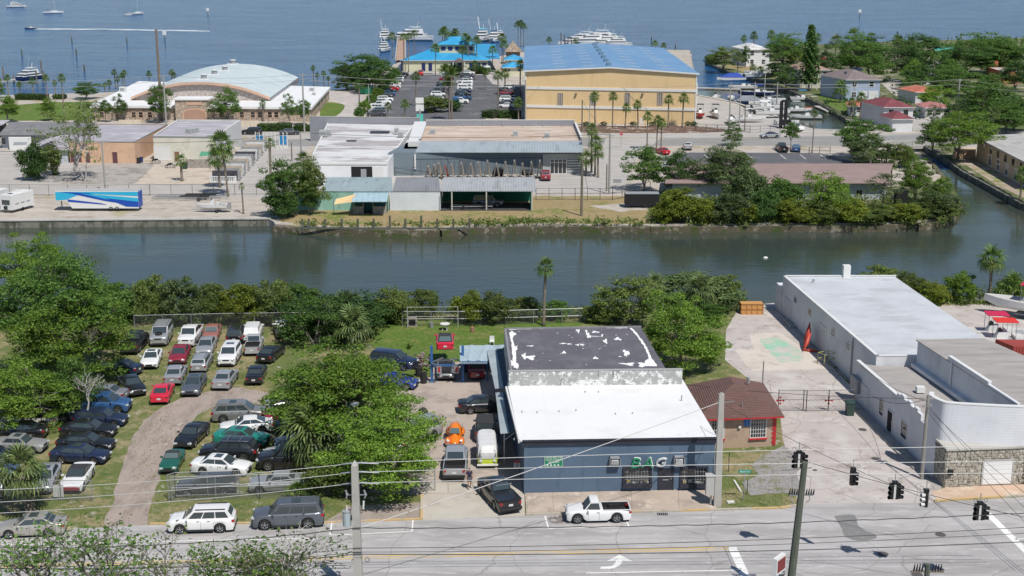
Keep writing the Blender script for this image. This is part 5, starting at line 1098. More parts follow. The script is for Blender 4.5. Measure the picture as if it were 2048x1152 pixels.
def flatb(name,label,c,z,wallm,roofm,cat='building',par=.0,parm=None,z0=0,coping=None,sides=(0,1,2,3),group=None):
 t=thing(name,label,cat,(0,0,0),0,group);zr=z-par
 MB().prism([xy(p)for p in c],z0,zr-.05).build('walls',wallm,t);ctr=sum(c,Vector())/4
 sh=[p.lerp(ctr,.004)for p in c];MB().prism([xy(p)for p in sh],zr-.05,zr).build('roof',roofm,t)
 if par:
  for i in sides:
   a,b=c[i],c[(i+1)%4];d=(b-a).normalized();n=Vector((-d.y,d.x,0));
   if n.dot(ctr-a)<0:n=-n
   MB().prism([xy(a),xy(b),xy(b+n*.22),xy(a+n*.22)],zr-.049,z).build('parapet',parm or wallm,t)
   if coping:MB().prism([xy(a-n*.04-d*.03),xy(b-n*.04+d*.03),xy(b+n*.27+d*.03),xy(a+n*.27-d*.03)],z,z+.05).build('coping',coping,t)
 return t
def ribbed(name,a,b,c,d,mat,parent,pitch=.3,h=.035,th=.05):
 a,b,c,d=map(Vector,(a,b,c,d));n=(b-a).cross(d-a).normalized();n=n if n.z>0 else-n;L=(b-a).length;k=max(2,int(L/pitch));mb=MB();prof=[(0,0),(.62,0),(.70,h),(.92,h),(1,0)]
 us=[];
 for i in range(k):
  for(u,hh)in prof[:-1]:us.append(((i+u)/k,hh))
 us.append((1,0));V=[]
 for u,hh in us:V+=[a.lerp(b,u)+n*hh,d.lerp(c,u)+n*hh]
 mb.add(V,[(2*i,2*i+2,2*i+3,2*i+1)for i in range(len(us)-1)])
 o=mb.add([a-n*th,b-n*th,c-n*th,d-n*th],[(3,2,1,0)]);mb.add([a,b,b-n*th,a-n*th],[(0,1,2,3)]);mb.add([b,c,c-n*th,b-n*th],[(0,1,2,3)]);mb.add([d,a,a-n*th,d-n*th],[(0,1,2,3)]);mb.add([c,d,d-n*th,c-n*th],[(0,1,2,3)])
 return mb.build(name,mat,parent)
def hip(name,label,c,z,rh,wallm,roofm,over=.45,ridge=.35,z0=0,cat='house',fascia=None,group=None,axis=None,courses=0):
 t=thing(name,label,cat,(0,0,0),0,group);MB().prism([xy(p)for p in c],z0,z).build('walls',wallm,t)
 ctr=sum(c,Vector())/4;e=[]
 for i in range(4):
  v=c[i]-ctr;e.append(Vector((c[i].x+v.normalized().x*over*1.4,c[i].y+v.normalized().y*over*1.4,z)))
 l01=(c[1]-c[0]).length;l12=(c[2]-c[1]).length
 if(l01>=l12 if axis is None else axis==0):m0=(e[3]+e[0])/2;m1=(e[1]+e[2])/2;k=(1-ridge)/2;r0=m0 .lerp(m1,k);r1=m0 .lerp(m1,1-k);faces=[(e[0],e[1],r1,r0),(e[2],e[3],r0,r1),(e[1],e[2],r1,r1),(e[3],e[0],r0,r0)]
 else:m0=(e[0]+e[1])/2;m1=(e[2]+e[3])/2;k=(1-ridge)/2;r0=m0 .lerp(m1,k);r1=m0 .lerp(m1,1-k);faces=[(e[0],e[1],r0,r0),(e[1],e[2],r1,r0),(e[2],e[3],r1,r1),(e[3],e[0],r0,r1)]
 up=Vector((0,0,rh));mb=MB();MB().prism([xy(p)for p in e],z-.12,z+.02).build('eaves',fascia or white,t)
 for(p,q,r,s_)in faces:
  p2,q2=p+Vector((0,0,.02)),q+Vector((0,0,.02));r2,s2=r+up,s_+up
  if courses:
   nc=courses
   for k in range(nc):
    u0,u1=k/nc,(k+1)/nc;a,b=p2 .lerp(s2,u0),q2 .lerp(r2,u0);c_,d=q2 .lerp(r2,u1),p2 .lerp(s2,u1);lift=Vector((0,0,.045));mb.add([a+lift,b+lift,c_,d,a,b],[(0,1,2,3),(4,5,1,0)])
  elif(r-s_).length<.01:mb.add([p2,q2,r2],[(0,1,2)])
  else:mb.add([p2,q2,r2,s2],[(0,1,2,3)])
 mb.build('roof',roofm,t,'stuff' if courses else None);t['_']=0;del t['_'];return t,e,(r0+up,r1+up)
def text(s,size,mat,parent,loc,rot,depth=.02,name='lettering',shear=0,sx=1):
 cu=bpy.data.curves.new(name,'FONT');cu.body=s;cu.size=size;cu.extrude=depth;cu.align_x='CENTER';cu.align_y='CENTER';cu.shear=shear;cu.resolution_u=2
 o=bpy.data.objects.new('tmp',cu);COL.objects.link(o);dg=bpy.context.evaluated_depsgraph_get();me=bpy.data.meshes.new_from_object(o.evaluated_get(dg));bpy.data.objects.remove(o)
 r=link(name,me,mat,parent,'stuff');r.location=loc;r.rotation_euler=rot;r.scale=(sx,1,1);me.materials.clear();me.materials.append(mat);return r
ZB=4.45
blue=M('blue_wall_paint',(.088,.133,.195),.8,[dict(c=(.10,.155,.225),s=.5,lo=.45,hi=.7),dict(c=(.045,.085,.14),s=1.6,lo=.56,hi=.72,st=(1,1,.25),a=.7)],bump=(.3,14,.02),coords='Pos')
whiter=M('white_roof_membrane',(.74,.74,.73),.6,[dict(c=(.64,.63,.61),s=.25,lo=.5,hi=.72,a=.7),dict(kind='x',c=(.62,.62,.61),s=1.5,lo=.03,hi=0,a=.6,rot=-.06),dict(c=(.45,.42,.38),s=.9,lo=.64,hi=.76,det=8,a=.6),dict(c=(.35,.34,.33),s=1.4,lo=.70,hi=.74,a=.6)],coords='Pos',var=.02)
A,B=P(1048,988),P(1427,981);BL,BR=P(1021,765,ZB),P(1362,757,ZB);fl,fr=Vector((A.x,A.y,ZB)),Vector((B.x,B.y,ZB))
t=thing('parts_shop','blue parts shop with flat white roof and green lettering on its street wall','shop')
MB().prism([xy(p)for p in(fl,fr,BR,BL)],0,ZB-.1).build('walls',blue,t)
MB().prism([xy(p)for p in(fl+Vector((-.3,-.12,0)),fr+Vector((.12,-.12,0)),BR+Vector((.1,-.05,0)),BL+Vector((-.3,-.05,0)))],ZB-.1,ZB).build('roof',whiter,t)
W_=Wall(A,B);navyt=M('navy_trim',(.022,.024,.038),.6,[dict(c=(.07,.07,.085),s=3,lo=.55,hi=.7,st=(1,1,6))])
W_.part('cornice',(-.12,W_.L+.1,ZB-.42,ZB-.02),.0,.14,navyt,t,False);W_.part('cornice_lip',(-.14,W_.L+.12,ZB-.08,ZB+.06),.14,.22,navyt,t,False)
MB().prism([xy(BL+Vector((-.45,-1.2,0))),xy(BL+Vector((-.3,-1.2,0))),xy(fl+Vector((-.3,.05,0))),xy(fl+Vector((-.45,.05,0)))],ZB-.28,ZB+.05).build('roof_edge',white,t)
gsign=M('sign_green',(.01,.20,.10),.5,var=.03)
def shopwin(r,label):
 u0,u1,z0,z1=W_.rect(r);w_=W_.box(MB(),u0,u1,z0,z1,-.02,.02).build('shop_window',glass,t);w_['label']=label;mb=MB()
 for q in((u0-.16,u1+.16,z1,z1+.14),(u0-.16,u0,z0,z1),(u1,u1+.16,z0,z1)):W_.box(mb,*q,-.01,.14)
 W_.box(mb,u0-.16,u1+.16,z0-.32,z0,-.01,.3);mb.build('frame',navyt,w_);n=9
 for k in range(1,n):u=u0+(u1-u0)*k/n;W_.box(MB(),u-.012,u+.012,z0,z1,.02,.05).build('grille_bar',greyp,w_)
 for k in range(1,4):z=z0+(z1-z0)*k/4;W_.box(MB(),u0,u1,z-.012,z+.012,.025,.045).build('grille_bar',greyp,w_)
 rr=random.Random(int(u0*10))
 mb=MB()
 for k in range(16):
  u=rr.uniform(u0+.1,u1-.3);h=rr.uniform(.08,.3);W_.box(mb,u,u+rr.uniform(.1,.3),z0,z0+h,.022,.03)
 mb.build('window_display',M('display_parts',(.45,.45,.40),.6,[dict(c=(.5,.35,.03),s=1.2,lo=.55,hi=.6),dict(c=(.05,.05,.05),s=3,lo=.5,hi=.55)]),w_,'stuff');return w_
shopwin((1249,936,1299,966),'barred shop window below the green lettering');shopwin((1363,936,1411,966),'barred shop window right of the door')
W_.door((1318,938,1344,981),t,navyt,navyt,name='shop_door')
W_.part('letter_slot',(1325,958,1337,960),.05,.07,steel,t)
for r in((1222,916,1236,926),(1350,914,1364,926)):
 ac=W_.part('air_conditioner',r,0,.35,M('aircon_white',(.6,.6,.57),.5),t)
 u0,u1,z0,z1=W_.rect(r);mb=MB()
 for k in range(5):W_.box(mb,u0+.04,u1-.04,z0+.05+k*(z1-z0-.1)/5,z0+.07+k*(z1-z0-.1)/5,.35,.37)
 mb.build('grille',greyp,ac,'stuff');mb=MB()
 for q in((u0-.14,u0-.09,z0-.14,z1+.14),(u1+.09,u1+.14,z0-.14,z1+.14),(u0-.14,u1+.14,z1+.1,z1+.14),(u0-.14,u1+.14,z0-.14,z0-.1)):W_.box(mb,*q,-.01,.42)
 mb.build('cage',greyp,ac)
sgn=W_.part('wall_sign',(1088,912,1126,933),.01,.05,gsign,t);rzw=math.atan2(W_.d.y,W_.d.x);u0,u1,z0,z1=W_.rect((1088,912,1126,933));um=(u0+u1)/2
paintl=M('lettering_white',(.75,.76,.72),.6,var=0)
for k,(l,s_)in enumerate((('IMPORTED CAR',.185),('PARTS & REPAIR',.175),('SPECIALIST',.18))):
 p=W_.A+W_.d*um+W_.n*.056;text(l,s_,paintl,sgn,(p.x,p.y,z1-.13-k*.185),(math.pi/2,0,rzw),.004,shear=.2)
for q in((u0+.03,u1-.03,z1-.045,z1-.025),(u0+.03,u1-.03,z0+.025,z0+.045),(u0+.025,u0+.045,z0+.03,z1-.03),(u1-.045,u1-.025,z0+.03,z1-.03)):W_.box(MB(),*q,.05,.056).build('sign_border',paintl,sgn)
for k in range(4):W_.box(MB(),u0+.2+k*.28,u0+.32+k*.28,z0+.08,z0+.19,.05,.056).build('emblem',paintl,sgn)
uB,zB=W_.uz(1270,925)
for ch,px,m in(('B',1268,gsign),('A',1293,gsign),('G',1318,M('sign_chrome',(.55,.56,.57),.35,metal=.5))):
 u,_=W_.uz(px,924);p=W_.A+W_.d*u;text(ch,1.22 if ch!='G' else 1.05,paintl,t,(p.x+W_.n.x*.16+.04,p.y+W_.n.y*.16,zB+.04),(math.pi/2,0,rzw),.02,'letter_backing',.25,1.2);text(ch,1.16 if ch!='G' else 1.0,m,t,(p.x+W_.n.x*.24,p.y+W_.n.y*.24,zB),(math.pi/2,0,rzw),.07,'sign_letter',.25,1.2)
for px,py in((1028,880),(1044,825),(1074,826),(1118,824),(1152,822),(1170,785),(1197,785),(1231,829),(1265,828),(1187,765),(1363,802)):q=P(px,py,ZB);MB().cyl((q.x,q.y,ZB),.05,.14 if px!=1363 else.5,6).build('roof_vent',greyp,t)
W_.box(MB(),W_.L-.06,W_.L+.04,.1,2.8,.02,.08).build('downpipe',steel,t)
ZR=5.75
stain=M('stained_parapet',(.36,.36,.35),.9,[dict(c=(.72,.72,.70),s=1.6,lo=.50,hi=.56,det=9,rg=.75),dict(c=(.10,.10,.095),s=1.1,lo=.55,hi=.68,det=8,st=(2,1,.5)),dict(kind='z',c=(.15,.15,.14),s=.1,lo=.014,hi=0,a=.7)],coords='Pos')
tarr=M('dark_roofing',(.105,.10,.115),.85,[dict(c=(.15,.145,.165),s=.3,lo=.45,hi=.7),dict(kind='x',c=(.05,.05,.055),s=.5,lo=.015,hi=0,a=.8,rot=-.06),dict(c=(.76,.76,.74),s=1.9,lo=.70,hi=.715,det=3),dict(c=(.2,.2,.21),s=2.6,lo=.6,hi=.7,st=(.4,3,1),a=.6)],coords='Pos')
c=[P(1020,742,ZR),P(1334,738,ZR),P(1282,652,ZR),P(1008,656,ZR)]
t=thing('rear_workshop','workshop with patched dark roof behind the white roofed blue shop','building');MB().prism([xy(p)for p in c],0,ZR-.16).build('walls',stain,t)
rf=MB().prism([xy(p.lerp(sum(c,Vector())/4,.005))for p in c],ZR-.16,ZR-.1).build('roof',tarr,t);BRp=P(1364,738,ZR)
pw=MB().prism([xy(c[0]+Vector((-.1,-.28,0))),xy(BRp+Vector((0,-.28,0))),xy(BRp),xy(c[0]+Vector((-.1,0,0)))],ZB-.05,ZR+.02).build('parapet',stain,t)
MB().prism([xy(c[0]+Vector((-.14,-.31,0))),xy(BRp+Vector((.04,-.31,0))),xy(BRp+Vector((.04,.03,0))),xy(c[0]+Vector((-.14,.03,0)))],ZR+.02,ZR+.08).build('coping',M('coping_grey',(.33,.33,.32),.9),t)
for a,b in((c[2],c[3]),(c[3],c[0])):
 d=(b-a).normalized();n=Vector((-d.y,d.x,0));n=n if n.dot(sum(c,Vector())/4-a)>0 else-n
 MB().prism([xy(a),xy(b),xy(b+n*.2),xy(a+n*.2)],ZR-.15,ZR+.03).build('roof_kerb',M('roof_kerb_grey',(.22,.22,.23),.8),t)
rp_=M('patch_white',(.80,.80,.78),.7,var=.02);rr=random.Random(8)
def blob(px,py,rx,ry,nm='roof_patch'):
 dz=rr.uniform(0,.012)
 q=P(px,py,ZR-.095);pts=[]
 for k in range(26):
  a=6.283*k/26;j=.62+rr.uniform(-.22,.22)+.25*math.sin(3*a+px);pts.append((q.x+math.cos(a)*rx*j,q.y+math.sin(a)*ry*j))
 MB().prism(pts,ZR-.098,ZR-.088+dz).build(nm,rp_,t)
for b_ in((1235,678,.5,.7),(1061,692,.4,.22),(1127,687,.5,.25),(1139,688,.3,.3),(1155,690,.25,.35),(1164,689,.3,.3),(1128,705,.25,.5),(1191,716,.3,.5),(1252,706,.35,1.4),(1256,728,.9,.6),(1240,713,.2,.15),(1211,683,.28,1.0),(1156,662,.22,.9),(1061,715,.7,.9),(1048,712,.3,1.2),(1030,700,.3,2.2),(1028,725,.5,2.4),(1026,668,.35,1.4),(1299,724,.5,1.6),(1290,730,1.0,.8),(1178,672,.25,1.2),(1190,664,.5,.5)):blob(*b_)
def ribbon(pts,wd):
 Q=[P(*p,ZR-.09)for p in pts];L_=[];R__=[]
 for a,b in zip(Q,Q[1:]):
  n_=max(2,int((b-a).length/.35))
  for k in range(n_):p=a.lerp(b,k/n_);d=(b-a).normalized();n=Vector((-d.y,d.x,0));L_.append(p+n*wd*rr.uniform(.35,1));R__.append(p-n*wd*rr.uniform(.35,1))
 mb=MB();V=[]
 for a,b in zip(L_,R__):V+=[(a.x,a.y,ZR-.086),(b.x,b.y,ZR-.086)]
 mb.add(V,[(2*i,2*i+1,2*i+3,2*i+2)for i in range(len(L_)-1)]);mb.build('roof_patch',rp_,t)
ribbon([(1018,659),(1090,657),(1180,655),(1262,656)],.16);ribbon([(1262,656),(1276,672),(1290,692),(1302,718),(1314,735)],.16);ribbon([(1021,664),(1026,690),(1030,738)],.17);ribbon([(1172,660),(1176,672),(1204,673),(1205,666)],.13)
for k in range(8):q=P(1110+rr.uniform(-1,1)*60,700+rr.uniform(-1,1)*25,ZR);blob(1100+k*22,668+rr.random()*60,.09,.09)
shm=M('pale_blue_sheet',(.42,.52,.56),.5,[dict(c=(.3,.38,.42),s=.8,lo=.5,hi=.7,st=(1,.3,1),a=.7),dict(c=(.2,.16,.12),s=2.5,lo=.64,hi=.72,a=.6)],coords='Pos',metal=.2)
shm2=M('galvanised_sheet',(.46,.52,.54),.5,[dict(c=(.33,.37,.38),s=.7,lo=.5,hi=.7,a=.7)],coords='Pos',metal=.3);bluel=M('lift_blue',(.03,.12,.30),.5)
t=thing('metal_shelter','small open shelter roofed with pale blue sheets beside the lift','shelter');h1,h2=2.6,3.0
ribbed('roof_sheet',P(920,722,h1),P(982,722,h1),P(1010,690,h2),P(919,691,h2),shm,t,.75,.05)
for px,py in((923,762),(975,762),(922,742)):q=P(px,py);MB().box((q.x,q.y,h1/2),(.09,.09,h1)).build('post',bluel,t)
a,b=P(921,722,h1),P(975,722,h1);MB().bar(a+Vector((0,-.05,-.15)),b+Vector((0,-.05,-.15)),.05,.28).build('valance',bluel,t)
for k in range(16):q=a.lerp(b,(k+.5)/16);MB().box((q.x,q.y-.09,h1-.15),(.10,.02,.2)).build('valance_stripe',shm,t)
q0,q1=P(922,745),P(990,742);MB().prism([xy(q0),xy(q1),xy(q1+Vector((0,.08,0))),xy(q0+Vector((0,.08,0)))],0,2.6).build('back_wall',M('shelter_back',(.05,.08,.12),.9),t)
for i,(qa,lbl)in enumerate(((((974,701),(1010,697),(1023,774),(990,777)),'rear lean to roof of ribbed metal beside the dark roofed workshop'),(((991,786),(1019,783),(1034,864),(1001,867)),'front lean to roof of ribbed metal beside the white roofed shop'))):
 t=thing('lean_to_canopy',lbl,'canopy',(0,0,0),0,'lean to roofs on the yard side');zl,zh=2.9,3.25
 a,b,c_,d=P(*qa[0],zl),P(*qa[1],zh),P(*qa[2],zh),P(*qa[3],zl)
 m1,m2=a.lerp(b,.52),d.lerp(c_,.52);ribbed('roof_sheet',d,a,m1,m2,shm2,t,.26,.04);ribbed('shadow_roof_sheet',m2+Vector((0,0,.03)),m1+Vector((0,0,.03)),b+Vector((0,0,.03)),c_+Vector((0,0,.03)),M('shadow_sheet',(.06,.095,.13),.5,[dict(c=(.09,.13,.17),s=1,lo=.5,hi=.7)],metal=.2),t,.26,.04)  # dark strip by the wall: building's shadow put into the sheet colour
 for q in(d+Vector((.3,.3,0)),a+Vector((.3,-.3,0)),(a+d)/2+Vector((.3,0,0))):MB().box((q.x,q.y,zl/2-.04),(.1,.1,zl-.1)).build('post',steel,t);MB().bar((q.x,q.y,zl-.7),(q.x+.8,q.y,zl-.05),.06).build('brace',steel,t)
t=thing('car_lift','blue two post lift holding up the red convertible','car lift')
for px in(864,926):
 q=P(px,764);MB().box((q.x,q.y,1.85),(.24,.3,3.7)).build('lift_post',bluel,t);MB().box((q.x,q.y,.03),(.7,.8,.06)).build('base_plate',steel,t);s_=1 if px<900 else-1;MB().bar((q.x,q.y+.2,1.95),(q.x+s_*1.0,q.y+1.6,1.98),.12,.1).build('lift_arm',steel,t);MB().bar((q.x,q.y-.2,1.95),(q.x+s_*1.0,q.y-1.2,1.98),.12,.1).build('lift_arm',steel,t)
qa,qb=P(864,764),P(926,764);MB().bar(qa+Vector((0,-.18,1.78)),qb+Vector((0,-.18,1.78)),.1,.2).build('cross_beam',bluel,t)
for f in(.24,.8):q=qa.lerp(qb,f);pn=MB().box((q.x,q.y-.3,1.35),(.48,.05,.75)).build('drip_panel',greyp,t);MB().box((q.x,q.y-.335,1.37),(.2,.02,.5)).build('red_label',redp,pn)
tan=M('tan_stucco',(.40,.29,.215),.9,[dict(c=(.33,.24,.18),s=.8,lo=.5,hi=.7)],bump=(.3,20,.02),coords='Pos')
brownr=M('brown_shingle',(.135,.078,.066),.9,[dict(c=(.17,.09,.075),s=1.2,lo=.45,hi=.7,st=(1,1,4)),dict(c=(.075,.04,.035),s=4,lo=.55,hi=.7,st=(1,1,5),a=.7)],coords='Pos',bump=(.4,18,.02))
zE=2.85;fr_,fl_=P(1550,892),P(1400,899);t,e,rg=hip('office_cottage','small tan office with brown hip roof and red trim',[fl_,fr_,P(1516,831)+Vector((0,0,0)),P(1378,836)],zE,1.95,tan,brownr,.55,.18,fascia=redp,cat='building',courses=22,axis=1)
W2=Wall(fl_,fr_)
W2 .window((1501,837,1530,874),t,M('window_white',(.55,.55,.54),.5,var=0),nx=6,ny=5,fw=.09,sill=redp);W2 .window((1423,838,1446,876),t,MATS['window_white'],nx=5,ny=5,fw=.09,sill=redp)
W2 .part('info_sign',(1487,839,1501,852),.01,.05,M('sign_blue',(.02,.13,.42),.5,[dict(c=(.3,.4,.6),s=9,lo=.55,hi=.6)],var=0),t)
for k in range(14):
 z=.1+k*.2;w_=.34 if k%2 else.24;W2 .box(MB(),W2 .L-w_,W2 .L+.02,z,z+.185,-.01,.05).build('quoin_brick',redp,t)
W2 .part('wall_lamp',(1476,851,1481,855),0,.2,white,t);q=P(1484,818,3.3);MB().cyl((q.x,q.y,3.2),.05,.75,6).build('vent_pipe',steel,t);q=P(1497,759,4.6);MB().cyl((q.x,q.y,4.3),.14,.5,8).build('roof_turbine',greyp,t)
W2 .box(MB(),.6,.68,.1,2.8,.25,.33).build('white_pipe',white,t)
zW=4.5;wwall=M('white_render',(.62,.625,.64),.8,[dict(c=(.52,.52,.54),s=.4,lo=.5,hi=.72),dict(c=(.38,.37,.35),s=1.5,lo=.64,hi=.74,st=(1,1,.3),a=.6)],bump=(.25,12,.02),coords='Pos')
grr=M('grey_white_roof',(.50,.52,.54),.75,[dict(c=(.42,.43,.44),s=.25,lo=.48,hi=.68,det=7,st=(1,2.2,1)),dict(c=(.36,.34,.32),s=.35,lo=.62,hi=.75,det=8,st=(.8,2,1),a=.7),dict(kind='x',c=(.42,.43,.45),s=.55,lo=.02,hi=0,rot=.55,a=.8)],coords='Pos')
c=[P(1753,712,zW),P(2023,712,zW),P(1791,551,zW),P(1566,551,zW)]
t=flatb('white_warehouse','long white warehouse with a pale grey roof by the canal',c,zW,wwall,grr,par=.16,coping=white,sides=(0,2,3))
W3=Wall(c[3],c[0]);Wz=W3
for r,k in(((1568,598,1580,636),5),((1637,650,1650,700),6)):W3 .door(r,t,M('shutter_white',(.55,.55,.56),.6),white,panels=k,name='roller_door')
for r in((1588,595,1594,605),(1617,619,1623,630),(1663,658,1670,672),(1693,685,1700,699)):W3 .window(r,t,white,nx=2,ny=2,fw=.08)
q=P(1693,552,zW);MB().box((q.x,q.y+.2,zW+.5),(.8,.8,1.5)).build('chimney_block',white,t);q=P(1627,562,zW);MB().box((q.x,q.y,zW+.1),(.25,.25,.2)).build('roof_vent',greyp,t)
u,z=W3 .uz(1706,700);W3 .box(MB(),u-.07,u+.07,.3,4.4,.05,.2).build('service_pipe',steel,t)
W3 .box(MB(),-2.2,-.02,0,3.1,-1.8,.1).build('rear_lobby',wwall,t)
zF=3.75;lowr=M('taupe_roof',(.34,.315,.295),.85,[dict(c=(.27,.25,.235),s=.3,lo=.48,hi=.68,det=7,st=(.5,3,1)),dict(c=(.42,.395,.37),s=.8,lo=.56,hi=.7,st=(.4,3,1))],coords='Pos')
bL,bF=P(1709,800),P(1849,935);t2=thing('corner_building','white corner building with a tall curved front wall over a stone base','building')
Kc,Lc=P(1888,975),P(1847,933);zT=6.4;zS=3.1
def tp(px,py):q=P(px,py,zT);return Vector((q.x,q.y,0))
crv=[Lc,tp(1858,790),tp(1866,796),tp(1878,802),tp(1898,807),tp(1960,811),tp(2048,815),tp(2320,824)]
crv=[Vector(p)for p in curve([tuple(p)for p in crv],5)]
cC=[P(2035,812,6.2),P(2330,826,6.2),P(2250,800,6.2),P(1966,679,6.2),P(1836,681,6.2)]
MB().prism([xy(bL),xy(bF),xy(Lc+Vector((.3,.3,0))),xy(cC[0]),xy(cC[4]),xy(P(1753,712,zW)+Vector((0,-.05,0)))],0,zF-.2).build('walls',wwall,t2)
MB().prism([xy(bL.lerp(cC[4],.02)),xy(bF.lerp(cC[0],.02)),xy(cC[0]),xy(cC[4]),xy(P(1753,712,zW)+Vector((.1,-.1,0)))],zF-.2,zF-.15).build('low_roof',lowr,t2)
W4=Wall(bL,bF);L4=W4 .L
W4 .box(MB(),-.05,L4*.60,zF-.2,zF+.12,-.25,.02).build('parapet',wwall,t2);W4 .box(MB(),-.08,L4*.60,zF+.12,zF+.18,-.29,.06).build('coping',white,t2)
for k in range(7):u=L4*(.60+k*.045);W4 .box(MB(),u,u+L4*.045,zF-.2,zF+.35-k*.02+(.25 if k%2 else.05),-.25,.02).build('parapet_tile',wwall,t2)
for r in((1758,798,1766,830),(1801,842,1813,876)):W4 .window(r,t2,white,nx=1,ny=4,fw=.08)
W4 .door((1774,820,1784,863),t2,dark,white);W4 .door((1722,772,1734,806),t2,wwall,white);W4 .part('meter_box',(1707,752,1722,782),.02,.4,greyp,t2)
W4 .box(MB(),0,L4+.4,0,.16,.3,1.1).build('side_walk',MATS['strip_concrete'],t2)
curvm=M('curved_wall_white',(.66,.67,.70),.75,[dict(kind='z',c=(.56,.57,.61),s=.11,lo=.03,hi=0,a=.9),dict(c=(.58,.59,.62),s=.5,lo=.5,hi=.7)],bump=(.35,5,.04,(1,1,3)),coords='Pos')
def wallstrip(pts,z0,z1,th,nm,m,par):
 mb=MB();V=[]
 for i,p in enumerate(pts):
  d=(pts[min(i+1,len(pts)-1)]-pts[max(i-1,0)]).normalized();n=Vector((-d.y,d.x,0));V+=[(p.x,p.y,z0),(p.x,p.y,z1),(p.x+n.x*th,p.y+n.y*th,z1),(p.x+n.x*th,p.y+n.y*th,z0)]
 F=[]
 for i in range(len(pts)-1):
  for k in range(4):F.append((4*i+k,4*i+(k+1)%4,4*i+4+(k+1)%4,4*i+4+k))
 F+=[(0,3,2,1),tuple(4*(len(pts)-1)+k for k in range(4))];mb.add(V,F);return mb.build(nm,m,par)
st=[p for p in crv];wallstrip(st,0,zT,.3,'curved_wall',curvm,t2);wallstrip([p+Vector((0,-.03,0))for p in st],zT,zT+.08,.38,'coping',white,t2)
stone=M('stone_cladding',(.40,.37,.31),.95,[dict(kind='vor',feat='F1',c=(.56,.53,.47),s=2.3,lo=.35,hi=.1),dict(kind='vor',c=(.10,.09,.075),s=2.3,lo=.06,hi=.015,warp=.15,a=.95),dict(c=(.28,.25,.2),s=1.2,lo=.5,hi=.65,a=.6)],coords='Pos',bump=(.6,8,.05))
Re=P(2330,957);MB().prism([xy(Lc),xy(Kc),xy(Re),xy(Re+Vector((0,2.5,0))),xy(tp(2048,815)+Vector((0,.2,0))),xy(tp(1898,807)+Vector((.5,.2,0)))],0,zS).build('stone_base',stone,t2);MB().prism([xy(Lc+Vector((-.12,0,0))),xy(Kc+Vector((-.1,-.15,0))),xy(Re+Vector((0,-.15,0))),xy(Re+Vector((0,2.7,0))),xy(tp(2048,815)),xy(tp(1898,807)+Vector((.3,0,0)))],zS,zS+.16).build('ledge',capc,t2)
W5=Wall(Kc,Re);rs=random.Random(4)
for Wq,L_,nm in((W5,9.5,'a'),(Wall(Lc,Kc),(Kc-Lc).length,'b')):
 mb=MB();z=.05
 while z<zS-.2:
  h=rs.uniform(.13,.3);u=0.02
  while u<L_-.1:
   wd=rs.uniform(.16,.5)
   if not(Wq is W5 and 2.75<u+wd and u<5.75 and z<2.25):Wq.box(mb,u+.015,min(u+wd,L_)-.015,z+.012,min(z+h,zS-.02)-.012,.0,rs.uniform(.025,.08))
   u+=wd
  z+=h
 mb.build('stone_facing',stone,t2,'stuff')
W5 .door((1963,921,2021,968),t2,M('garage_white',(.70,.70,.69),.5),M('jamb_grey',(.38,.37,.35),.7),panels=5,name='garage_door');W5 .part('shop_front',(2043,924,2075,968),.02,.06,glass,t2);W5 .part('lamp_box',(1894,938,1903,948),.05,.3,dark,t2)
MB().prism([xy(p)for p in cC],zF-.2,6.15).build('upper_walls',wwall,t2);mb=MB();c5=[cC[0]+Vector((.0,.1,0)),cC[1],cC[2],cC[3]+Vector((.2,.3,0)),cC[4]+Vector((-.15,.2,0))];MB().prism([xy(p)for p in c5],6.15,6.24).build('upper_roof',lowr,t2)
W6=Wall(cC[4],cC[0]);LL=W6 .L;W6 .box(MB(),LL*.34,LL*.74,6.24,6.62,-.22,.05).build('parapet',wwall,t2);W6 .box(MB(),LL*.74,LL+.1,6.24,6.42,-.22,.05).build('parapet',wwall,t2);W6 .box(MB(),LL*.34,LL*.74,6.62,6.67,-.26,.09).build('coping',white,t2)
W6 .box(MB(),0,LL*.95,3.7,4.05,0,.5).build('plinth',wwall,t2);W6 .box(MB(),LL*.38,LL*.39,3.9,6.4,.06,.14).build('downpipe',white,t2)
for k in range(14):u=.3+k*.33;W6 .box(MB(),u,u+.05,4.1,6.1,0,.03).build('wall_batten',wwall,t2)
q=P(1840,786,3.6);MB().box((q.x,q.y,3.95),(.7,.6,.5)).build('roof_unit',white,t2);q=P(1985,800,4.5);W5 .box(MB(),3.0,3.06,3.4,6.1,.5,.56)
zc=3.2;greenw=M('sea_green_wall',(.24,.44,.36),.8,[dict(c=(.32,.50,.43),s=.5,lo=.45,hi=.65),dict(c=(.16,.3,.24),s=1.4,lo=.56,hi=.7,st=(1,1,.3))],coords='Pos');whitew=M('white_metal_wall',(.60,.64,.66),.6,coords='Pos')
t=thing('boat_shed','long low shed with ribbed metal roof, green wall and open carport','shed')
A,B=P(575,421),P(1064,419)
rs_=[(646,785,(.38,.46,.47),.25,'pale'),(785,880,(.31,.31,.32),.42,'mid'),(880,1071,(.46,.47,.47),.42,'light')]
for x0,x1,cc,pit,nm in rs_:
 a,b,c_,d=P(x0,382.5,zc),P(x1,382.5,zc),P(x1-(4 if x1<1000 else 3)+2,354.5,zc+.5),P(x0+7,354.5,zc+.5);m=M('roof_sheet_'+nm,cc,.5,[dict(c=tuple(v*.75 for v in cc),s=.4,lo=.5,hi=.7,st=(2,.4,1)),dict(c=(.25,.2,.16),s=1.5,lo=.62,hi=.72,a=.4)],coords='Pos',metal=.25);ribbed('roof_sheet',a,b,c_,d,m,t,pit,.07)
yb=P(800,356).y
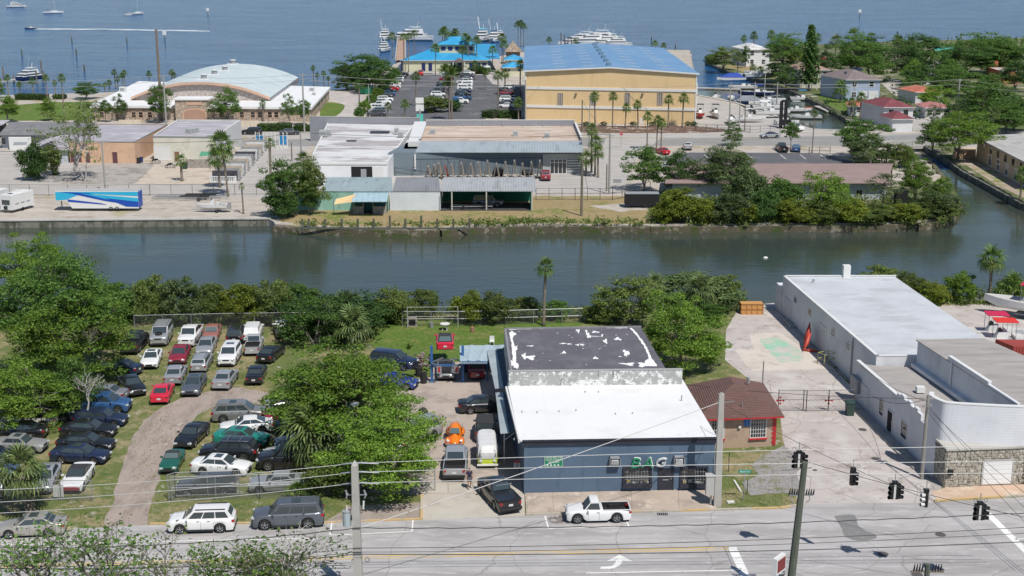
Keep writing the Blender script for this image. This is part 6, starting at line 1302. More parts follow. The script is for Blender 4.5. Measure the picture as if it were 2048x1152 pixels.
def segwall(x0,x1,m,nm,ribs=.5):
 a,b=P(x0,421),P(x1,421);Wq=Wall(a,b);Wq.box(MB(),0,Wq.L,0,zc-.1,-.12,0).build(nm,m,t);mb=MB();n=int(Wq.L/ribs)
 for k in range(n):Wq.box(mb,k*ribs,k*ribs+.07,.02,zc-.12,0,.035)
 mb.build('wall_rib',m,t,'stuff')
segwall(575,778,greenw,'green_wall');segwall(780,878,whitew,'white_wall',.42)
dpt=(P(800,354.5,zc+.5).y-P(800,382,zc).y)
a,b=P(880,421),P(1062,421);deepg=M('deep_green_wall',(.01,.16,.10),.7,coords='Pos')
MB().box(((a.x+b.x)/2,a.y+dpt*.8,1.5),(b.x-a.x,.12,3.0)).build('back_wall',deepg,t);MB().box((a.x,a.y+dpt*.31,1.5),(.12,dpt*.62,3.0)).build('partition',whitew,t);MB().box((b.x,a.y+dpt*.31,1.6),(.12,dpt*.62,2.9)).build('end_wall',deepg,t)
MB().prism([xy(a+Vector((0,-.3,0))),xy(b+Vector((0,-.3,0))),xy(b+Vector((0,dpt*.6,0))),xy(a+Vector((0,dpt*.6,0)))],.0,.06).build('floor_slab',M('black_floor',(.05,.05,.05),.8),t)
for px in(904,973,1064):q=P(px,421);MB().box((q.x,q.y,1.55),(.2,.2,3.1)).build('post',capc,t)
t=thing('garden_shack','little timber shack with a pale blue roof on the canal bank','shed');a,b=P(707,428),P(773,428);Wq=Wall(a,b);ribbed('roof_sheet',P(704,403.5,2.55),P(774,403.5,2.55),P(777,385,3.0),P(708,385,3.0),M('shack_blue',(.36,.49,.54),.6,[dict(c=(.28,.38,.42),s=1,lo=.5,hi=.7)]),t,.9,.03)
bw=M('grey_boards',(.33,.30,.27),.9,[dict(c=(.2,.18,.16),s=2,lo=.45,hi=.65)])
for k in range(26):
 u=k*Wq.L/26
 if 7<k<16:continue
 Wq.box(MB(),u+.01,u+Wq.L/26-.01,0,1.25+random.uniform(-.03,.03),-.03,.02+random.uniform(0,.02)).build('board',bw,t)
for u in(0,Wq.L*.3,Wq.L*.6,Wq.L):Wq.box(MB(),u-.06,u+.06,0,2.5,-.06,.06).build('post',bw,t)
MB().prism([xy(a+Vector((0,.1,0))),xy(b+Vector((0,.1,0))),xy(b+Vector((0,2.6,0))),xy(a+Vector((0,2.6,0)))],0,.12).build('floor',dark,t)
MB().box(((a.x+b.x)/2,a.y+2.7,1.3),(b.x-a.x,.1,2.5)).build('back_wall',M('teal_back',(.02,.10,.10),.8),t)
t=thing('sail_shade','tan fabric sail stretched beside the timber shack','awning');a,b,c_,d=P(668,409,1.9),P(706,404,2.3),P(711,388,3.1),P(672,398,2.6);mb=MB();V=[]
for i in range(5):
 for j in range(5):u,v=i/4,j/4;p=a.lerp(b,u).lerp(d.lerp(c_,u),v);p.z-=.25*math.sin(math.pi*u)*math.sin(math.pi*v);V.append(p)
mb.add(V,[(i*5+j,(i+1)*5+j,(i+1)*5+j+1,i*5+j+1)for i in range(4)for j in range(4)]);mb.build('fabric',M('sail_tan',(.62,.46,.24),.9),t);q=P(668,428);MB().cyl((q.x,q.y,0),.05,2.0,6).build('pole',steel,t)
zw=4.1;stw=M('white_roof_stained',(.60,.60,.60),.8,[dict(c=(.36,.335,.33),s=.11,lo=.44,hi=.56,det=8,rg=.7,st=(.5,1.3,1)),dict(c=(.19,.17,.165),s=.2,lo=.56,hi=.68,det=8,st=(.5,1.8,1),a=.8)],coords='Pos')
c=[P(618,325,zw),P(775,325,zw),P(829,249,zw),P(655,246,zw)]
t=flatb('white_roofed_workshop','white workshop with stained white roof left of the grey shop',c,zw,M('white_block_wall',(.70,.71,.72),.8,coords='Pos'),stw,par=.1,coping=white,sides=(1,3))
Wq=Wall(c[0],c[1]);Wq.part('garage_opening',(703,333,745,362),.0,.03,dark,t);Wq.part('white_panel',(746,333,768,362),.0,.05,white,t);Wq.part('fascia',(618,325.5,775,329),.0,.12,white,t)
Wq.part('parked_machine',(722,338,733,354),.03,.06,greyp,t);Wq.part('roof_kerb',(620,323.5,773,325.8),-.2,.05,white,t)
gw=M('grey_parapet',(.25,.255,.275),.8,coords='Pos')
a,b=P(624,250,2.5),P(836,250,2.5);t3=thing('screen_wall','long grey screen wall behind the stained white roof','wall');q0,q1=P(655,246,zw),P(829,249,zw);MB().prism([xy(q0+Vector((-4,.3,0))),xy(q1+Vector((1,.3,0))),xy(q1+Vector((1,.6,0))),xy(q0+Vector((-4,.6,0)))],0,zw+1.4).build('wall_panel',gw,t3);MB().prism([xy(q0+Vector((-4,.25,0))),xy(q1+Vector((1,.25,0))),xy(q1+Vector((1,.65,0))),xy(q0+Vector((-4,.65,0)))],zw+1.4,zw+1.5).build('coping',capc,t3)
def roofunit(px,py,z,s,label=None,par=None,m=None):
 q=P(px,py,z);o=MB().box((q.x,q.y,z+s[2]/2+.1),s).build('air_conditioner',m or M('unit_grey',(.42,.44,.43),.6),par);MB().box((q.x,q.y-s[1]/2-.01,z+s[2]/2+.1),(s[0]*.8,.03,s[2]*.7)).build('grille',greyp,o);MB().box((q.x,q.y,z+.05),(s[0]*1.1,s[1]*1.1,.1)).build('base',greyp,o);return o
roofunit(647,272,zw,(1.5,1.3,1.1),par=t);roofunit(657,271,zw,(1.0,1.2,1.1),par=t);roofunit(793,268,zw,(.9,.8,1.2),par=t);roofunit(801,274,zw,(1.1,1.0,1.0),par=t)
q=P(760,265,zw);MB().box((q.x,q.y,zw+.12),(4.0,2.6,.16)).build('skylight',M('skylight_dark',(.035,.035,.045),.4),t);q=P(703,282,zw);MB().box((q.x,q.y,zw+.08),(2.0,.8,.12)).build('skylight',MATS['skylight_dark'],t)
t=thing('stair_block','tall narrow white topped block between stained roof and grey shop','building');MB().prism([xy(P(816,283,5.4)),xy(P(842,283,5.4)),xy(P(853,243,5.4)),xy(P(829,243,5.4))],0,5.4).build('walls',white,t)
MB().prism([xy(P(808,297,4.3)),xy(P(834,297,4.3)),xy(P(841,281,4.3)),xy(P(815,281,4.3))],0,4.3).build('lower_walls',M('grey_cladding',(.15,.19,.215),.7,[dict(kind='x',c=(.09,.11,.13),s=1.1,lo=.04,hi=0,a=.7)],coords='Pos'),t);MB().prism([xy(P(807,298,4.35)),xy(P(835,298,4.35)),xy(P(842,281,4.35)),xy(P(814,281,4.35))],4.3,4.4).build('lower_roof',white,t)
ge=4.4;gclad=MATS['grey_cladding'];t=thing('grey_shop','grey clad shop with glass doors and a pale metal roof edge','shop')
A,B=P(777,352),P(1166,347);Wq=Wall(A,B);bk=P(1149,243,5.6);MB().prism([xy(A),xy(B),xy(Vector((P(1149,254,5.6).x,P(1149,254,5.6).y,0))),xy(P(850,254,5.6))],0,ge).build('walls',gclad,t)
yl,yh=P(1000,305,ge),P(1000,282,5.5);ms=M('pale_metal_roof',(.42,.47,.49),.5,[dict(c=(.34,.38,.4),s=.4,lo=.5,hi=.7,st=(2,.4,1))],coords='Pos',metal=.3)
ribbed('metal_roof',P(830,305,ge),P(1168,305,ge),P(1163,282,5.6),P(841,282,5.6),ms,t,.5,.05)
graver=M('tan_gravel_roof',(.46,.36,.29),.95,[dict(c=(.56,.47,.39),s=.2,lo=.45,hi=.65,det=8,st=(.5,1.8,1)),dict(c=(.14,.11,.09),s=.3,lo=.58,hi=.70,det=8,st=(.4,2,1),a=.85),dict(c=(.42,.24,.12),s=.15,lo=.56,hi=.66,a=.5)],coords='Pos')
rc=[P(842,281.5,5.4),P(1161,281.5,5.4),P(1149,252,5.4),P(852,252,5.4)];MB().prism([xy(p)for p in rc],ge,5.4).build('gravel_roof',graver,t)
for i,(i0,i1,h)in enumerate(((1,2,6.1),(2,3,6.6),(3,0,5.8))):
 a,b=rc[i0],rc[i1];d=(b-a).normalized();n=Vector((-d.y,d.x,0));ctr=sum(rc,Vector())/4;n=n if n.dot(ctr-a)<0 else-n;MB().prism([xy(a),xy(b),xy(b+n*.3),xy(a+n*.3)],4,h).build('parapet',gw,t);MB().prism([xy(a-n*.05),xy(b-n*.05),xy(b+n*.35),xy(a+n*.35)],h,h+.1).build('coping',white,t)
 if i!=2:
  for k in range(7 if i==1 else 5):p=a.lerp(b,(k+.6)/(7.5 if i==1 else 5.5));MB().bar((p.x-n.x*.1,p.y-n.y*.1,6.0 if i else 5.9),(p.x-n.x*.9,p.y-n.y*.9,5.42),.09).build('parapet_brace',greyp,t)
for px,py in((1031,272),(1094,276),(865,268)):roofunit(px,py,5.4,(1.1,1.0,.9),par=t)
lg=M('light_grey_wall',(.36,.38,.37),.8,coords='Pos');Wq.part('entrance_wall',(1085,307,1166,349),.0,.35,lg,t)
u0,u1,z0,z1=Wq.rect((1100,317,1132,347));ew=Wq.box(MB(),u0,u1,.05,z1,.3,.38).build('glass_entrance',glass,t)
for k in range(5):u=u0+(u1-u0)*k/4;Wq.box(MB(),u-.05,u+.05,.05,z1,.38,.44).build('mullion',white,ew)
for z in(.05,z1*.75,z1-.1):Wq.box(MB(),u0,u1,z,z+.1,.38,.43).build('rail',white,ew)
w_=Wq.part('side_window',(1134,318,1160,342),.35,.39,paleglass,t)
for k in range(5):u_0,u_1,z_0,z_1=Wq.rect((1134,318,1160,342));Wq.box(MB(),u_0,u_1,z_0+k*.5,z_0+k*.5+.14,.39,.46).build('louvre',white,w_)
Wq.part('loading_door',(918,315,951,349),.01,.06,M('door_slate',(.10,.125,.145),.7),t);Wq.part('door',(972,324,980,349),.01,.07,M('door_slate2',(.12,.15,.17),.7),t);Wq.part('white_post',(829,308,832,338),.1,.3,white,t)
for k in range(20):u=Wq.L*(.13+k*.0345);Wq.box(MB(),u,u+.05,.1,3.2,.0,.03).build('panel_joint',M('joint_dark',(.08,.1,.12),.8),t)
Wq.part('joint_line',(832,316,1084,317.5),.0,.04,MATS['joint_dark'],t);Wq.part('lime_panel',(773,338,783,356),.8,.95,M('lime_paint',(.45,.60,.03),.6),t)
zy0=12.6;A,B=P(1051,243),P(1390,251);Wq=Wall(A,B);ky=(1.0);zl=HZ(1051,243,143);zr_=HZ(1390,251,145);zy=(zl+zr_)/2;za=zy+1.15
yel=M('yellow_metal_wall',(.72,.54,.30),.7,[dict(c=(.66,.485,.26),s=.25,lo=.5,hi=.7,st=(1,1,.3))],coords='Pos',var=.03);roofb=M('blue_metal_roof',(.15,.29,.47),.55,[dict(c=(.19,.33,.50),s=.12,lo=.45,hi=.65),dict(kind='y',c=(.10,.24,.44),s=.5,lo=.03,hi=0,a=.6)],coords='Pos',metal=.1)
bA,bB=P(1046,93,zy),P(1330,95.5,zy);dA=Vector((bA.x-A.x,bA.y-A.y,0));dB=Vector((bB.x-B.x,bB.y-B.y,0));dl=Vector(((dA.x+dB.x)/2,(dA.y+dB.y)/2,0));dA=dB=dl
t=thing('boat_store','huge yellow metal boat store with a blue low pitched roof','building');M_=(A+B)/2
mb=MB();V=[(A.x,A.y,0),(B.x,B.y,0),(B.x,B.y,zy),(M_.x,M_.y,za),(A.x,A.y,zy)];V2=[(p[0]+dl.x,p[1]+dl.y,p[2])for p in V];mb.add(V+V2,[(0,1,2,3,4),(9,8,7,6,5),(0,5,6,1),(1,6,7,2),(4,9,5,0)]);mb.build('walls',yel,t)
for(s0,s1)in((A,M_),(M_,B)):
 z0_,z1_=(zy,za)if s0 is A else(za,zy);a_=Vector((s0 .x,s0 .y,z0_+.06));b_=Vector((s1 .x,s1 .y,z1_+.06));o_=Vector((0,-.5,0))
 if s0 is A:a_+=Vector((-.6,0,-.05))
 else:b_+=Vector((.6,0,-.05))
 MB().slab(a_+o_,b_+o_,b_+dl,a_+dl,.16).build('roof',roofb,t);MB().bar(a_+o_+Vector((0,-.02,-.12)),b_+o_+Vector((0,-.02,-.12)),.12,.35).build('fascia',white,t)
 for k in range(2 if s0 is A else 2):
  for j in range(8):
   u=(.36+.34*k)if s0 is A else(.22+.38*k);v=.07+.12*j;p=a_.lerp(b_,u)+dl*v+Vector((0,0,.02));q=a_.lerp(b_,u+.14)+dl*v+Vector((0,0,.02));MB().slab(p,q,q+dl*.008+Vector((0,.5,0)),p+dl*.008+Vector((0,.5,0)),.04).build('skylight',gutter,t)
for j in range(7):p=Vector((M_.x,M_.y,za))+dl*(.05+.14*j);MB().box((p.x,p.y+1.5,za+.35),(1.1,3.2,.6)).build('ridge_vent',M('vent_bluegrey',(.13,.22,.3),.6),t)
for r in((1051,176,1389,181),(1051,213,1389,218)):u0,u1,z0,z1=Wq.rect(r);Wq.box(MB(),0,Wq.L,z0,z1,0,.2).build('white_band',white,t)
for u in(-.15,Wq.L-.15):Wq.box(MB(),u,u+.3,0,zy,0,.12).build('corner_trim',white,t)
mb=MB();n=int(Wq.L/.42)
for k in range(n):
 u=(k+.5)*Wq.L/n;zt=zy+1.1*(1-abs(u/Wq.L*2-1));Wq.box(mb,u-.06,u+.06,.1,zt-.1,0,.06)
mb.build('wall_rib',yel,t,'stuff')
for x in(1115,1181,1249,1314):Wq.window((x+1,187,x+10,209),t,greyp,M('store_window',(.16,.15,.2),.4),nx=2,ny=5,fw=.12,proud=.12)
Wq.door((1279,236,1287,253),t,white);
for x in(1152,1285):Wq.part('wall_lamp',(x-1.5,186,x+2,190),.1,.5,wood,t)
q=B+dl*.03;MB().box((q.x+.6,q.y+4,8.5),(.8,3,2.6)).build('side_vent',white,t);MB().box((q.x+.6,q.y+4,5.5),(.8,3,2.2)).build('side_vent',white,t)
hs=M('hall_stone',(.42,.34,.27),.95,[dict(kind='vor',feat='F1',c=(.55,.46,.38),s=1.1,lo=.4,hi=.1),dict(kind='vor',c=(.16,.12,.09),s=1.1,lo=.08,hi=.02,warp=.3,a=.8)],coords='Pos');hr=M('hall_rubble',(.42,.37,.34),.95,[dict(kind='vor',feat='F1',c=(.56,.51,.47),s=1.3,lo=.4,hi=.1),dict(kind='vor',c=(.22,.19,.17),s=1.3,lo=.06,hi=.015,warp=.3,a=.8)],coords='Pos')
peach=M('peach_trim',(.55,.36,.26),.8,coords='Pos');paler=M('pale_arch_roof',(.50,.57,.57),.6,[dict(c=(.44,.51,.52),s=.15,lo=.5,hi=.7)],coords='Pos')
zb_=3.35;t=thing('stone_hall','large stone hall with an arched pale roof and white wings','building')
A,B=P(190,239),P(622,243);Wq=Wall(A,B);bl,br_=P(284,164,zb_),P(658,175.5,zb_);al_=P(184,204,zb_)
MB().prism([xy(A),xy(B),xy(br_),xy(bl)],0,zb_-.3).build('walls',hs,t);MB().prism([xy(A+Vector((-1,-.5,0))),xy(B+Vector((.4,-.5,0))),xy(br_+Vector((.4,0,0))),xy(bl+Vector((-1,0,0)))],zb_-.3,zb_+.25).build('wing_roof',whiter,t)
ga=P(263,195,4.3);gb=P(541,196,4.3);gd=P(597,155.5,4.3)-gb;gz=HZ(394,229,166);pk=8.3
prof=[];n=22
for k in range(n+1):u=k/n;prof.append((u,4.3+(pk-4.3)*(1-abs(2*u-1)**2.1)))
mb=MB();V=[(ga.lerp(gb,u).x,ga.lerp(gb,u).y,z)for u,z in prof];V2=[(v[0]+gd.x,v[1]+gd.y,v[2])for v in V];N=len(V)
mb.add([(ga.x,ga.y,2.5),(gb.x,gb.y,2.5)]+V,[(0,1)+tuple(range(N+1,1,-1))]);mb.build('gable_wall',hr,t)
up=Vector((0,0,.12));mb=MB();mb.add([(v[0],v[1]-.8,v[2]+.12)for v in V]+[(v[0],v[1],v[2]+.12)for v in V2],[(i,i+1,N+i+1,N+i)for i in range(N-1)]);mb.add([(v[0],v[1]-.8,v[2]-.1)for v in V]+[(v[0],v[1],v[2]-.1)for v in V2],[(i,N+i,N+i+1,i+1)for i in range(N-1)]);mb.build('arched_roof',paler,t,smooth=False)
mb=MB();
for i in range(N-1):a,b=V[i],V[i+1];mb.add([(a[0],a[1]-.9,a[2]+.14),(b[0],b[1]-.9,b[2]+.14),(b[0],b[1]-.9,b[2]-.5),(a[0],a[1]-.9,a[2]-.5),(a[0],a[1]-.1,a[2]+.14),(b[0],b[1]-.1,b[2]+.14),(b[0],b[1]-.1,b[2]-.5),(a[0],a[1]-.1,a[2]-.5)],[(0,1,2,3),(0,4,5,1),(3,2,6,7)])
mb.build('arch_trim',peach,t)
s0,s1=gb,gb+gd;Ws=Wall(s0,s1);mb=MB();MB().prism([xy(s0),xy(s1),xy(s1+Vector((-.3,0,0))),xy(s0+Vector((-.3,0,0)))],2.5,4.35).build('clerestory_wall',gw,t)
for k in range(16):u=Ws.L*(k+.2)/16;Ws.box(MB(),u,u+Ws.L/16*.6,zb_+.35,4.2,0,.1).build('clerestory_window',M('cler_glass',(.2,.22,.24),.3),t)
for i,(x,y)in enumerate(((408,158),(429,149),(450,141),(466,128))):
 zz=7.0
 for _ in range(12):q=P(x,y,zz);dd=q-ga;ax=(gb-ga).normalized();k_=(dd.y-(ax.y/ax.x)*dd.x)/(gd.y-(ax.y/ax.x)*gd.x);u=(dd-gd*k_).dot(ax)/(gb-ga).length;zz=4.3+(pk-4.3)*(1-min(1,abs(2*u-1))**2.1)+.15
 q=P(x,y,zz);v=MB().box((q.x,q.y,zz),(3.2,2.4,.3)).build('vent_base',white,t);MB().cyl((q.x,q.y,zz),.75,1.1,10).build('vent_drum',greyp,v);MB().cyl((q.x,q.y,zz+1.1),.95,.2,10).build('vent_cap',white,v)
for x in(264,278,502,516,536,549):Wq.window((x,224,x+8,235),t,peach,nx=1,ny=2,fw=.15)
for x in(200,296,440,480,600):Wq.window((x,224,x+8,235),t,peach,nx=1,ny=2,fw=.15)
pa,pb=P(352,242),P(416,242);Wp=Wall(pa,pb);po=MB().prism([xy(pa),xy(pb),xy(pb+Vector((0,6,0))),xy(pa+Vector((0,6,0)))],0,5.2).build('portico',hs,t);MB().prism([xy(pa+Vector((-.5,-.3,0))),xy(pb+Vector((.5,-.3,0))),xy(pb+Vector((.5,6,0))),xy(pa+Vector((-.5,6,0)))],5.2,5.55).build('portico_roof',whiter,po)
u0,u1,z0,z1=Wp.rect((369,219,411,242));am=[];
for k in range(13):a=math.pi*k/12;am.append((u0+(u1-u0)/2-math.cos(a)*(u1-u0)/2,z1-.9+math.sin(a)*.9))
def arch(pts,p,nm,m):
 mb=MB();V=[Wp.A+Wp.d*u+Wp.n*p+Vector((0,0,z))for u,z in[(pts[0][0],0)]+pts+[(pts[-1][0],0)]];mb.add(V,[tuple(range(len(V)))]);mb.build(nm,m,po)
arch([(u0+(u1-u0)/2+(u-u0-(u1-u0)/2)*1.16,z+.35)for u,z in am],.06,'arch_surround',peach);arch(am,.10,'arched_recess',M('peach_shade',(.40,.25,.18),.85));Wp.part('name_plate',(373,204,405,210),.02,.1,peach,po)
roofunit(624,183,zb_+.2,(1.4,1.2,1.1),par=t,m=white);roofunit(628,191,zb_+.2,(1.0,1.0,.8),par=t,m=white);roofunit(246,184,zb_+.2,(1.6,1.4,1.3),par=t,m=white)
Wr=Wall(B,br_)
for k in range(5):u=Wr.L*(.12+.18*k);Wr.window((u,u+1.6,.8,2.4),t,peach,nx=1,ny=1,fw=.2,world=False)
c=[P(306,271.5,5),P(430,273,5),P(481,240,5),P(355,239.5,5)];crm=M('cream_wall',(.60,.58,.49),.85,[dict(c=(.5,.48,.4),s=.5,lo=.5,hi=.7)],coords='Pos');lgr=M('worn_grey_roof',(.36,.34,.37),.8,[dict(c=(.55,.54,.55),s=.3,lo=.5,hi=.66,det=8,st=(.5,2,1)),dict(c=(.24,.22,.24),s=.5,lo=.56,hi=.7,st=(.4,2.5,1))],coords='Pos')
t=flatb('cream_workshop','cream and white workshop with a grey streaked flat roof and white door',c,5,crm,lgr,par=.15,coping=white)
Wq=Wall(c[0],c[1]);Wq.door((310,292,342,325),t,white,offw,panels=5,name='roller_door');Wq.door((350,303,360,325),t,M('brown_door',(.22,.12,.08),.8),offw);Wq.part('band',(306,272,430,274.5),0,.1,greyp,t)
for px,py in((375,268),(381,269),(388,268),(394,267)):roofunit(px,py-3,4.9,(.7,.7,.8),par=t)
MB().prism([xy(c[1]+Vector((.01,.1,0))),xy(c[2]+Vector((.01,0,0))),xy(c[2]+Vector((.08,0,0))),xy(c[1]+Vector((.08,.1,0)))],0,4.9).build('white_side_wall',white,t)
c=[P(138,283,4.3),P(269,284,4.3),P(335,249,4.3),P(200,248,4.3)];pch=M('peach_wall',(.60,.40,.27),.85,[dict(c=(.52,.34,.23),s=.4,lo=.5,hi=.7)],coords='Pos')
t=flatb('peach_garage','peach coloured garage with maroon doors and grey roof',c,4.3,pch,lgr,par=.12,coping=greyp)
Wq=Wall(c[0],c[1]);mrd=M('maroon_door',(.12,.05,.06),.7)
for r in((142,303,164,324),(173,304,181,325),(226,304,236,326)):Wq.door(r,t,mrd,pch)
gsh=M('grey_shingle',(.17,.17,.175),.9,[dict(c=(.22,.22,.225),s=.5,lo=.5,hi=.7)],coords='Pos');bw_=M('pale_blue_wall',(.42,.45,.50),.8,coords='Pos')
t=thing('grey_roof_house','low house with a long grey shingle roof at far left','house');a,b=P(0,290),P(150,292);MB().prism([xy(P(2,268,3)),xy(P(170,268,3)),xy(P(178,250,3)),xy(P(14,250,3))],0,3).build('walls',bw_,t);MB().slab(P(-4,270,3),P(176,270,3),P(190,244,4.6),P(20,244,4.6),.15).build('roof',gsh,t)
Wq=Wall(P(2,268,3),P(170,268,3));Wq.window((4,276,12,288),t,white,nx=1,ny=2);Wq.window((34,278,40,288),t,white,nx=1,ny=2)
t=thing('shed_roof','corner of a pale roofed shed cut by the left picture edge','shed');MB().slab(P(-40,254,3),P(3,250,3),P(20,240,3.6),P(-30,240,3.6),.15).build('roof',lgr,t);MB().prism([xy(P(-35,252,3)),xy(P(-2,249,3)),xy(P(12,241,3)),xy(P(-30,241,3))],0,2.9).build('walls',dark,t)
t=thing('lean_to_shed','small grey sloped roof shed left of the peach garage','shed');MB().slab(P(30,308,2.4),P(62,300,2.4),P(128,270,3.2),P(96,276,3.2),.1).build('roof',lgr,t);MB().prism([xy(P(33,308,2.4)),xy(P(62,301,2.4)),xy(P(124,272,2.4)),xy(P(96,276,2.4))],0,2.3).build('walls',offw,t)
t=thing('lean_to_shed','long pale roof strip between shrub and peach garage','shed');MB().slab(P(98,300,2.8),P(136,300,2.8),P(160,270,3.4),P(118,270,3.4),.1).build('roof',lgr,t);MB().prism([xy(P(100,299,2.8)),xy(P(134,299,2.8)),xy(P(157,271,2.8)),xy(P(118,271,2.8))],0,2.7).build('walls',bw_,t)
t=thing('white_annex','small white flat roofed annex beside the grey roofed house','building');MB().prism([xy(P(17,276,2.6)),xy(P(62,276,2.6)),xy(P(62,270,2.6)),xy(P(17,270,2.6))],0,2.6).build('walls',white,t);MB().slab(P(26,290,2.2),P(52,289,2.2),P(54,284,2.4),P(28,284,2.4),.08).build('awning',greyp,t)
t,e,_=hip('wooden_kiosk','little brown roofed kiosk beside the wooden fence',[P(368,318),P(398,317),P(402,312),P(374,312)],1.9,.9,M('kiosk_tan',(.3,.2,.1),.8),M('kiosk_brown',(.16,.09,.07),.9),.3,.3,cat='shed')
t=thing('green_awning','small green awning roof beside the kiosk','awning');MB().slab(P(398,312,1.9),P(424,310,1.9),P(424,303,2.3),P(402,303,2.3),.05).build('canopy',M('awning_green',(.08,.28,.17),.8),t);q=P(412,322);MB().cyl((q.x,q.y,0),.05,1.9,6).build('pole',steel,t)
zb2=3.0;t=thing('long_house','long low house with a flat brown roof behind the mangroves','house');MB().prism([xy(P(1345,364,zb2)),xy(P(1775,364,zb2)),xy(P(1770,330,zb2)),xy(P(1350,330,zb2))],0,zb2).build('walls',M('bluegrey_wall',(.38,.42,.46),.8,coords='Pos'),t);MB().slab(P(1330,366,zb2+.02),P(1776,366,zb2+.02),P(1786,327,zb2+.9),P(1338,327,zb2+.9),.15).build('roof',M('mauve_brown_roof',(.27,.195,.175),.9,[dict(c=(.23,.165,.15),s=.3,lo=.5,hi=.7,st=(.5,2,1))],coords='Pos'),t)
Wq=Wall(P(1345,364,zb2),P(1775,364,zb2));MB().prism([xy(P(1560,388,.3)),xy(P(1760,388,.3)),xy(P(1756,378,.3)),xy(P(1560,378,.3))],0,2.1).build('veranda_wall',white,t);Wq.window((1712,380,1724,392),t,white,nx=2,ny=1)
for x in(1590,1630,1670):Wq.window((x,386,x+10,394),t,white,nx=2,ny=1)
A,B=P(1952,318),P(2062,382);zp=4.4;t=thing('peach_house','long peach house with dark windows on the right bank','house');bk1,bk2=A+Vector((22,8,0)),B+Vector((22,8,0));MB().prism([xy(A),xy(B),xy(bk2),xy(bk1)],0,zp).build('walls',M('peach_house_wall',(.56,.40,.26),.85,coords='Pos'),t)
MB().prism([xy(A+Vector((-.6,.4,0))),xy(B+Vector((-.6,-.6,0))),xy(bk2),xy(bk1)],zp,zp+.25).build('roof',M('grey_tan_roof',(.40,.39,.37),.9,[dict(c=(.3,.29,.28),s=.4,lo=.5,hi=.65)],coords='Pos'),t);Wq=Wall(A,B)
for k in range(7):u=.12*Wq.L+k*Wq.L*.135;Wq.window((u,u+1.5,2.6,3.9),t,MATS['peach_house_wall'],nx=1,ny=1,world=False);
for k in range(5):u=.25*Wq.L+k*Wq.L*.155;Wq.window((u,u+1.7,.3,2.2),t,white,nx=2,ny=1,world=False,fw=.2)
MB().prism([xy(P(1905,318)),xy(P(1950,316)),xy(P(1952,310)),xy(P(1907,311))],0,1.6).build('garden_wall',MATS['peach_house_wall'],t)
def house(lbl,px,pyb,w_px,depth,zwl,rh,wm,rm,skew=0.0,wins=3,floors=1,ridge=.3,nm='house',group='houses round the side canal',axis=None):
 A,B=P(px,pyb),P(px+w_px,pyb);k=Vector((skew*depth,depth,0));t,e,rg=hip(nm,lbl,[A,B,B+k,A+k],zwl,rh,wm,rm,.5,ridge,group=group,axis=axis);Wq=Wall(A,B);fh=zwl/floors
 for f in range(floors):
  for i in range(wins):u=Wq.L*(i+.5)/wins;Wq.window((u-.6,u+.6,f*fh+1.0,f*fh+fh-.6),t,white,nx=1,ny=2,world=False,fw=.16)
 return t,Wq,e,rg
lb=M('light_blue_wall',(.36,.43,.55),.8,coords='Pos');brs=M('brown_grey_shingle',(.19,.15,.15),.9,[dict(c=(.24,.20,.19),s=.4,lo=.5,hi=.7)],coords='Pos');mrs=M('maroon_shingle',(.17,.045,.055),.9,[dict(c=(.22,.07,.075),s=.5,lo=.5,hi=.7)],coords='Pos');trr=M('terracotta_tile',(.42,.13,.08),.9,[dict(c=(.5,.2,.13),s=.6,lo=.5,hi=.7)],coords='Pos')
t,Wq,e,rg=house('pale blue two storey house with solar panels on its hip roof',1690,201,68,15,5.9,2.4,lb,brs,-.25,2,2,.25)
for k,(px,py)in enumerate(((1702,146),(1714,139))):q=P(px,py,7.3);o=MB().box((q.x,q.y,7.35),(3.6,1.5,.08),rx=.32).build('solar_panel',M('solar_black',(.02,.03,.05),.2),t)
Wq.door((1717,182,1733,200),t,white,panels=4,name='garage_door');Wq.door((1736,182,1755,202),t,white,panels=4,name='garage_door');q=P(1672,190);MB().box((q.x,q.y+4,3.0),(3.2,8,.15)).build('balcony_deck',white,t)
for k in range(6):MB().box((q.x-1.5,q.y+k*1.5,1.9),(.15,.15,3.9)).build('balcony_post',white,t)
house('white two storey house with white tiled roof on the point',1492,133,46,15,6.2,1.9,M('white_house_wall',(.68,.68,.68),.8),M('white_tiles',(.62,.61,.59),.8,[dict(c=(.4,.39,.38),s=.5,lo=.45,hi=.6)],coords='Pos'),-.2,2,2)
t,Wq,e,rg=house('cream two storey house with brown roof and balcony behind the conifer',1600,176,58,14,5.6,1.8,M('cream_house_wall',(.52,.50,.42),.85),M('tan_brown_roof',(.30,.20,.165),.9,coords='Pos'),-.1,3,2)
q=P(1597,180);MB().box((q.x+2.5,q.y+1.6,3.1),(7,3,.2)).build('balcony_deck',M('balcony_red',(.35,.15,.1),.8),t);mb=MB()
for k in range(5):MB().box((q.x-.8+k*1.6,q.y+.2,1.5),(.2,.2,3.2)).build('balcony_post',offw,t)
MB().bar((q.x-1,q.y+.2,4.1),(q.x+6,q.y+.2,4.1),.08).build('balcony_rail',wood,t)
house('small white cottage with bright red roof beside the palms',1697,232,55,9,2.6,1.0,M('white_cottage_wall',(.62,.62,.62),.8),trr,.2,4,1,.6)
house('white cottage with maroon hip roof, the taller rear part',1766,252,58,12,4.6,1.7,MATS['white_cottage_wall'],mrs,-.2,2,1,.3)
house('white cottage front wing with maroon hip roof by the bridge',1784,264,40,7,3.1,1.5,MATS['white_cottage_wall'],mrs,-.15,0,1,.1)
house('house with faded orange tile roof beyond the cottages',1830,207,55,10,3.2,1.3,MATS['white_cottage_wall'],trr,-.2,2,1,.5)
house('white bungalow half hidden behind the thin grey tree',1850,238,50,8,2.9,.9,MATS['white_cottage_wall'],M('pale_red_roof',(.4,.16,.15),.9),0,3,1,.5)
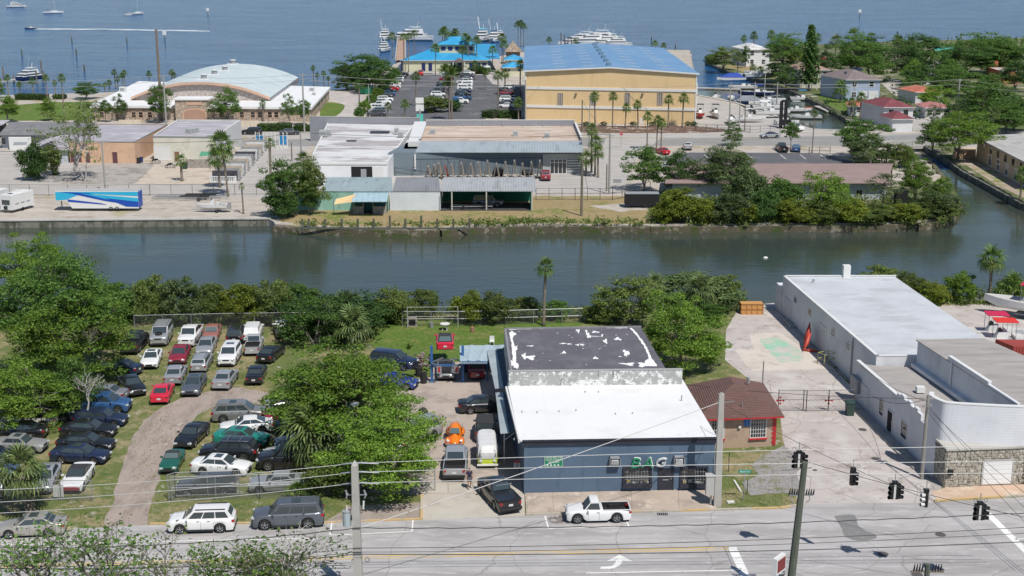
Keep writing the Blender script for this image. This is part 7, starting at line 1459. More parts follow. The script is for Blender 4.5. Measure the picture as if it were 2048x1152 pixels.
c=[P(2008,144,4.2),P(2040,143,4.2),P(2030,134.5,4.2),P(1977,134.5,4.2)];t=flatb('terracotta_house','terracotta walled house with flat grey roof at the right',c,4.2,M('terracotta_wall',(.45,.13,.07),.85),M('pale_flat_roof',(.45,.44,.42),.8),cat='house',par=.1);q=P(1993,133,4.2);MB().box((q.x,q.y+1,5.0),(1.2,1.2,1.8)).build('chimney',MATS['terracotta_wall'],t)
t=thing('turquoise_roof_house','house with bright turquoise metal roof among the right hand trees','house');MB().slab(P(1866,104,4.5),P(1905,103,4.5),P(1925,93,6.5),P(1872,93,6.5),.2).build('roof',M('turquoise_roof',(.06,.48,.42),.6),t);MB().prism([xy(P(1868,104,4.5)),xy(P(1905,103,4.5)),xy(P(1915,96,4.5)),xy(P(1872,96,4.5))],0,4.4).build('walls',white,t)
house('grey roofed garage beside the house drive',1838,168,36,10,2.8,1.0,MATS['white_cottage_wall'],M('blue_grey_roof',(.3,.33,.36),.8),0,0,1,.5)
t=thing('picket_fence','short white fence at the edge of the house drive','fence')
for k in range(14):q=P(1770,163).lerp(P(1812,170),k/13);MB().box((q.x,q.y,.55),(.12,.12,1.1)).build('picket',white,t)
MB().bar(P(1770,163)+Vector((0,0,.9)),P(1812,170)+Vector((0,0,.9)),.08,.12).build('rail',white,t)
rb=M('restaurant_blue_roof',(.03,.28,.52),.5,[dict(kind='x',c=(.02,.21,.42),s=.6,lo=.05,hi=0,a=.7),dict(c=(.05,.33,.56),s=.2,lo=.45,hi=.65)],coords='Pos');rw=M('restaurant_wall',(.55,.54,.38),.8,coords='Pos');nvg=M('navy_glass',(.02,.03,.12),.3)
A,B=P(806,143),P(976,142);t,e,rg=hip('restaurant','waterfront restaurant with bright blue hip roofs',[A,B,B+Vector((-2,21,0)),A+Vector((3,21,0))],3.9,3.6,rw,rb,1.0,.35,cat='restaurant');ctr=(A+B)/2+Vector((1,10.5,0))
ca=P(880,142).x-.5;cb=P(948,142).x;yc=A.y+7;
MB().prism([(ca,yc),(cb,yc),(cb,yc+8),(ca,yc+8)],5.2,9.0).build('lantern_walls',rw,t);t_r=MB();c4=[Vector((ca-.9,yc-.9,9)),Vector((cb+.9,yc-.9,9)),Vector((cb+.9,yc+8.9,9)),Vector((ca-.9,yc+8.9,9))];ap1,ap2=Vector((ca+4,yc+4,11.6)),Vector((cb-4,yc+4,11.6));t_r.add(c4+[ap1,ap2],[(0,1,5,4),(1,2,5),(2,3,4,5),(3,0,4),(3,2,1,0)]);t_r.build('lantern_roof',rb,t)
Wl=Wall(Vector((ca,yc,0)),Vector((cb,yc,0)))
for u in(.12,.32,.52,.72,.9):Wl.box(MB(),Wl.L*u-.8,Wl.L*u+.8,6.9,8.3,0,.06).build('lantern_window',nvg,t)
Wq=Wall(A,B)
for u in(.22,.30):Wq.box(MB(),Wq.L*u,Wq.L*u+1.3,.2,2.9,0,.08).build('door',nvg,t)
for u in(.56,.64,.78,.86,.93):Wq.box(MB(),Wq.L*u,Wq.L*u+1.6,.8,2.9,0,.08).build('window',nvg,t)
qq=A.lerp(B,.66);pr=MB().add([Vector((qq.x-2.4,qq.y-2.5,3.4)),Vector((qq.x+2.4,qq.y-2.5,3.4)),Vector((qq.x,qq.y-2.5,4.7)),Vector((qq.x-2.4,qq.y+2,3.4)),Vector((qq.x+2.4,qq.y+2,3.4)),Vector((qq.x,qq.y+2,4.7))],[(0,1,2),(0,2,5,3),(1,4,5,2),(3,5,4),(0,3,4,1)]).build('porch_roof',brs,t)
for s_ in(-2,2):MB().box((qq.x+s_,qq.y-2.3,1.7),(.3,.3,3.4)).build('porch_post',white,t)
MB().box((A.x-.5,A.y+5,1.9),(.4,8,3.6)).build('blue_side_wall',M('deep_blue_wall',(.02,.08,.3),.6),t)
MB().slab(P(948,116,4.4),P(1000,117,4.4),P(990,88,6.2),P(945,88,6.6),.2).build('east_roof',rb,t)
for lbl,x0,x1,yb,zz in(('small building with blue roof left of the yellow store, lower one',1006,1046,152,2.9),('small building with blue roof left of the yellow store, upper one',1010,1044,140,3.6)):
 A,B=P(x0,yb),P(x1,yb);t,e,rg=hip('kiosk_building',lbl,[A,B,B+Vector((0,9,0)),A+Vector((0,9,0))],zz,1.5,rw,rb,.6,.6,cat='building',group='small blue roofed buildings');Wq=Wall(A,B)
 for k in(.3,.8):Wq.box(MB(),Wq.L*k-.35,Wq.L*k+.35,zz-1.3,zz-.6,0,.06).build('porthole',nvg,t)
A,B=P(1012,128),P(1040,128);t,e,rg=hip('thatched_hut','thatched hut with grey brown palm roof beside the yellow store',[A,B,B+Vector((0,7,0)),A+Vector((0,7,0))],4.6,3.9,wood,M('thatch',(.28,.22,.16),1,[dict(c=(.42,.36,.3),s=1.5,lo=.5,hi=.6),dict(c=(.12,.09,.06),s=2.5,lo=.52,hi=.65)],bump=(.9,5,.2),coords='Pos'),.7,.05,cat='hut',fascia=wood)
t=thing('white_enclosure','white panel fence enclosure before the restaurant wall','fence')
for(x0,x1,y)in((818,834,142),(848,880,142)):
 a,b=P(x0,y),P(x1,y)
 for k in range(int((x1-x0)/4)):q=a.lerp(b,(k+.5)/int((x1-x0)/4));MB().box((q.x,q.y,1.1),((b.x-a.x)/int((x1-x0)/4)*.94,.12,2.2)).build('panel',white,t)
t=thing('white_stair','white walled steps before the right part of the restaurant','steps');q=P(972,146)
for k in range(7):MB().box((q.x,q.y+k*.45,.15+k*.17),(2.6,.45,.3+k*.34)).build('step',white,t)
for s_ in(-1.5,1.5):MB().box((q.x+s_,q.y+1.5,1.0),(.2,3.4,2.0)).build('stair_wall',white,t)
q=P(806,141);t=thing('white_tent','white rounded storage tent at the left end of the restaurant','tent',(q.x,q.y,0));mb=MB();V=[]
for j in range(2):
 for k in range(9):a=math.pi*k/8;V.append((math.cos(a)*2.2,j*5,math.sin(a)*2.6))
mb.add(V,[(k,k+1,10+k,9+k)for k in range(8)]+[tuple(range(9)),tuple(range(17,8,-1))]);mb.build('cover',white,t);MB().box((0,-.03,.8),(1.4,.05,1.6)).build('door_flap',greyp,t)
def pole(px,pyb,top,r,label,m=wood,sq=False,arms=(),group='utility poles',h=None,name='utility_pole',lean=0):
 g=P(px,pyb);h=h or HZ(px,pyb,top);t=thing(name,label,'pole',(g.x,g.y,0),0,group)
 if sq:MB().prism([(-r,-r),(r,-r),(r,r),(-r,r)],0,h).build('shaft',m,t);t.children[0].data.vertices.foreach_set('co',[c for v in t.children[0].data.vertices for c in(v.co.x*(.78 if v.co.z>1 else 1.15),v.co.y*(.78 if v.co.z>1 else 1.15),v.co.z)])
 else:MB().tube([(0,0,0),(lean/2,0,h/2),(lean,0,h)],[r*1.15,r,r*.8],8).build('shaft',m,t)
 for(z,L,a)in arms:MB().bar((-L/2*math.cos(a),-L/2*math.sin(a),h-z),(L/2*math.cos(a),L/2*math.sin(a),h-z),.1,.12).build('crossarm',m,t)
 return t,Vector((g.x,g.y,h))
def insul(t,p,h=.35):MB().cyl(p,.05,h,8).build('insulator',M('insulator_grey',(.25,.26,.27),.4),t)
wirem=M('pale_conductor',(.42,.42,.41),.5,var=0);wireb=M('black_cable',(.025,.025,.026),.7,var=0)
def wire(a,b,r,label,m=wireb,sag=.3,n=14,twist=0):
 a,b=Vector(a),Vector(b);pts=[]
 for i in range(n+1):u=i/n;p=a.lerp(b,u);p.z-=sag*4*u*(1-u);p.z+=twist*math.sin(i*2.1);pts.append(p)
 return tag(MB().tube(pts,r,4).build('overhead_wire',m),label,'wire','overhead wires')
t,tp_=pole(718,1204,930,.26,'tall grey concrete pole with transformer at the near kerb',concp,True);g=Vector((tp_.x,tp_.y,0));hh=tp_.z
def zat(py):return HZ(718,1204,py)
MB().add([(-.2,-.2,hh),(.2,-.2,hh),(.2,.2,hh),(-.2,.2,hh),(0,0,hh+.35)],[(0,1,4),(1,2,4),(2,3,4),(3,0,4)]).build('pole_cap',concp,t)
for py in(930,948,970):z=zat(py);MB().tube([(-.9,.25,z-.05),(-.3,.25,z+.02),(.4,.25,z+.05),(1.5,.25,z-.02)],[.03,.05,.06,.03],6).build('line_clamp',steel,t);MB().bar((0,0,z-.05),(0,.3,z),.08).build('bracket',steel,t)
z=zat(1052);tf=MB().cyl((-.62,.1,z),.27,.95,14).build('transformer',M('transformer_grey',(.38,.44,.46),.5),t,smooth=False);MB().cyl((-.62,.1,z+.95),.29,.06,14).build('lid',greyp,tf);MB().tube([(-.62,.1,z+1),(-.6,.1,z+1.35)],.05,6).build('bushing',white,tf);MB().bar((-.4,.1,z+.5),(-.1,.05,z+.5),.08,.3).build('mount',steel,tf)
z=zat(990)
for dx in(-.62,.55):MB().bar((0,0,z),(dx,.05,z),.06).build('cutout_arm',steel,t);MB().tube([(dx,.05,z-.25),(dx+.08,.05,z),(dx-.02,.05,z+.3)],[.05,.09,.06],6).build('fuse_cutout',greyp,t)
MB().tube([(.45,0,zat(1018)),(.5,0,zat(1002))],.06,6).build('arrester',white,t)
for k in range(6):a=k;MB().tube([(-.4+.05*k,-.05,zat(1040)),(-.2+.1*k,-.1,zat(1020)),(-.05+.08*k,-.2,zat(1000+k*3))],.014,3).build('lead_wire',wireb,t)
mb=MB();mb.tube([(.62+.14*math.cos(a),-.1,zat(1118)+.14*math.sin(a))for a in[i*.42 for i in range(31)]],.022,4);mb.build('cable_coil',wireb,t);MB().box((-1.9,.0,zat(1124)),(.75,.12,.16)).build('splice_box',dark,t)
for k in range(3):MB().box((0,0,zat(1100)-k*.2),(.56,.56,.04)).build('band',steel,t)
P1=[g+Vector((0,.3,zat(py)))for py in(930,948,970)]
def far(px,py,gy):q=P(px,gy);return Vector((q.x,q.y,HZ(px,gy,py)))
ordw=['top','middle','lowest']
for k in range(3):
 L_=far(-60,(983,1008,1030)[k],1204);R__=far(2110,(890,923,946)[k],1190)
 wire(L_,P1[k],.022,f'{ordw[k]} pale conductor running left from the concrete pole',wirem,.25);wire(P1[k],R__,.022,f'{ordw[k]} pale conductor running right past the blue shop',wirem,-.15)
lows=[(1062,1060,.03,1022),(1086,1100,.022,1050),(1096,1108,.02,1062),(1107,1112,.03,1080)]
for k,(yl_,ym,r,yr)in enumerate(lows):
 m_=g+Vector((0,-.3,zat(ym-8)));wire(far(-60,ym+34-k*4,1204),m_,r,f'black cable {("highest", "second", "third", "lowest")[k]} of four left of the concrete pole',wireb,.5,30,.03 if k==0 else 0);wire(m_,far(2110,yr,1215),r,f'black cable {("highest", "second", "third", "lowest")[k]} of four right of the concrete pole',wireb,.35,60,.03 if k==0 else 0)
wire(g+Vector((0,0,zat(1070))),far(200,1240,1300),.015,'thin slack wire dropping left towards the bare trees');
t2,tq=pole(1434,1012,788,.24,'square concrete pole at the corner of the blue shop',concp,True);MB().cyl((0,0,tq.z-.05),.14,.12,8).build('pole_cap',concp,t2);MB().box((-.62,-.1,1.75),(.62,.5,1.5)).build('control_cabinet',M('cabinet_grey',(.42,.41,.39),.6),t2);MB().box((-.62,-.1,2.56),(.7,.58,.12)).build('cabinet_roof',MATS['cabinet_grey'],t2);MB().cyl((-.5,-.1,0),.07,1.0,6).build('conduit',steel,t2);MB().bar((.1,0,tq.z-.7),(1.0,0,tq.z-.55),.05).build('bracket_arm',steel,t2)
wire(g+Vector((0,0,zat(1058))),tq+Vector((0,0,-.6)),.03,'thick pale cable rising from the near pole to the shop corner pole',wirem,.15);wire(tq+Vector((0,0,-.7)),far(1850,1000,1100),.02,'black cable from the shop corner pole over the side street');wire(tq+Vector((-.1,0,-3.3)),P(1401,852,4.5),.02,'short cable from the corner pole to the white roof',wirem,.1)
t3,tr_=pole(1576,1212,925,.24,'weathered green wooden pole in front of the intersection',woodg,lean=.55);tr_.x+=.55;z0=HZ(1590,1212,990)
MB().bar((-.9,0,tr_.z-.55),(1.0,0,tr_.z-.35),.05,.06).build('side_arm',steel,t3)
for s_ in(-1,1):
 MB().bar((.45,0,z0),(.45+s_*.75,0,z0),.07,.09).build('insulator_arm',steel,t3)
 for k in range(4):x=.45+s_*(.30+.15*k);MB().tube([(x,0,z0+.04),(x+.02,0,z0+.22),(x+.04,0,z0+.42)],[.06,.045,.02],6).build('insulator',dark,t3)
 MB().tube([(.4+s_*.55,0,z0-.05),(.4+s_*.6,0,z0-.3),(.4+s_*.35,0,z0-.55)],.04,5).build('cable_loop',greyp,t3);MB().tube([(.4+s_*.55,0,z0+.3),(.4+s_*.6,0,z0+1.2),(.5,0,tr_.z-.8)],.014,4).build('lead_wire',wireb,t3)
t4,tz_=pole(1842,1290,1128,.2,'top of a wooden pole with two rows of insulators at the bottom edge',woodg);z0=HZ(1842,1290,1143)
MB().bar((-1.0,0,z0),(1.0,0,z0),.1,.1).build('crossarm',wood,t4)
for s_ in(-1,1):
 for k in range(4):x=s_*(.32+.16*k);MB().tube([(x,0,z0+.04),(x+.02,0,z0+.25),(x+.04,0,z0+.5)],[.06,.045,.02],6).build('insulator',dark,t4)
t5,tw_=pole(1843,958,790,.15,'grey wooden pole against the white corner building',M('grey_pole',(.25,.24,.22),.9),arms=((.3,1.0,.2),(.9,.8,.3)))
for k,(px,py,l)in enumerate(((1300,760,'left'),(1713,730,'left low'),(2110,1080,'right'),(2110,1040,'right high'),(2110,1110,'right low'))):wire(tw_+Vector((0,0,-.3-.25*k)),far(px,py,830 if px<1800 else 1180),.02,f'cable from the grey pole at the corner building, {l} one',sag=.4)
wire(tw_+Vector((0,0,-.3)),far(1717,775,800),.02,'slack cable to the white block wall',sag=.9)
sigm=M('signal_black',(.012,.012,.013),.5);sigw=M('signal_backplate_white',(.6,.6,.58),.6)
sw0=far(1560,912,1160);sw1=far(2110,1052,1230);wire(sw0,sw1,.02,'span wire carrying the traffic signals',sag=.2);wire(tr_+Vector((0,0,-.05)),sw0+Vector((0,0,.3)),.02,'guy wire at the top of the green pole',sag=0)
sref=lampr;slab_=[(1586,915,2,1120,'leftmost, beside the green pole'),(1694,950,1,1125,'second from the left, single headed'),(1777,977,2,1140,'middle, double headed with pale backplate'),(1839,993,1,1150,'fourth, showing its white hoods'),(1945,1018,2,1175,'rightmost, double headed with a red lamp')]
for i,(px,py,nh,gy,l)in enumerate(slab_):
 c0=far(px,py-16,gy);t=thing('traffic_signal','hanging traffic signal, '+l,'traffic light',tuple(c0),0,'traffic signals over the intersection');MB().tube([(0,0,.55),(0,0,-.1)],.03,5).build('hanger',greyp,t);MB().box((0,0,-.12),(.34,.3,.16)).build('junction_box',sigm,t)
 for s_ in(-1,1):MB().tube([(s_*.34+.12*math.cos(a),0,.05+.12*math.sin(a))for a in[k*.7 for k in range(10)]],.014,4).build('wire_loop',wireb,t)
 for k in range(nh):
  ang=(-.6,.9)[k]if nh==2 else(.7 if i==1 else-1.2);off=((k-.5)*.42 if nh==2 else 0);hd=MB().box((off,0,-.75),(.32,.28,1.08),rz=ang*.4).build('signal_head',sigm,t)
  for j in range(3):
   zz=-.42-j*.34;d=Vector((math.sin(ang),-math.cos(ang),0));cc=Vector((off,0,zz))+d*.16
   vs=MB().tube([cc-d*.02,cc+d*.24],[.15,.13],8,False).build('visor',sigw if i==3 else sigm,hd);MB().tube([cc,cc+d*.03],.13,8).build('lens',sref if(i in(2,4)and j==0 and k==1)else dark,vs)
 if nh==2:MB().box((0,-.02,-.75),(.14,.2,.95)).build('backplate',sigw,t)
def signpost(px,pyb,pyt,label,cat='street sign',r=.04):g=P(px,pyb);h=HZ(px,pyb,pyt);t=thing('street_sign',label,cat,(g.x,g.y,0));MB().cyl((0,0,0),r,h,6).build('post',greyp,t);return t,h
t,h=signpost(1487,1001,943,'green street name sign reading Beach St at the grass corner');pl=MB().box((0,0,h),(.95,.03,.24)).build('name_plate',M('sign_teal',(.0,.27,.20),.5,var=0),t);text('Beach St',.21,paintl,pl,(0,-.02,h),(math.pi/2,0,0),.003)
for s_ in(-1,1):MB().bar((0,0,h-.12),(s_*.25,0,h-.3),.02).build('brace',greyp,t)
t,h=signpost(1242,296,270,'red octagonal stop sign on the far road');q=[(.42*math.cos(a+.3927),.42*math.sin(a+.3927))for a in[k*math.pi/4 for k in range(8)]];mb=MB();mb.add([(x,-.03,h+.35+y)for x,y in q]+[(x,.02,h+.35+y)for x,y in q],[tuple(range(8)),tuple(range(15,7,-1))]+[(k,(k+1)%8,(k+1)%8+8,k+8)for k in range(8)]);pl=mb.build('sign_plate',redp,t);text('STOP',.3,paintl,pl,(0,-.04,h+.35),(math.pi/2,0,0),.003)
g=P(1553,1225);t=thing('shop_sign','edge of a red and white pylon sign at the bottom by the green pole','sign',(g.x,g.y,0),.9);h=HZ(1562,1225,1112);sb=MB().box((0,0,h/2+.6),(1.2,.3,h-1.2)).build('sign_box',white,t);MB().box((0,-.17,h*.86),(1.0,.03,.8)).build('red_panel',M('sign_maroon',(.2,.03,.03),.6),sb);MB().box((0,-.17,h*.6),(1.0,.03,.9)).build('dark_panel',M('sign_dark',(.05,.05,.06),.6,[dict(c=(.5,.5,.5),s=6,lo=.55,hi=.6)]),sb)
t,h=signpost(1828,180,166,'yellow diamond warning sign beside the house drive');MB().box((0,0,h+.3),(.9,.04,.9),ry=math.pi/4).build('diamond_plate',M('sign_yellow',(.75,.42,.01),.5),t)
t,h=signpost(1234,388,362,'grey sign board seen from behind by the canal fence');MB().box((0,0,h),(1.4,.05,.65)).build('board',greyp,t)
t,h=signpost(840,244,218,'tall turquoise and white pylon sign at the marina entrance','sign',.3);MB().box((0,0,h*.3),(1.6,.5,h*.6)).build('turquoise_base',M('sign_turquoise',(.06,.5,.42),.5),t);MB().box((0,0,h+.3),(2.0,.4,1.6)).build('white_panel',white,t);MB().box((0,0,h+2.1),(2.0,.4,1.4)).build('upper_panel',white,t)
t,h=signpost(911,223,203,'blue and orange sign on the car park island','sign',.15);MB().box((0,0,h),(2.0,.3,2.2)).build('blue_panel',M('sign_deepblue',(.02,.1,.25),.5,[dict(c=(.5,.55,.6),s=2.5,lo=.6,hi=.63)]),t);MB().box((0,0,h-1.4),(2.0,.32,.5)).build('orange_panel',M('sign_orange',(.5,.2,.06),.6),t)
t,h=signpost(118,1000,980,'white paper notice board wired to the fence on the left','sign',.03);MB().box((0,0,.75),(.8,.03,1.0)).build('board',M('notice_paper',(.68,.68,.66),.6,[dict(c=(.4,.42,.46),s=9,lo=.6,hi=.66)]),t)
q=P(1034,962);t=thing('warning_sign','red and white notice at the yard entrance beside the blue shop','sign',(q.x,q.y,1.2));MB().box((0,0,.2),(.5,.03,.7)).build('board',white,t);MB().box((0,-.02,.45),(.5,.02,.2)).build('red_band',redp,t)
for k in range(5):MB().box((0,-.02,.28-k*.09),(.36-.05*(k%2),.02,.03)).build('text_line',dark,t)
fp=[(324,242,58,.35,'very tall dark mast behind the stone hall',wood),(333,256,150,.2,'power pole before the left half of the stone hall',M('far_grey_pole',(.3,.3,.28),.9)),(609,264,147,.2,'power pole before the right wing of the stone hall',M('far_grey_pole',(.3,.3,.28),.9)),(211,384,283,.17,'grey power pole beside the peach garage',MATS['far_grey_pole']),(72,326,280,.12,'thin pole in front of the dark green shrub',MATS['far_grey_pole']),(1163,432,322,.2,'brown wooden pole standing on the canal bank',wood),(1218,388,267,.17,'grey pole with arm in the shop forecourt',MATS['far_grey_pole']),(1213,382,328,.12,'short dark post beside the grey forecourt pole',wood),(1128,240,160,.18,'wooden pole against the yellow store',wood),(1164,262,200,.16,'dark short pole before the yellow store',wood),(1178,300,190,.1,'thin pale post left of the forecourt palms',MATS['far_grey_pole']),(1913,240,158,.22,'power pole rising from the right hand trees',MATS['far_grey_pole']),(768,182,138,.12,'lamp pole at the left of the marina car park',MATS['far_grey_pole']),(738,214,168,.14,'pale pole beside the green container',MATS['far_grey_pole']),(719,212,178,.2,'dark stump pole beside the green container',wood),(1458,262,165,.16,'pale mast pole in the boat yard, left',MATS['far_grey_pole']),(1478,264,178,.14,'pale mast pole in the boat yard, second',MATS['far_grey_pole']),(1508,222,164,.16,'pale mast pole in the boat yard, third',MATS['far_grey_pole']),(1553,216,164,.16,'pale mast pole in the boat yard, fourth',MATS['far_grey_pole']),(1489,262,210,.12,'dark pole behind the street tree',wood),(542,385,282,.13,'thin wooden pole left of the canal tree',wood),(584,322,285,.13,'wooden pole beside the grey display lane',wood),(603,322,264,.16,'power pole at the corner of the stained roof',MATS['far_grey_pole']),(1525,773,722,.07,'thin metal pole behind the brown roof',steel),(1051,246,160,.18,'pole at the left corner of the yellow store',MATS['far_grey_pole']),(1705,238,142,.1,'thin pole beside the pale blue house',MATS['far_grey_pole'])]
FT={}
for(x,b,tpp,r,l,m)in fp:FT[x]=pole(x,b,tpp,r,l,m,arms=((.4,1.6,0),)if x in(333,609,1218,1913,211)else())[1]
fw_=[((333,0),(-60,160),250),((333,1),(-60,174),250),((609,0),(333,0),0),((609,1),(333,1),0),((609,0),(1051,0),0),((609,1),(1051,1),0),((1913,0),(2110,166),235),((1913,1),(2110,178),235),((1913,0),(1458,0),0),((1913,1),(1128,1),0),((1051,1),(1128,0),0),((1458,0),(1128,1),0),((211,0),(-60,300),380),((211,0),(603,0),0),((603,0),(1218,0),0),((1218,0),(1164,0),0)]
for i,(a,b,gy)in enumerate(fw_):
 A_=FT[a[0]]+Vector((0,0,-.1-1.3*a[1]));B_=far(b[0],b[1],gy)if gy else FT[b[0]]+Vector((0,0,-.1-1.3*b[1]));wire(A_,B_,.035,'distant line '+('running ' if 1 else '')+['from the hall pole to the left edge, upper','from the hall pole to the left edge, lower','across the stone hall, upper','across the stone hall, lower','over the marina car park, upper','over the marina car park, lower','off the right edge, upper','off the right edge, lower','over the canal houses, upper','over the canal houses, lower','across the yellow store corner','over the boat yard','over the west lane','over the display yard','over the stained roof and grey shop','over the forecourt palms'][i],M('far_wire',(.33,.33,.32),.6,var=0)if i<12 else wireb,.8)
def fence(name,label,pts,h,post_m,sp=3.0,rails=(1.0,),mesh=True,pr=.04,wr=.006,diag=.32):
 t=thing(name,label,'fence')
 for a,b in zip(pts,pts[1:]):
  a,b=P(*a),P(*b);L=(b-a).length;n=max(1,round(L/sp));d=(b-a)/L
  for k in range(n+1):q=a.lerp(b,k/n);MB().cyl((q.x,q.y,0),pr,h+.05,6).build('post',post_m,t)
  for z in rails:MB().tube([a+Vector((0,0,h*z)),b+Vector((0,0,h*z))],pr*.7,5).build('rail',post_m,t)
  if mesh:
   mb=MB();m=int(L/diag)
   for k in range(-int(h/diag),m+1):
    for s_ in(1,-1):
     u0,u1=k*diag,k*diag+h;z0,z1=(0,h)if s_>0 else(h,0)
     if u0<0:z0+=(z1-z0)*(-u0/h);u0=0
     if u1>L:f=(L-u0)/(u1-u0)if u1>u0 else 0;z1=z0+(z1-z0)*f;u1=L
     if u1>u0:mb.bar(a+d*u0+Vector((0,0,z0)),a+d*u1+Vector((0,0,z1)),wr,wr)
   mb.build('wire_mesh',post_m,t,'stuff')
 return t
galv=M('fence_galvanised',(.34,.35,.36),.5,metal=.5)
fence('chain_link_fence','galvanised chain link fence along the front of the car lot',[(344,1003),(520,998),(700,990),(870,982)],2.0,galv,3.2,(1.0,.55),wr=.011,diag=.2)
fence('chain_link_fence','chain link fence piece before the white convertible',[(-60,1004),(60,1002),(186,1002)],1.7,galv,3.0,wr=.011,diag=.2)
fence('sliding_gate','double railed gate leaning in the front fence opening',[(338,1001),(352,996),(480,992)],2.1,galv,3,(1.0,.1,.5),wr=.011,diag=.25)
fence('garden_fence','rusty garden fence along the canal side of the lawn',[(805,652),(920,652),(1010,650),(1180,645)],1.7,galv,3.6,(1.0,.5),wr=.01,diag=.3)
fence('garden_fence','raised pale frame fence behind the garden table',[(815,656),(916,655)],2.4,M('pale_frame',(.4,.4,.38),.6),4,(1.0,.55),False)
fence('lot_fence','chain link fence at the back of the car lot',[(270,664),(440,660),(580,658),(740,656)],1.9,galv,3.2,wr=.01,diag=.3)
fence('gate_fence','wire gate closing the side street with checkered markers',[(1556,822),(1606,822),(1612,823),(1656,822),(1708,821)],2.0,M('dark_gate',(.1,.1,.1),.6),2.4,(1.0,.55,.05),wr=.006,diag=.4)
for i,px in enumerate((1559,1656)):
 q=P(px,821);t=thing('gate_marker','red and white checkered diamond on the gate, '+('left one','right one')[i],'sign',(q.x,q.y-.1,1.0),0,'checkered gate markers')
 for a in range(3):
  for b in range(3):MB().box(((a-b)*.14,0,(a+b-2)*.14),(.19,.03,.19),ry=math.pi/4).build('square',redp if(a+b)%2==0 else white,t)
fence('canal_fence','dark wire fence along the far lane left of the canal trees',[(-60,392),(60,391),(175,392),(300,391),(470,390),(600,389)],1.9,M('dark_fence',(.09,.09,.09),.7),3.4,(1.0,.1),wr=.006,diag=.6)
fence('forecourt_fence','dark fence before the far forecourt',[(1072,400),(1150,400),(1225,400),(1300,386)],2.0,MATS['dark_fence'],2.4,(1.0,.55,.05),False,.05)
fence('store_fence','dark railing along the foot of the yellow store',[(1150,262),(1390,261),(1500,265)],1.6,MATS['dark_fence'],2.4,(1.0,.6,.1),False,.05)
fence('yard_railing','dark railing before the boats in the yard',[(1392,262),(1500,266),(1560,262)],1.5,MATS['dark_fence'],2.6,(1.0,.5),False,.05)
fence('slab_fence','thin dark fence in front of the stone slab frames',[(790,352),(930,352),(1080,352)],1.7,MATS['dark_fence'],3,(1.0,.5),False,.04)
fence('stair_rail','wooden rail fence beside the far car park',[(1600,306),(1618,308),(1660,308)],1.5,wood,2.5,(1.0,.5),False,.07)
t=thing('board_fence','grey wooden board fence beside the kiosk','fence');a,b=P(372,336),P(418,336)
for k in range(24):q=a.lerp(b,k/23);MB().box((q.x,q.y,.85+random.uniform(-.05,.05)),(.17,.04,1.7)).build('board',bw,t)
t=thing('timber_bulkhead','row of grey timber piles holding the canal bank','bulkhead')
for k,x in enumerate((605,618,651,684,716,748,780,811,843,875,907,939)):q=P(x,455.5);MB().cyl((q.x,q.y,-1.6),.16,3.0+(.5 if k in(6,8)else 0),7).build('pile',woodg,t)
MB().bar(P(600,456,.1),P(940,456.5,.1),.1,.25).build('wale',woodg,t)
rr=random.Random(9);rk=M('bank_rock',(.36,.34,.31),.95,[dict(c=(.2,.19,.17),s=2,lo=.45,hi=.65)])
def rock(c,r):
 bm=bmesh.new();bmesh.ops.create_icosphere(bm,subdivisions=1,radius=r)
 for v in bm.verts:v.co=Vector((v.co.x*rr.uniform(.8,1.4),v.co.y*rr.uniform(.7,1.2),v.co.z*rr.uniform(.5,.9)))
 me=bpy.data.meshes.new('bank_rock');bm.to_mesh(me);bm.free();o=link('bank_rock',me,rk);o.location=c;o.rotation_euler=(0,0,rr.random()*6);return o
for k in range(60):
 x=560+k*3.2+rr.uniform(-2,2)if k<18 else 1130+(k-18)*6+rr.uniform(-3,3);y=(449 if x<620 else 449.5)+rr.uniform(-.5,1.4);q=P(x,y,-.7+rr.uniform(-.2,.3));tag(rock((q.x,q.y,q.z),rr.uniform(.35,.8)),'grey rock at the waterline of the rocky far bank' if x>1000 else 'grey rock at the waterline under the canal tree','rock','rocks along the far waterline' if x>1000 else 'rocks under the canal tree')
hullw=M('boat_gelcoat',(.66,.66,.65),.3,var=.03);hulln=M('boat_navy',(.015,.03,.09),.3);hullr=M('boat_red',(.4,.02,.02),.35);hullc=M('boat_cream',(.55,.48,.3),.4);deckm=M('boat_deck',(.52,.51,.48),.6);bglass=carglass
covb=M('boat_cover_blue',(.02,.06,.33),.8);covr=M('boat_cover_crimson',(.5,.015,.07),.8);covs=M('boat_cover_scarlet',(.62,.03,.02),.8);covg=M('boat_cover_grey',(.2,.22,.25),.8)
def hull_mb(L,B,F,keel=0,top=1.0):
 mb=MB();n=12
 for i in range(n+1):
  u=i/n;x=-L/2+L*u;w=B/2*(1-max(0,(u-.45)/.55)**2.3)*(.93+.07*min(1,u*4));sh=F*(1+.32*max(0,u-.3)**1.5);kz=keel+.0+F*.55*max(0,(u-.78)/.22)**1.6
  mb.v+=[(x,w,sh),(x-.0,w*.93,kz+F*.42),(x-.0,w*.55,kz+F*.08),(x,0,kz),(x,-w*.55,kz+F*.08),(x,-w*.93,kz+F*.42),(x,-w,sh)]
 for i in range(n):
  for j in range(6):mb.f.append((i*7+j,i*7+j+1,(i+1)*7+j+1,(i+1)*7+j))
 mb.f.append(tuple(range(7)));return mb
def deck_mb(L,B,F):
 mb=MB();n=12
 for i in range(n+1):
  u=i/n;x=-L/2+L*u;w=B/2*(1-max(0,(u-.45)/.55)**2.3)*.99;z=F*(1+.32*max(0,u-.3)**1.5)-.03;mb.v+=[(x,w,z),(x,-w,z)]
 mb.f+=[(2*i,2*i+1,2*i+3,2*i+2)for i in range(n)];return mb
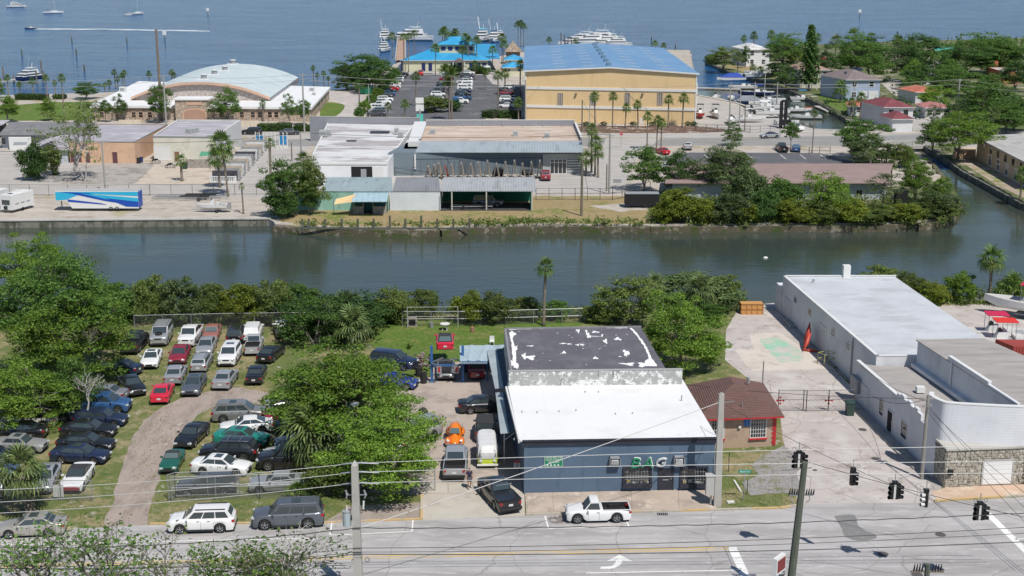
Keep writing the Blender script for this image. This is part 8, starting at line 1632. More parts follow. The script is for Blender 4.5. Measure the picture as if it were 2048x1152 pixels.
def tbox(cx,cy,cz,l,w,h,rake=.25,tw=.85):x0,x1=cx-l/2,cx+l/2;return MB().add([(x0,-w/2,cz),(x1,-w/2,cz),(x1,w/2,cz),(x0,w/2,cz),(x0+h*.1,-w/2*tw,cz+h),(x1-h*rake*2,-w/2*tw,cz+h),(x1-h*rake*2,w/2*tw,cz+h),(x0+h*.1,w/2*tw,cz+h)],[(3,2,1,0),(4,5,6,7),(0,1,5,4),(1,2,6,5),(2,3,7,6),(3,0,4,7)])
def boat(kind,px,py,deg,L,label,z=WZ-.2,hm=None,cov=None,group='boats at the marina',pos=None):
 g=pos or P(px,py,0 if z>-.5 else WZ);B=L*.3 if kind!='sail' else L*.27;F=max(.7,L*.12);t=thing({'yacht':'motor_yacht','sail':'sailboat'}.get(kind,'motor_boat'),label,'boat',(g.x,g.y,z),R_(deg),group)
 hull_mb(L,B,F).build('hull',hm or hullw,t);deck_mb(L,B,F).build('deck',deckm if kind!='sail' else hullw,t)
 if kind=='yacht':
  tbox(.02*L,0,F,L*.62,B*.82,L*.085).build('cabin',hullw,t);tbox(.02*L,0,F+L*.03,L*.60,B*.84,L*.035).build('cabin_window',bglass,t);tbox(-.06*L,0,F+L*.085,L*.42,B*.7,L*.07).build('upper_deck',hullw,t);tbox(-.02*L,0,F+L*.105,L*.36,B*.72,L*.03).build('bridge_window',bglass,t);MB().box((-.1*L,0,F+L*.2),(L*.26,B*.6,.12)).build('hard_top',cov or hullw,t)
  for s in(1,-1):MB().bar((-.2*L,s*B*.26,F+L*.15),(-.18*L,s*B*.26,F+L*.2),.1).build('top_strut',hullw,t);MB().bar((-.1*L,s*B*.3,F+L*.2),(-.28*L,s*B*.55,F+L*.5),.05).build('outrigger',steel,t);MB().bar((.1*L,s*B*.44,F+.7),(.46*L,s*B*.1,F*1.2+.8),.05).build('bow_rail',chrome,t)
  MB().bar((-.14*L,0,F+L*.2),(-.17*L,0,F+L*.32),.12).build('radar_mast',hullw,t)
 elif kind=='sail':
  tbox(.05*L,0,F,L*.35,B*.55,.5).build('cabin',hullw,t);MB().cyl((.06*L,0,F),.08,L*1.15,6).build('mast',M('mast_alloy',(.5,.5,.5),.4),t);MB().bar((.05*L,0,F+1.4),(-.35*L,0,F+1.4),.22,.3).build('furled_sail',cov or covb,t);MB().box((-.3*L,0,F+1.6),(L*.2,B*.6,.06)).build('bimini',cov or covb,t)
 elif kind=='cover':
  mb=MB();mb.add([(-L*.45,-B*.45,F),(L*.4,-B*.15,F*1.2),(L*.4,B*.15,F*1.2),(-L*.45,B*.45,F),(-L*.25,0,F+1.5),(L*.1,0,F+1.5)],[(0,1,5,4),(1,2,5),(2,3,4,5),(3,0,4)]);mb.build('cover',cov or covb,t)
 else:
  tbox(-.02*L,0,F*.95,L*.16,B*.35,.8).build('console',hullw,t);tbox(.0,0,F*.95+.75,L*.05,B*.3,.4).build('windscreen',bglass,t);MB().box((-.22*L,0,F+.1),(L*.1,B*.6,.5)).build('seat',M('boat_seat',(.6,.6,.58),.6),t)
  MB().box((-.1*L,0,F*.97),(L*.62,B*.62,.04)).build('cockpit_floor',M('cockpit_grey',(.32,.33,.33),.7),t)
  if cov or kind=='t':
   MB().box((-.06*L,0,F+2.0),(L*.26,B*.72,.08)).build('canopy',cov or hullw,t)
   for sx in(-.17,.05):
    for s in(1,-1):MB().bar((sx*L,s*B*.3,F),(sx*L,s*B*.3,F+2.0),.05).build('canopy_post',steel,t)
  MB().box((-L/2-.3,0,F*.7),(.45,.45,1.1)).build('outboard',dark if L>7 else greyp,t)
 return t
GBY='boats moored out on the bay';rb_=[('yacht',33,15,10,15,'cruiser moored alone at the upper left corner of the bay',None),('sail',107,27,20,14,'white sailboat with bare mast near the upper left',covg),('sail',274,29,60,13,'sailboat with teal covered boom on the open bay',M('boat_cover_teal',(.02,.3,.28),.8))]
for k,x,y,d,L,l,cv in rb_:boat(k,x,y,d,L,l,cov=cv,group=GBY)
boat('open',256,30.5,5,5,'small dinghy tied beside the teal covered sailboat',group=GBY);boat('open',61,58,180,7,'speeding motor boat drawing a long white wake',group=GBY,hm=hulln)
foam=M('foam_white',(.75,.78,.8),.7,[dict(c=(.03,.12,.18),s=.25,lo=.42,hi=.6,det=8,st=(.25,2,1))],coords='Pos')
sheet('wake_foam',[P(68,56.6,WZ+.05),P(68,59,WZ+.05),P(200,60,WZ+.05),P(420,63.5,WZ+.05),P(420,61,WZ+.05),P(200,57,WZ+.05)],WZ+.05,foam,world=True)
t=boat('yacht',58,160,250,13,'white and navy sport fishing boat on the lift at the left jetty',z=-.2,hm=hulln,group='boats at the marina')
t=thing('jetty','pale plank jetty with white capped piles at far left','jetty');a,b=P(-60,176,0),P(48,156,0)
for k in range(16):p=a.lerp(b,k/15);MB().box((p.x,p.y,.1),((b-a).length/15*.9,2.2,.12),rz=math.atan2((b-a).y,(b-a).x)).build('plank',capc,t)
for k,(x,y,h)in enumerate(((8,166,4.5),(28,166,1.6),(38,160,1.6),(2,172,1.6),(74,168,3),(88,166,3),(84,152,4.5))):p=P(x,y,WZ);MB().cyl((p.x,p.y,WZ-1),.25,h+2,7).build('pile',wood,t)
GY_='yachts berthed behind the restaurant'
for i,(x,y,d,L,l,cv)in enumerate([(770,80,268,17,'stern view yacht at the left of the pier',None),(768,103,265,14,'small white cruiser nearest the left of the pier',None),(822,82,178,22,'longest yacht broadside right of the pier',None),(826,74,185,15,'white yacht behind the longest yacht',None),(965,82,262,19,'yacht with turquoise canopy right of the restaurant roof',M('canopy_aqua',(.1,.5,.6),.7)),(988,84,268,18,'yacht with navy upper deck beside the thatched hut',hulln),(1000,78,262,13,'small yacht tucked behind the navy decked one',None)]):boat('yacht',x,y,d,L,l,cov=cv,group=GY_)
t=thing('pier','brown pier running out between the yachts left of the restaurant','pier');a,b=P(801,118),P(803,78)
for k in range(14):p=a.lerp(b,k/13);MB().box((p.x,p.y,-.1),(3.4,(b-a).length/13*.95,.15)).build('plank',M('pier_brown',(.4,.27,.2),.9),t)
for k in range(7):
 for s in(-2,2):p=a.lerp(b,k/6);MB().cyl((p.x+s,p.y,-2.5),.2,4.2,6).build('pile',offw,t)
for i,(x,y,d,L)in enumerate([(1150,92,200,17),(1166,88,195,19),(1180,92,190,20),(1196,90,192,22),(1214,92,188,18),(1232,93,185,15)]):boat('yacht',x,y,d,L,'white yacht behind the blue store roof, '+['leftmost','second','third','fourth and longest','fifth','rightmost with tall outriggers'][i],group='yachts behind the boat store')
t=thing('dock','dark dock with posts behind the boat store','dock');MB().box((P(1135,91).x+3,P(1135,91).y,-.1),(12,2,.2)).build('deck',wood,t)
for k in range(4):p=P(1122+k*7,92);MB().cyl((p.x,p.y,-2),.25,8-k,6).build('pile',wood,t)
GBB='boats in and beside the basin'
bb=[('cover',1461,165,200,10,'boat under a bright blue cover with white top',covb,.4,None),('open',1522,162,2,11,'largest white centre console boat on the basin lift',None,1.0,None),('t',1515,152,182,9,'white boat with hard top behind the large white one',None,.6,None),('t',1530,146,178,9,'second hard top boat on the far basin lift',None,.6,None),('open',1500,156,175,8,'white boat left of the large lifted one',None,.5,None),('t',1512,191,178,11,'navy hulled cruiser with blue canvas in the basin',covb,WZ-.1,hulln),('open',1431,198,250,6.5,'small white boat on the left floating dock',None,WZ,None),('open',1462,200,260,7,'white boat on the floating dock beside the red canoe',None,WZ,None),('t',1607,201,8,8.5,'white boat with light blue canopy moored at the lawn',M('canopy_sky',(.08,.28,.55),.7),WZ,None),('t',1595,224,5,8,'white hard top boat beside the dark lift towers',None,WZ,None),('cover',1500,212,0,9,'dark hulled boat with grey enclosed canopy',covg,WZ+.4,hulln),('open',1545,236,2,9,'white boat on stands in front of the lift towers',None,.8,None),('open',1538,224,3,9,'white and grey boat behind the one on stands',None,.6,None),('t',1400,236,265,8,'red and cream bow rider boat standing beside the yellow store',M('canopy_black',(.02,.02,.02),.8),.5,hullr),('t',1431,236,272,8,'white bow rider boat with black canopy in the yard',MATS['canopy_black'],.5,None),('open',1575,250,10,6,'small white boat behind the street tree',None,.3,None),('open',1868,236,170,7,'small boat on the east bank beside the wide tree',None,.1,None),('open',2010,250,175,8,'grey boat on the lawn above the right bank',None,.3,None),('t',1548,150,175,10,'white cruiser moored nearest the point house',None,WZ,None),('open',1485,178,182,9,'white boat moored on the upper slatted dock',None,WZ,None),('t',1540,205,2,9,'white hard top boat in mid basin',None,WZ,None),('open',1520,222,176,8,'white open boat left of the lift towers',None,.4,None),('sail',1532,214,190,10,'small sailboat with bare mast in the boat yard',covg,.3,None),('t',1500,245,5,8,'white boat on a trailer behind the dark pole',None,.5,None),('open',1462,248,265,7,'white boat bow on beside the black canopy one',None,.4,None),('t',1612,238,178,8,'white boat with red trim behind the street tree',M('canopy_brick',(.4,.1,.06),.8),WZ,None)]
for k,x,y,d,L,l,cv,z,hm in bb:boat(k,x,y,d,L,l,z=z,cov=cv,hm=hm,group=GBB)
for(x0,y0,x1,y1,l)in((1394,206,1480,209,'lower floating dock at the boat yard'),(1394,178,1480,181,'upper slatted dock beside the boat store'),(1636,215,1662,226,'pale floating platform along the house seawall')):
 t=thing('floating_dock',l,'dock');a,b=P(x0,y0,WZ),P(x1,y1,WZ)
 for k in range(12):p=a.lerp(b,(k+.5)/12);MB().box((p.x,p.y,WZ+.35),((b-a).length/12*.92,2.4,.3),rz=math.atan2((b-a).y,(b-a).x)).build('dock_section',capc,t)
t=thing('boat_lift','dark steel boat lift towers at the yard edge','boat lift')
for x in(1561,1570):p=P(x,256);h=HZ(x,256,202);MB().box((p.x,p.y,h/2),(.7,.7,h)).build('tower',dark,t)
p,q=P(1561,256),P(1570,256);MB().bar(p+Vector((0,0,h)),q+Vector((0,0,h)),.5).build('cross_beam',dark,t);MB().box((p.x+.9,p.y-1,1.5),(2.5,1.5,1.2)).build('winch_house',dark,t)
mk=[(144,86,64,'dark channel post, left of the pair'),(153,110,88,'green channel post, right of the pair'),(44,112,90,'short channel post above the fishing boat'),(169,142,119,'green channel post nearest the shore'),(254,86,67,'thin channel post in the middle of the wake'),(416,33,19,'white numbered channel marker far out'),(330,84,66,'square white channel marker beside the mast'),(1303,83,68,'channel post right of the blue store roof'),(1351,100,81,'second channel post right of the store roof'),(1381,113,101,'short channel post by the canal mouth'),(1719,36,22,'white numbered channel marker on the right of the bay')]
for x,b,tp2,l in mk:
 p=P(x,b,WZ);h=HZ(x,b,tp2,WZ)-WZ;t=thing('channel_marker',l,'channel marker',(p.x,p.y,WZ),0,'channel markers in the bay');MB().cyl((0,0,-1),.28,h*.55+1,7).build('pile',woodg,t);MB().cyl((0,0,h*.55),.12,h*.45,6).build('staff',greyp,t)
 if 'white' in l:MB().box((0,-.2,h),(1.9,.1,1.9)).build('board',white,t)
t=boat('open',2065,660,145,9.5,'white motor boat with crimson canopy on a trailer at the right edge',z=.9,group='boats and canopies in the right hand yard',cov=covr,pos=P(2050,636));MB().box((-1.5,0,-.35),(5,1.6,.15)).build('trailer_frame',greyp,t)
for s in(-1,1):
 for k in(0,.8):o=link('wheel',WM['sedan'][0],tyre,t);o.location=(-1.9+k,s*.9,-.55)
for i,(x,y,cv,l)in enumerate(((1979,676,covr,'boat under a crimson canopy behind the white warehouse roof'),(1996,690,covs,'boat under a scarlet canopy beside the red container'))):boat('t',x,y,175,9,l,z=-.3,cov=cv,group='boats and canopies in the right hand yard')
t=thing('shipping_container','red ribbed shipping container at the right edge','container');A_,B_=P(2022,740),P(2120,742);d=(B_-A_);MB().prism([xy(A_),xy(B_),xy(B_+Vector((-.9,2.5,0))),xy(A_+Vector((-.9,2.5,0)))],0,2.5).build('body',M('container_red',(.30,.05,.04),.7,[dict(c=(.06,.02,.02),s=1.6,lo=.6,hi=.66,det=8)],coords='Pos'),t);mb=MB();Wc=Wall(A_,B_)
for k in range(16):Wc.box(mb,k*.3+.06,k*.3+.2,.1,2.4,0,.06)
mb.build('rib',MATS['container_red'],t,'stuff')
t=thing('boat_trailer','empty grey boat trailer under the bank tree at right','trailer',P(1940,604));
for s in(-1,1):MB().bar((-1.6,s*.8,.5),(1.8,s*.5,.4),.1).build('side_rail',greyp,t);MB().bar((-1.2,s*.7,.6),(-1.5,s*.7,1.1),.08).build('bunk',greyp,t)
for k in range(5):MB().bar((-1.5+k*.7,-.75,.55),(-1.5+k*.7,.75,.55),.1).build('cross_member',greyp,t)
c0=P(1502,626);t=thing('timber_crate','orange timber crate at the canal end of the side street','crate',(c0 .x,c0 .y,0));om=M('orange_timber',(.48,.22,.07),.8)
MB().box((0,0,.65),(2.55,1.3,1.2)).build('box',M('orange_ply',(.52,.27,.09),.8),t)
for k in range(5):MB().box((-1.25+k*.625,-.68,.65),(.1,.08,1.25)).build('upright',om,t)
for z in(.06,.65,1.26):MB().box((0,-.69,z),(2.6,.06,.1)).build('rail',om,t)
for i in range(3):
 q=Wz.A+Wz.d*(Wz.uz(1626+i*5,690)[0])+Wz.n*(.45+.2*i);t=tag(MB().tube([(q.x-.8-.1*i,q.y-1.2,.1),(q.x-.5,q.y-.6,.8),(q.x-.15,q.y-.1,1.7),(q.x,q.y+.1,2.4-.35*i)],[.05,.24,.2,.04],8).build('kayak',M('kayak_red',(.45,.06,.035),.5),smooth=True),'red orange kayak leaning on the white warehouse wall, '+['tallest','middle','shortest'][i],'kayak','kayaks by the warehouse')
q=P(1623,704);tag(MB().tube([(q.x-.9,q.y+.3,.12),(q.x,q.y,.18),(q.x+.8,q.y-.3,.1)],[.03,.2,.05],8).build('kayak',MATS['kayak_red'],smooth=True),'red kayak lying on the concrete beside the warehouse','kayak')
for k in range(3):a=P(1567+k*5,640);b=P(1583+k*5,657);tag(MB().tube([a+Vector((0,0,.12)),b+Vector((0,0,.12))],.11,7).build('metal_pipe',steel),['long metal pipe lying furthest from the warehouse wall','middle metal pipe lying by the warehouse wall','metal pipe nearest the warehouse wall'][k],'pipe','pipes by the warehouse')
q=P(1652,728);t=thing('steel_frame','yellowish open steel frame beside the warehouse wall','frame',(q.x,q.y,0),.5);ym=M('frame_yellow',(.4,.36,.16),.7)
for x in(-.7,.7):
 for y in(-.5,.5):MB().bar((x,y,0),(x,y,1.2),.07).build('leg',ym,t)
for z in(.6,1.2):
 for y in(-.5,.5):MB().bar((-.7,y,z),(.7,y,z),.06).build('rail',ym,t)
 for x in(-.7,.7):MB().bar((x,-.5,z),(x,.5,z),.06).build('end_rail',ym,t)
def bin_(px,py,label,m,s=(.6,.65,1.05)):q=P(px,py);t=thing('wheelie_bin',label,'bin',(q.x,q.y,0));MB().add([(-s[0]*.42,-s[1]*.42,.05),(s[0]*.42,-s[1]*.42,.05),(s[0]*.42,s[1]*.42,.05),(-s[0]*.42,s[1]*.42,.05),(-s[0]/2,-s[1]/2,s[2]),(s[0]/2,-s[1]/2,s[2]),(s[0]/2,s[1]/2,s[2]),(-s[0]/2,s[1]/2,s[2])],[(3,2,1,0),(0,1,5,4),(1,2,6,5),(2,3,7,6),(3,0,4,7),(4,5,6,7)]).build('tub',m,t);MB().box((0,0,s[2]+.04),(s[0]*1.06,s[1]*1.08,.08)).build('lid',m,t);return t
bg_=M('bin_green',(.03,.06,.05),.6);bin_(1699,830,'dark green wheelie bin by the side street gate',bg_,(.75,.8,1.2));bin_(278,327,'black wheelie bin beside the peach garage',black);bin_(283,325,'dark blue wheelie bin beside the peach garage',M('bin_blue',(.02,.04,.15),.6));bin_(370,338,'dark green bin beside the wooden kiosk',bg_,(1,.8,1.2))
bin_(732,188,'large green metal skip at the end of the service drive',M('skip_green',(.01,.16,.09),.6),(3.6,2.4,2.0));bin_(1800,412,'black covered bin on the canal point',dark,(2.0,1.6,2.6))
for i,(px,py,l)in enumerate(((847,766,'tall black drum right of the blue coupe'),(838,752,'black drum behind the tall one'),(832,738,'grey parts drum under the scrap heap'))):q=P(px,py);tag(MB().cyl((q.x,q.y,0),.34,1.1-.2*i,12).build('oil_drum',black),l,'drum','drums by the lift')
rr=random.Random(3);mb=MB();q=P(842,738)
for k in range(60):mb.box((q.x+rr.gauss(-.3,.9),q.y+rr.gauss(.8,.8),rr.uniform(.1,1.0)),(rr.uniform(.1,.6),rr.uniform(.1,.5),rr.uniform(.05,.3)),rr.random()*3,rr.random(),rr.random())
o=tag(mb.build('parts_heap',M('scrap_mix',(.14,.12,.12),.8,[dict(c=(.35,.3,.3),s=2,lo=.52,hi=.6),dict(c=(.22,.1,.06),s=1.5,lo=.56,hi=.64)])),'heap of engine parts between the raised vehicle and the lift','scrap heap');o['kind']='stuff'
q=P(846,826);tag(ell(MB(),(q.x,q.y,0),.5,.4,.55,10,4).build('covered_machine',black,smooth=True),'black covered lump at the edge of the middle tree','machine')
q=P(890,660);t=thing('garden_table','round white garden table on the lawn','table',(q.x,q.y,0));MB().cyl((0,0,.7),.55,.05,18).build('table_top',white,t)
for k in range(4):a=k*1.57+.7;MB().bar((math.cos(a)*.35,math.sin(a)*.35,0),(math.cos(a)*.25,math.sin(a)*.25,.7),.06).build('leg',white,t)
q=P(863,655);tag(MB().cyl((q.x,q.y,0),.25,.6,10).build('grill_drum',galv),'small grey barrel grill left of the garden table','grill');q=P(825,652);t=thing('wood_rack','grey timber box rack at the left of the lawn','rack',(q.x,q.y,0));MB().box((0,0,.5),(1.0,.6,1.0)).build('box',bw,t);MB().box((0,-.31,.5),(.75,.02,.7)).build('opening',dark,t)
q=P(945,664);tag(MB().cyl((q.x,q.y,0),.22,.55,8).build('clay_pot',M('clay',(.3,.15,.1),.9)),'brown clay pot beside the bicycle parts','pot')
q=P(984,690);t=thing('garden_chair','white plastic chair tipped on the lawn by the shelter','chair',(q.x,q.y,0));MB().box((0,0,.42),(.5,.5,.05)).build('seat',white,t);MB().box((0,.25,.7),(.5,.05,.5)).build('backrest',white,t)
for x in(-.22,.22):
 for y in(-.22,.22):MB().bar((x,y,0),(x,y,.42),.05).build('leg',white,t)
q=P(1537,884);t=thing('traffic_cone','orange traffic cone with white band at the cottage corner','traffic cone',(q.x,q.y,0));MB().cyl((0,0,.03),.17,.65,10,'z',.03).build('cone',M('cone_orange',(.75,.12,.02),.6),t);MB().box((0,0,.02),(.42,.42,.04)).build('base',M('cone_orange',(.75,.12,.02),.6),t);MB().cyl((0,0,.3),.125,.16,10,'z',.08).build('band',white,t)
q=P(1461,1005);tag(MB().box((q.x,q.y,.05),(.55,.35,.1),.2).build('concrete_block',offw),'pale concrete slab lying in the corner grass','block')
a=P(1468,962);b=P(1482,985);tag(MB().bar(a+Vector((0,0,.06)),b+Vector((0,0,.06)),.14,.1).build('timber_post',offw),'pale timber lying in the corner grass','timber')
for i,(px,pyb,pyt,l)in enumerate(((1457,944,904,'thin rusty post in the corner grass'),(1494,990,960,'short black rod in the corner grass'))):g=P(px,pyb);tag(MB().cyl((g.x,g.y,0),.03,HZ(px,pyb,pyt),5).build('metal_post',dark),l,'post')
t=thing('race_trailer','long white gooseneck trailer with blue and turquoise stripes','trailer',P(206,420),0);L=(P(286,418)-P(148,418)).x;s0=-L*.47;zt=3.35
g=P(206,420);xA=P(122,418).x-g.x;xB=P(147,418).x-g.x;xC=P(285,418).x-g.x
MB().add([(xA,-1.2,1.75),(xB-.2,-1.2,1.75),(xB+.5,-1.2,.5),(xC,-1.2,.5),(xC,-1.2,zt),(xA,-1.2,zt)]+[(xA,1.2,1.75),(xB-.2,1.2,1.75),(xB+.5,1.2,.5),(xC,1.2,.5),(xC,1.2,zt),(xA,1.2,zt)],[(0,1,2,3,4,5),(11,10,9,8,7,6),(5,4,10,11),(4,3,9,10),(3,2,8,9),(2,1,7,8),(1,0,6,7),(0,5,11,6)]).build('box_body',white,t)
def stripe(pts,m,nm='stripe',off=-1.215):MB().add([(x,off,z)for x,z in pts]+[(x,off+.01,z)for x,z in pts],[tuple(range(len(pts))),tuple(range(2*len(pts)-1,len(pts)-1,-1))]).build(nm,m,t)
dbl=M('stripe_blue',(.01,.07,.40),.4,var=0);cyn=M('stripe_cyan',(.03,.40,.62),.4,var=0);q_=lambda f:xA+(xC-xA)*f
stripe([(xA,1.8),(xA,3.2),(q_(.38),3.2),(q_(.12),1.9)],cyn);stripe([(q_(.1),3.22),(xC,3.22),(xC,2.5),(q_(.3),3.0)],cyn,off=-1.22);stripe([(q_(.05),3.2),(q_(.4),3.05),(q_(.95),1.0),(q_(.6),1.7),(q_(.2),2.9)],dbl,off=-1.225);stripe([(q_(.3),3.0),(xC,2.2),(xC,1.5),(q_(.75),1.6)],cyn,off=-1.23);stripe([(q_(.6),2.2),(xC,1.6),(xC,.75),(q_(.85),.8)],dbl,off=-1.235);stripe([(q_(.14),2.0),(q_(.55),1.35),(q_(.62),1.1),(q_(.15),1.6)],dbl,off=-1.24)
MB().box(((xA+xC)/2,0,zt+.03),(xC-xA,2.3,.06)).build('roof',M('trailer_roof_grey',(.4,.39,.38),.7),t);MB().box((xC+.02,0,1.9),(.04,2.3,2.6)).build('rear_door',dbl,t);MB().cyl((xA+.5,0,.5),.08,1.3,6).build('king_pin',dark,t)
for x in(q_(.66),q_(.735)):
 for s in(-1,1):o=link('wheel',WM['pickup'][0],tyre,t);o.location=(x,s*1.1,.4);link('rim',WM['pickup'][1],chrome,o)
def caravan(px,py,l,rz,L=5.5,W=2.3,H=2.9,top=white,name='caravan'):
 q=P(px,py);t=thing(name,l,'caravan' if name=='caravan' else 'trailer',(q.x,q.y,0),rz);MB().box((0,0,.5+H/2-.25),(L,W,H-.5)).build('body',top,t);MB().box((0,0,H+.02),(L*.98,W*.96,.05)).build('roof',top,t);return t,L,W,H
t,L,W,H=caravan(36,420,'white caravan with dark rear window and spare wheel',1.25);MB().box((-L/2-.02,0,1.75),(.04,1.5,.75)).build('rear_window',carglass,t);o=link('spare_wheel',WM['sedan'][0],tyre,t);o.location=(-L/2-.15,0,.9);o.rotation_euler=(0,0,math.pi/2);MB().box((.3,0,H+.2),(.9,.8,.35)).build('roof_unit',white,t);MB().box((-1.4,.1,H+.06),(.7,.7,.06)).build('roof_hatch',dark,t)
for k in range(3):MB().box((-1.5+k*1.4,-W/2-.01,1.4),(.9,.03,.18)).build('side_stripe',greyp,t)
for s in(-1,1):o=link('wheel',WM['sedan'][0],tyre,t);o.location=(-.2,s*1.05,.33)
caravan(-14,418,'corner of a pale trailer cut by the left picture edge',1.35,6,2.4,3.0,name='box_trailer')
t,L,W,H=caravan(1283,414,'black enclosed cargo trailer half hidden by the mangroves',0,5.6,2.2,2.3,dark,'cargo_trailer');MB().box((0,0,H+.08),(L,W,.06)).build('grey_roof',greyp,t)
for x in(.4,1.2):o=link('wheel',WM['sedan'][0],tyre,t);o.location=(x,-1.0,.33);link('rim',WM['sedan'][1],chrome,o)
t=boat('open',424,424,178,5.2,'white fishing boat with outboard on a trailer by the seawall',z=.55,group='boats on the far canal side')
for s in(-1,1):o=link('wheel',WM['roadster'][0],tyre,t);o.location=(-1.0,s*.85,-.25);MB().bar((-2.4,s*.5,-.1),(3.4,0,-.1),.08).build('trailer_rail',galv,t)
for i,(x0,x1,y,l)in enumerate(((306,440,401,'front empty aluminium boat trailer'),(315,455,397,'rear long boat trailer with black bunks'),(902,985,418,'small boat trailer under the carport edge'))):
 a,b=P(x0,y),P(x1,y);t=thing('boat_trailer',l,'trailer',(0,0,0),0,'empty boat trailers');m_=a.lerp(b,.7 if i<2 else.3)
 for s in(-.8,.8):MB().bar(a+Vector((0,s,.55)),b+Vector((0,s*.3,.5)),.1,.14).build('side_rail',galv,t);MB().bar(a.lerp(b,.4)+Vector((0,s*.6,.75)),a.lerp(b,.85)+Vector((0,s*.6,.75)),.12).build('bunk',dark,t);o=link('wheel',WM['sedan'][0],tyre,t);o.location=(m_.x,m_.y+s*1.15,.33);link('rim',WM['sedan'][1],chrome,o)
 for k in range(5):c=a.lerp(b,k/4);MB().bar(c+Vector((0,-.8,.5)),c+Vector((0,.8,.5)),.08).build('cross_member',galv,t)
for px,py,l in((311,327,'black motorcycle by the white roller door'),(340,336,'dark motorcycle parked in the workshop forecourt')):
 q=P(px,py);t=thing('motorcycle',l,'motorcycle',(q.x,q.y,0),.2,'motorcycles before the cream workshop')
 for x in(-.7,.75):o=link('wheel',WM['roadster'][0],tyre,t);o.location=(x,0,.3);o.scale=(1,.5,1)
 MB().tube([(-.7,0,.5),(-.3,0,.75),(.2,0,.85),(.6,0,.75)],[.1,.18,.2,.08],6).build('tank_and_seat',dark,t);MB().box((0,0,.45),(.5,.3,.35)).build('engine',steel,t);MB().bar((.75,0,.3),(.5,0,1.0),.06).build('fork',steel,t);MB().bar((.5,-.35,1.02),(.5,.35,1.02),.04).build('handlebar',steel,t)
smats=[M('slab_'+n,c,.35,[dict(c=tuple(v*.6 for v in c),s=1.1,lo=.5,hi=.65,det=8)])for n,c in(('white_marble',(.6,.59,.57)),('grey_granite',(.3,.3,.3)),('beige_granite',(.45,.38,.3)),('dark_granite',(.06,.06,.07)))]
red_s=M('slab_red',(.35,.05,.04),.4)
for i,x in enumerate((857,869,878,890,903,923,942,957,975,993,1011,1029,1045,1063,1080)):
 q=P(x,357);h=2.3+.55*((i*7)%3)/2+(.4 if i>5 else 0);t=thing('slab_rack','timber A frame with leaning stone slabs before the grey shop, '+(ordn[i]if i else 'first')+' from the left','slab rack',(q.x,q.y,0),0,'stone slab frames')
 for s in(-1,1):
  for k in range(2):MB().slab((s*(.62+.07*k),-1.3,0),(s*(.62+.07*k),1.3,0),(s*(.12+.07*k),1.3,h*(1-.12*k)),(s*(.12+.07*k),-1.3,h*(1-.12*k)),.09).build('stone_slab',red_s if i==3 else smats[(i*3+k+(s>0))%3],t)
  MB().bar((s*.55,-1.45,0),(s*.06,-1.45,h+.15),.12).build('frame_leg',wood,t);MB().bar((s*.55,1.45,0),(s*.06,1.45,h+.15),.12).build('frame_leg',wood,t)
 MB().bar((-.7,-1.5,.1),(.7,-1.5,.1),.15).build('foot',offw,t)
for i in range(15):
 u=i/14;x=455+u*70;y=362-u*70;q=P(x,y);wd=4.6-.9*u;t=thing('slab_row','upright stone slab row in the display yard, '+ordn[i].replace('nearest','nearest, black fronted')+(' from the canal' if i else ' to the canal'),'stone slabs',(q.x,q.y,0),0,'slab rows in the display yard')
 for k in range(3):MB().box((-wd*.1+k*.05,k*.28,.98-.04*k),(wd-.15*k,.05,1.9-.1*k),rx=-.1).build('stone_slab',smats[3]if i==0 or(i==8 and k==0)else smats[(i+k)%3],t)
 MB().box((wd/2,.3,.95),(.08,1.0,1.8)).build('end_slab',smats[(i+1)%2],t);MB().box((0,.3,.06),(wd,1.0,.12)).build('base',greyp,t)
t=thing('balustrade','white balustrade at the canal end of the display yard','balustrade');a,b=P(422,365),P(471,365)
for k in range(13):c=a.lerp(b,k/12);MB().box((c.x,c.y,.55),(.18 if k not in(0,12)else.4,.18,1.0 if k not in(0,12)else 1.3)).build('baluster',white,t)
for z in(.08,1.08):MB().bar(a+Vector((0,0,z)),b+Vector((0,0,z)),.28,.14).build('rail',white,t)
t=thing('display_stand','row of tall white posts with blue panels by the far road','display stand');a,b=P(512,295),P(575,296)
for k in range(9):c=a.lerp(b,k/8);MB().box((c.x,c.y,1.7),(.16,.16,3.4)).build('post',white,t)
for k in(0,1,6,7):c=a.lerp(b,(k+.5)/8);MB().box((c.x,c.y,1.7),(.62,.06,1.9)).build('banner',M('banner_blue',(.02,.2,.42),.6,[dict(c=(.6,.7,.75),s=1.6,lo=.62,hi=.64)],var=0),t)
for k in range(8):c=a.lerp(b,(k+.5)/8);MB().box((c.x,c.y,.25),(.6,.7,.5)).build('plinth',offw,t)
for k in range(3):
 t=thing('stone_planter' if 0 else 'road_barrier','cream barrier panel before the hall wall, '+['left of the cream workshop','right of it, first','right of it, second'][k],'barrier',(0,0,0),0,'cream barriers');x0=(237,482,500)[k]
 for j in range(3 if k==0 else 2):a,b=P(x0+j*(15 if k==0 else 9)+.5,252 if k else 247),P(x0+(j+1)*(15 if k==0 else 9)-.5,252 if k else 247);MB().prism([xy(a),xy(b),xy(b+Vector((0,.2,0))),xy(a+Vector((0,.2,0)))],0,1.3 if k else.9).build('panel',M('barrier_cream',(.6,.52,.4),.8),t)
q=P(1531,516,WZ);tag(ell(MB(),(q.x,q.y,WZ),.35,.2,.22,8,4).build('float',white),'small white float alone on the canal','float')
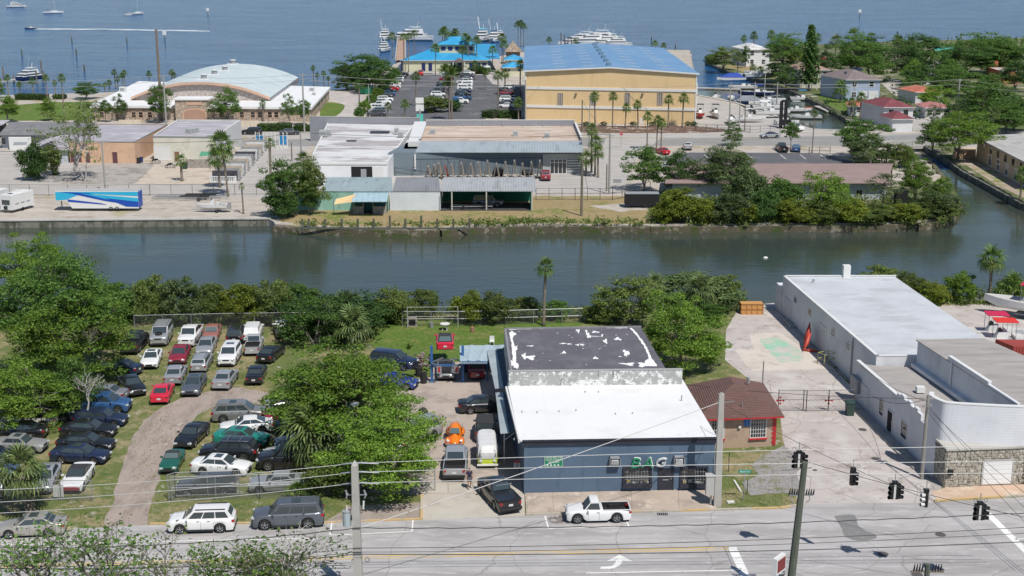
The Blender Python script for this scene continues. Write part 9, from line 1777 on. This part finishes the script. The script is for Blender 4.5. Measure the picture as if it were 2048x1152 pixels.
def person(px,py,rz):
 q=P(px,py);t=thing('person','person in dark purple shirt and dark shorts walking past the yard gate','person',(q.x,q.y,0),rz)
 J=dict(pel=(0,0,.93),ch=(0,.02,1.28),nk=(0,.02,1.50),hd=(0,-.01,1.62),ht=(0,0,1.74),hl=(-.10,0,.88),kl=(-.12,-.14,.50),al=(-.13,.02,.09),fl=(-.13,-.14,.03),hr=(.10,0,.88),kr=(.12,.02,.49),ar=(.14,.24,.12),fr=(.14,.12,.03),sl=(-.19,.02,1.42),el=(-.26,.08,1.15),wl=(-.25,-.06,.92),gl=(-.25,-.12,.84),sr=(.19,.02,1.42),er=(.27,-.02,1.15),wr=(.24,-.18,.98),gr=(.23,-.25,.93))
 rad=dict(pel=.15,ch=.15,nk=.06,hd=.095,ht=.08,hl=.10,kl=.062,al=.042,fl=.035,hr=.10,kr=.062,ar=.042,fr=.035,sl=.07,el=.045,wl=.032,gl=.028,sr=.07,er=.045,wr=.032,gr=.028)
 E=[('pel','ch'),('ch','nk'),('nk','hd'),('hd','ht'),('pel','hl'),('hl','kl'),('kl','al'),('al','fl'),('pel','hr'),('hr','kr'),('kr','ar'),('ar','fr'),('ch','sl'),('sl','el'),('el','wl'),('wl','gl'),('ch','sr'),('sr','er'),('er','wr'),('wr','gr')]
 def skin(nm,E,mat,inf=0):
  ks=list(dict.fromkeys(k for e in E for k in e));me=bpy.data.meshes.new(nm);me.from_pydata([J[k]for k in ks],[(ks.index(a),ks.index(b))for a,b in E],[]);o=link(nm,me,mat,t);md=o.modifiers.new('s','SKIN');md.use_smooth_shade=True
  for i,k in enumerate(ks):me.skin_vertices[0].data[i].radius=(rad[k]+inf,)*2
  me.skin_vertices[0].data[0].use_root=True;md2=o.modifiers.new('u','SUBSURF');md2 .levels=md2 .render_levels=1;return o
 for s,g_ in((-1,'gl'),(1,'gr')):
  for k in range(5):J[f'f{s}{k}']=(J[g_][0]+(k-2)*.016,J[g_][1]-.03-.01*(k%2),J[g_][2]-.055+(.03 if k==(0 if s>0 else 4)else 0));rad[f'f{s}{k}']=.009;E.append((g_,f'f{s}{k}'))
 skin('body',E,M('skin',(.45,.27,.19),.6))
 J['sl2']=tuple((a+b)/2 for a,b in zip(J['sl'],J['el']));J['sr2']=tuple((a+b)/2 for a,b in zip(J['sr'],J['er']));rad['sl2']=rad['sr2']=.06;J['nk2']=(0,.02,1.43);rad['nk2']=.07
 skin('shirt',[('pel','ch'),('ch','nk2'),('ch','sl'),('sl','sl2'),('ch','sr'),('sr','sr2')],M('shirt_purple',(.03,.02,.05),.9),.022)
 J['kl2']=tuple(a*.35+b*.65 for a,b in zip(J['hl'],J['kl']));J['kr2']=tuple(a*.35+b*.65 for a,b in zip(J['hr'],J['kr']));rad['kl2']=rad['kr2']=.085
 skin('shorts',[('pel','hl'),('hl','kl2'),('pel','hr'),('hr','kr2')],M('shorts_grey',(.05,.055,.07),.9),.024)
 ell(MB(),(0,.01,1.66),.10,.115,.11,12,6,-.2).build('hair',M('hair_brown',(.05,.025,.02),.8),t,smooth=True)
 for k in('fl','fr'):MB().box((J[k][0],J[k][1]+.07,.05),(.09,.27,.08)).build('shoe',dark,t,bevel=.02)
 MB().box((0,-.105,1.62),(.03,.03,.04)).build('nose',MATS['skin'],t)
 for s in(-1,1):MB().box((s*.035,-.095,1.645),(.02,.02,.012)).build('eye',dark,t);MB().box((s*.1,0,1.63),(.02,.04,.06)).build('ear',MATS['skin'],t)
person(939,978,.3)
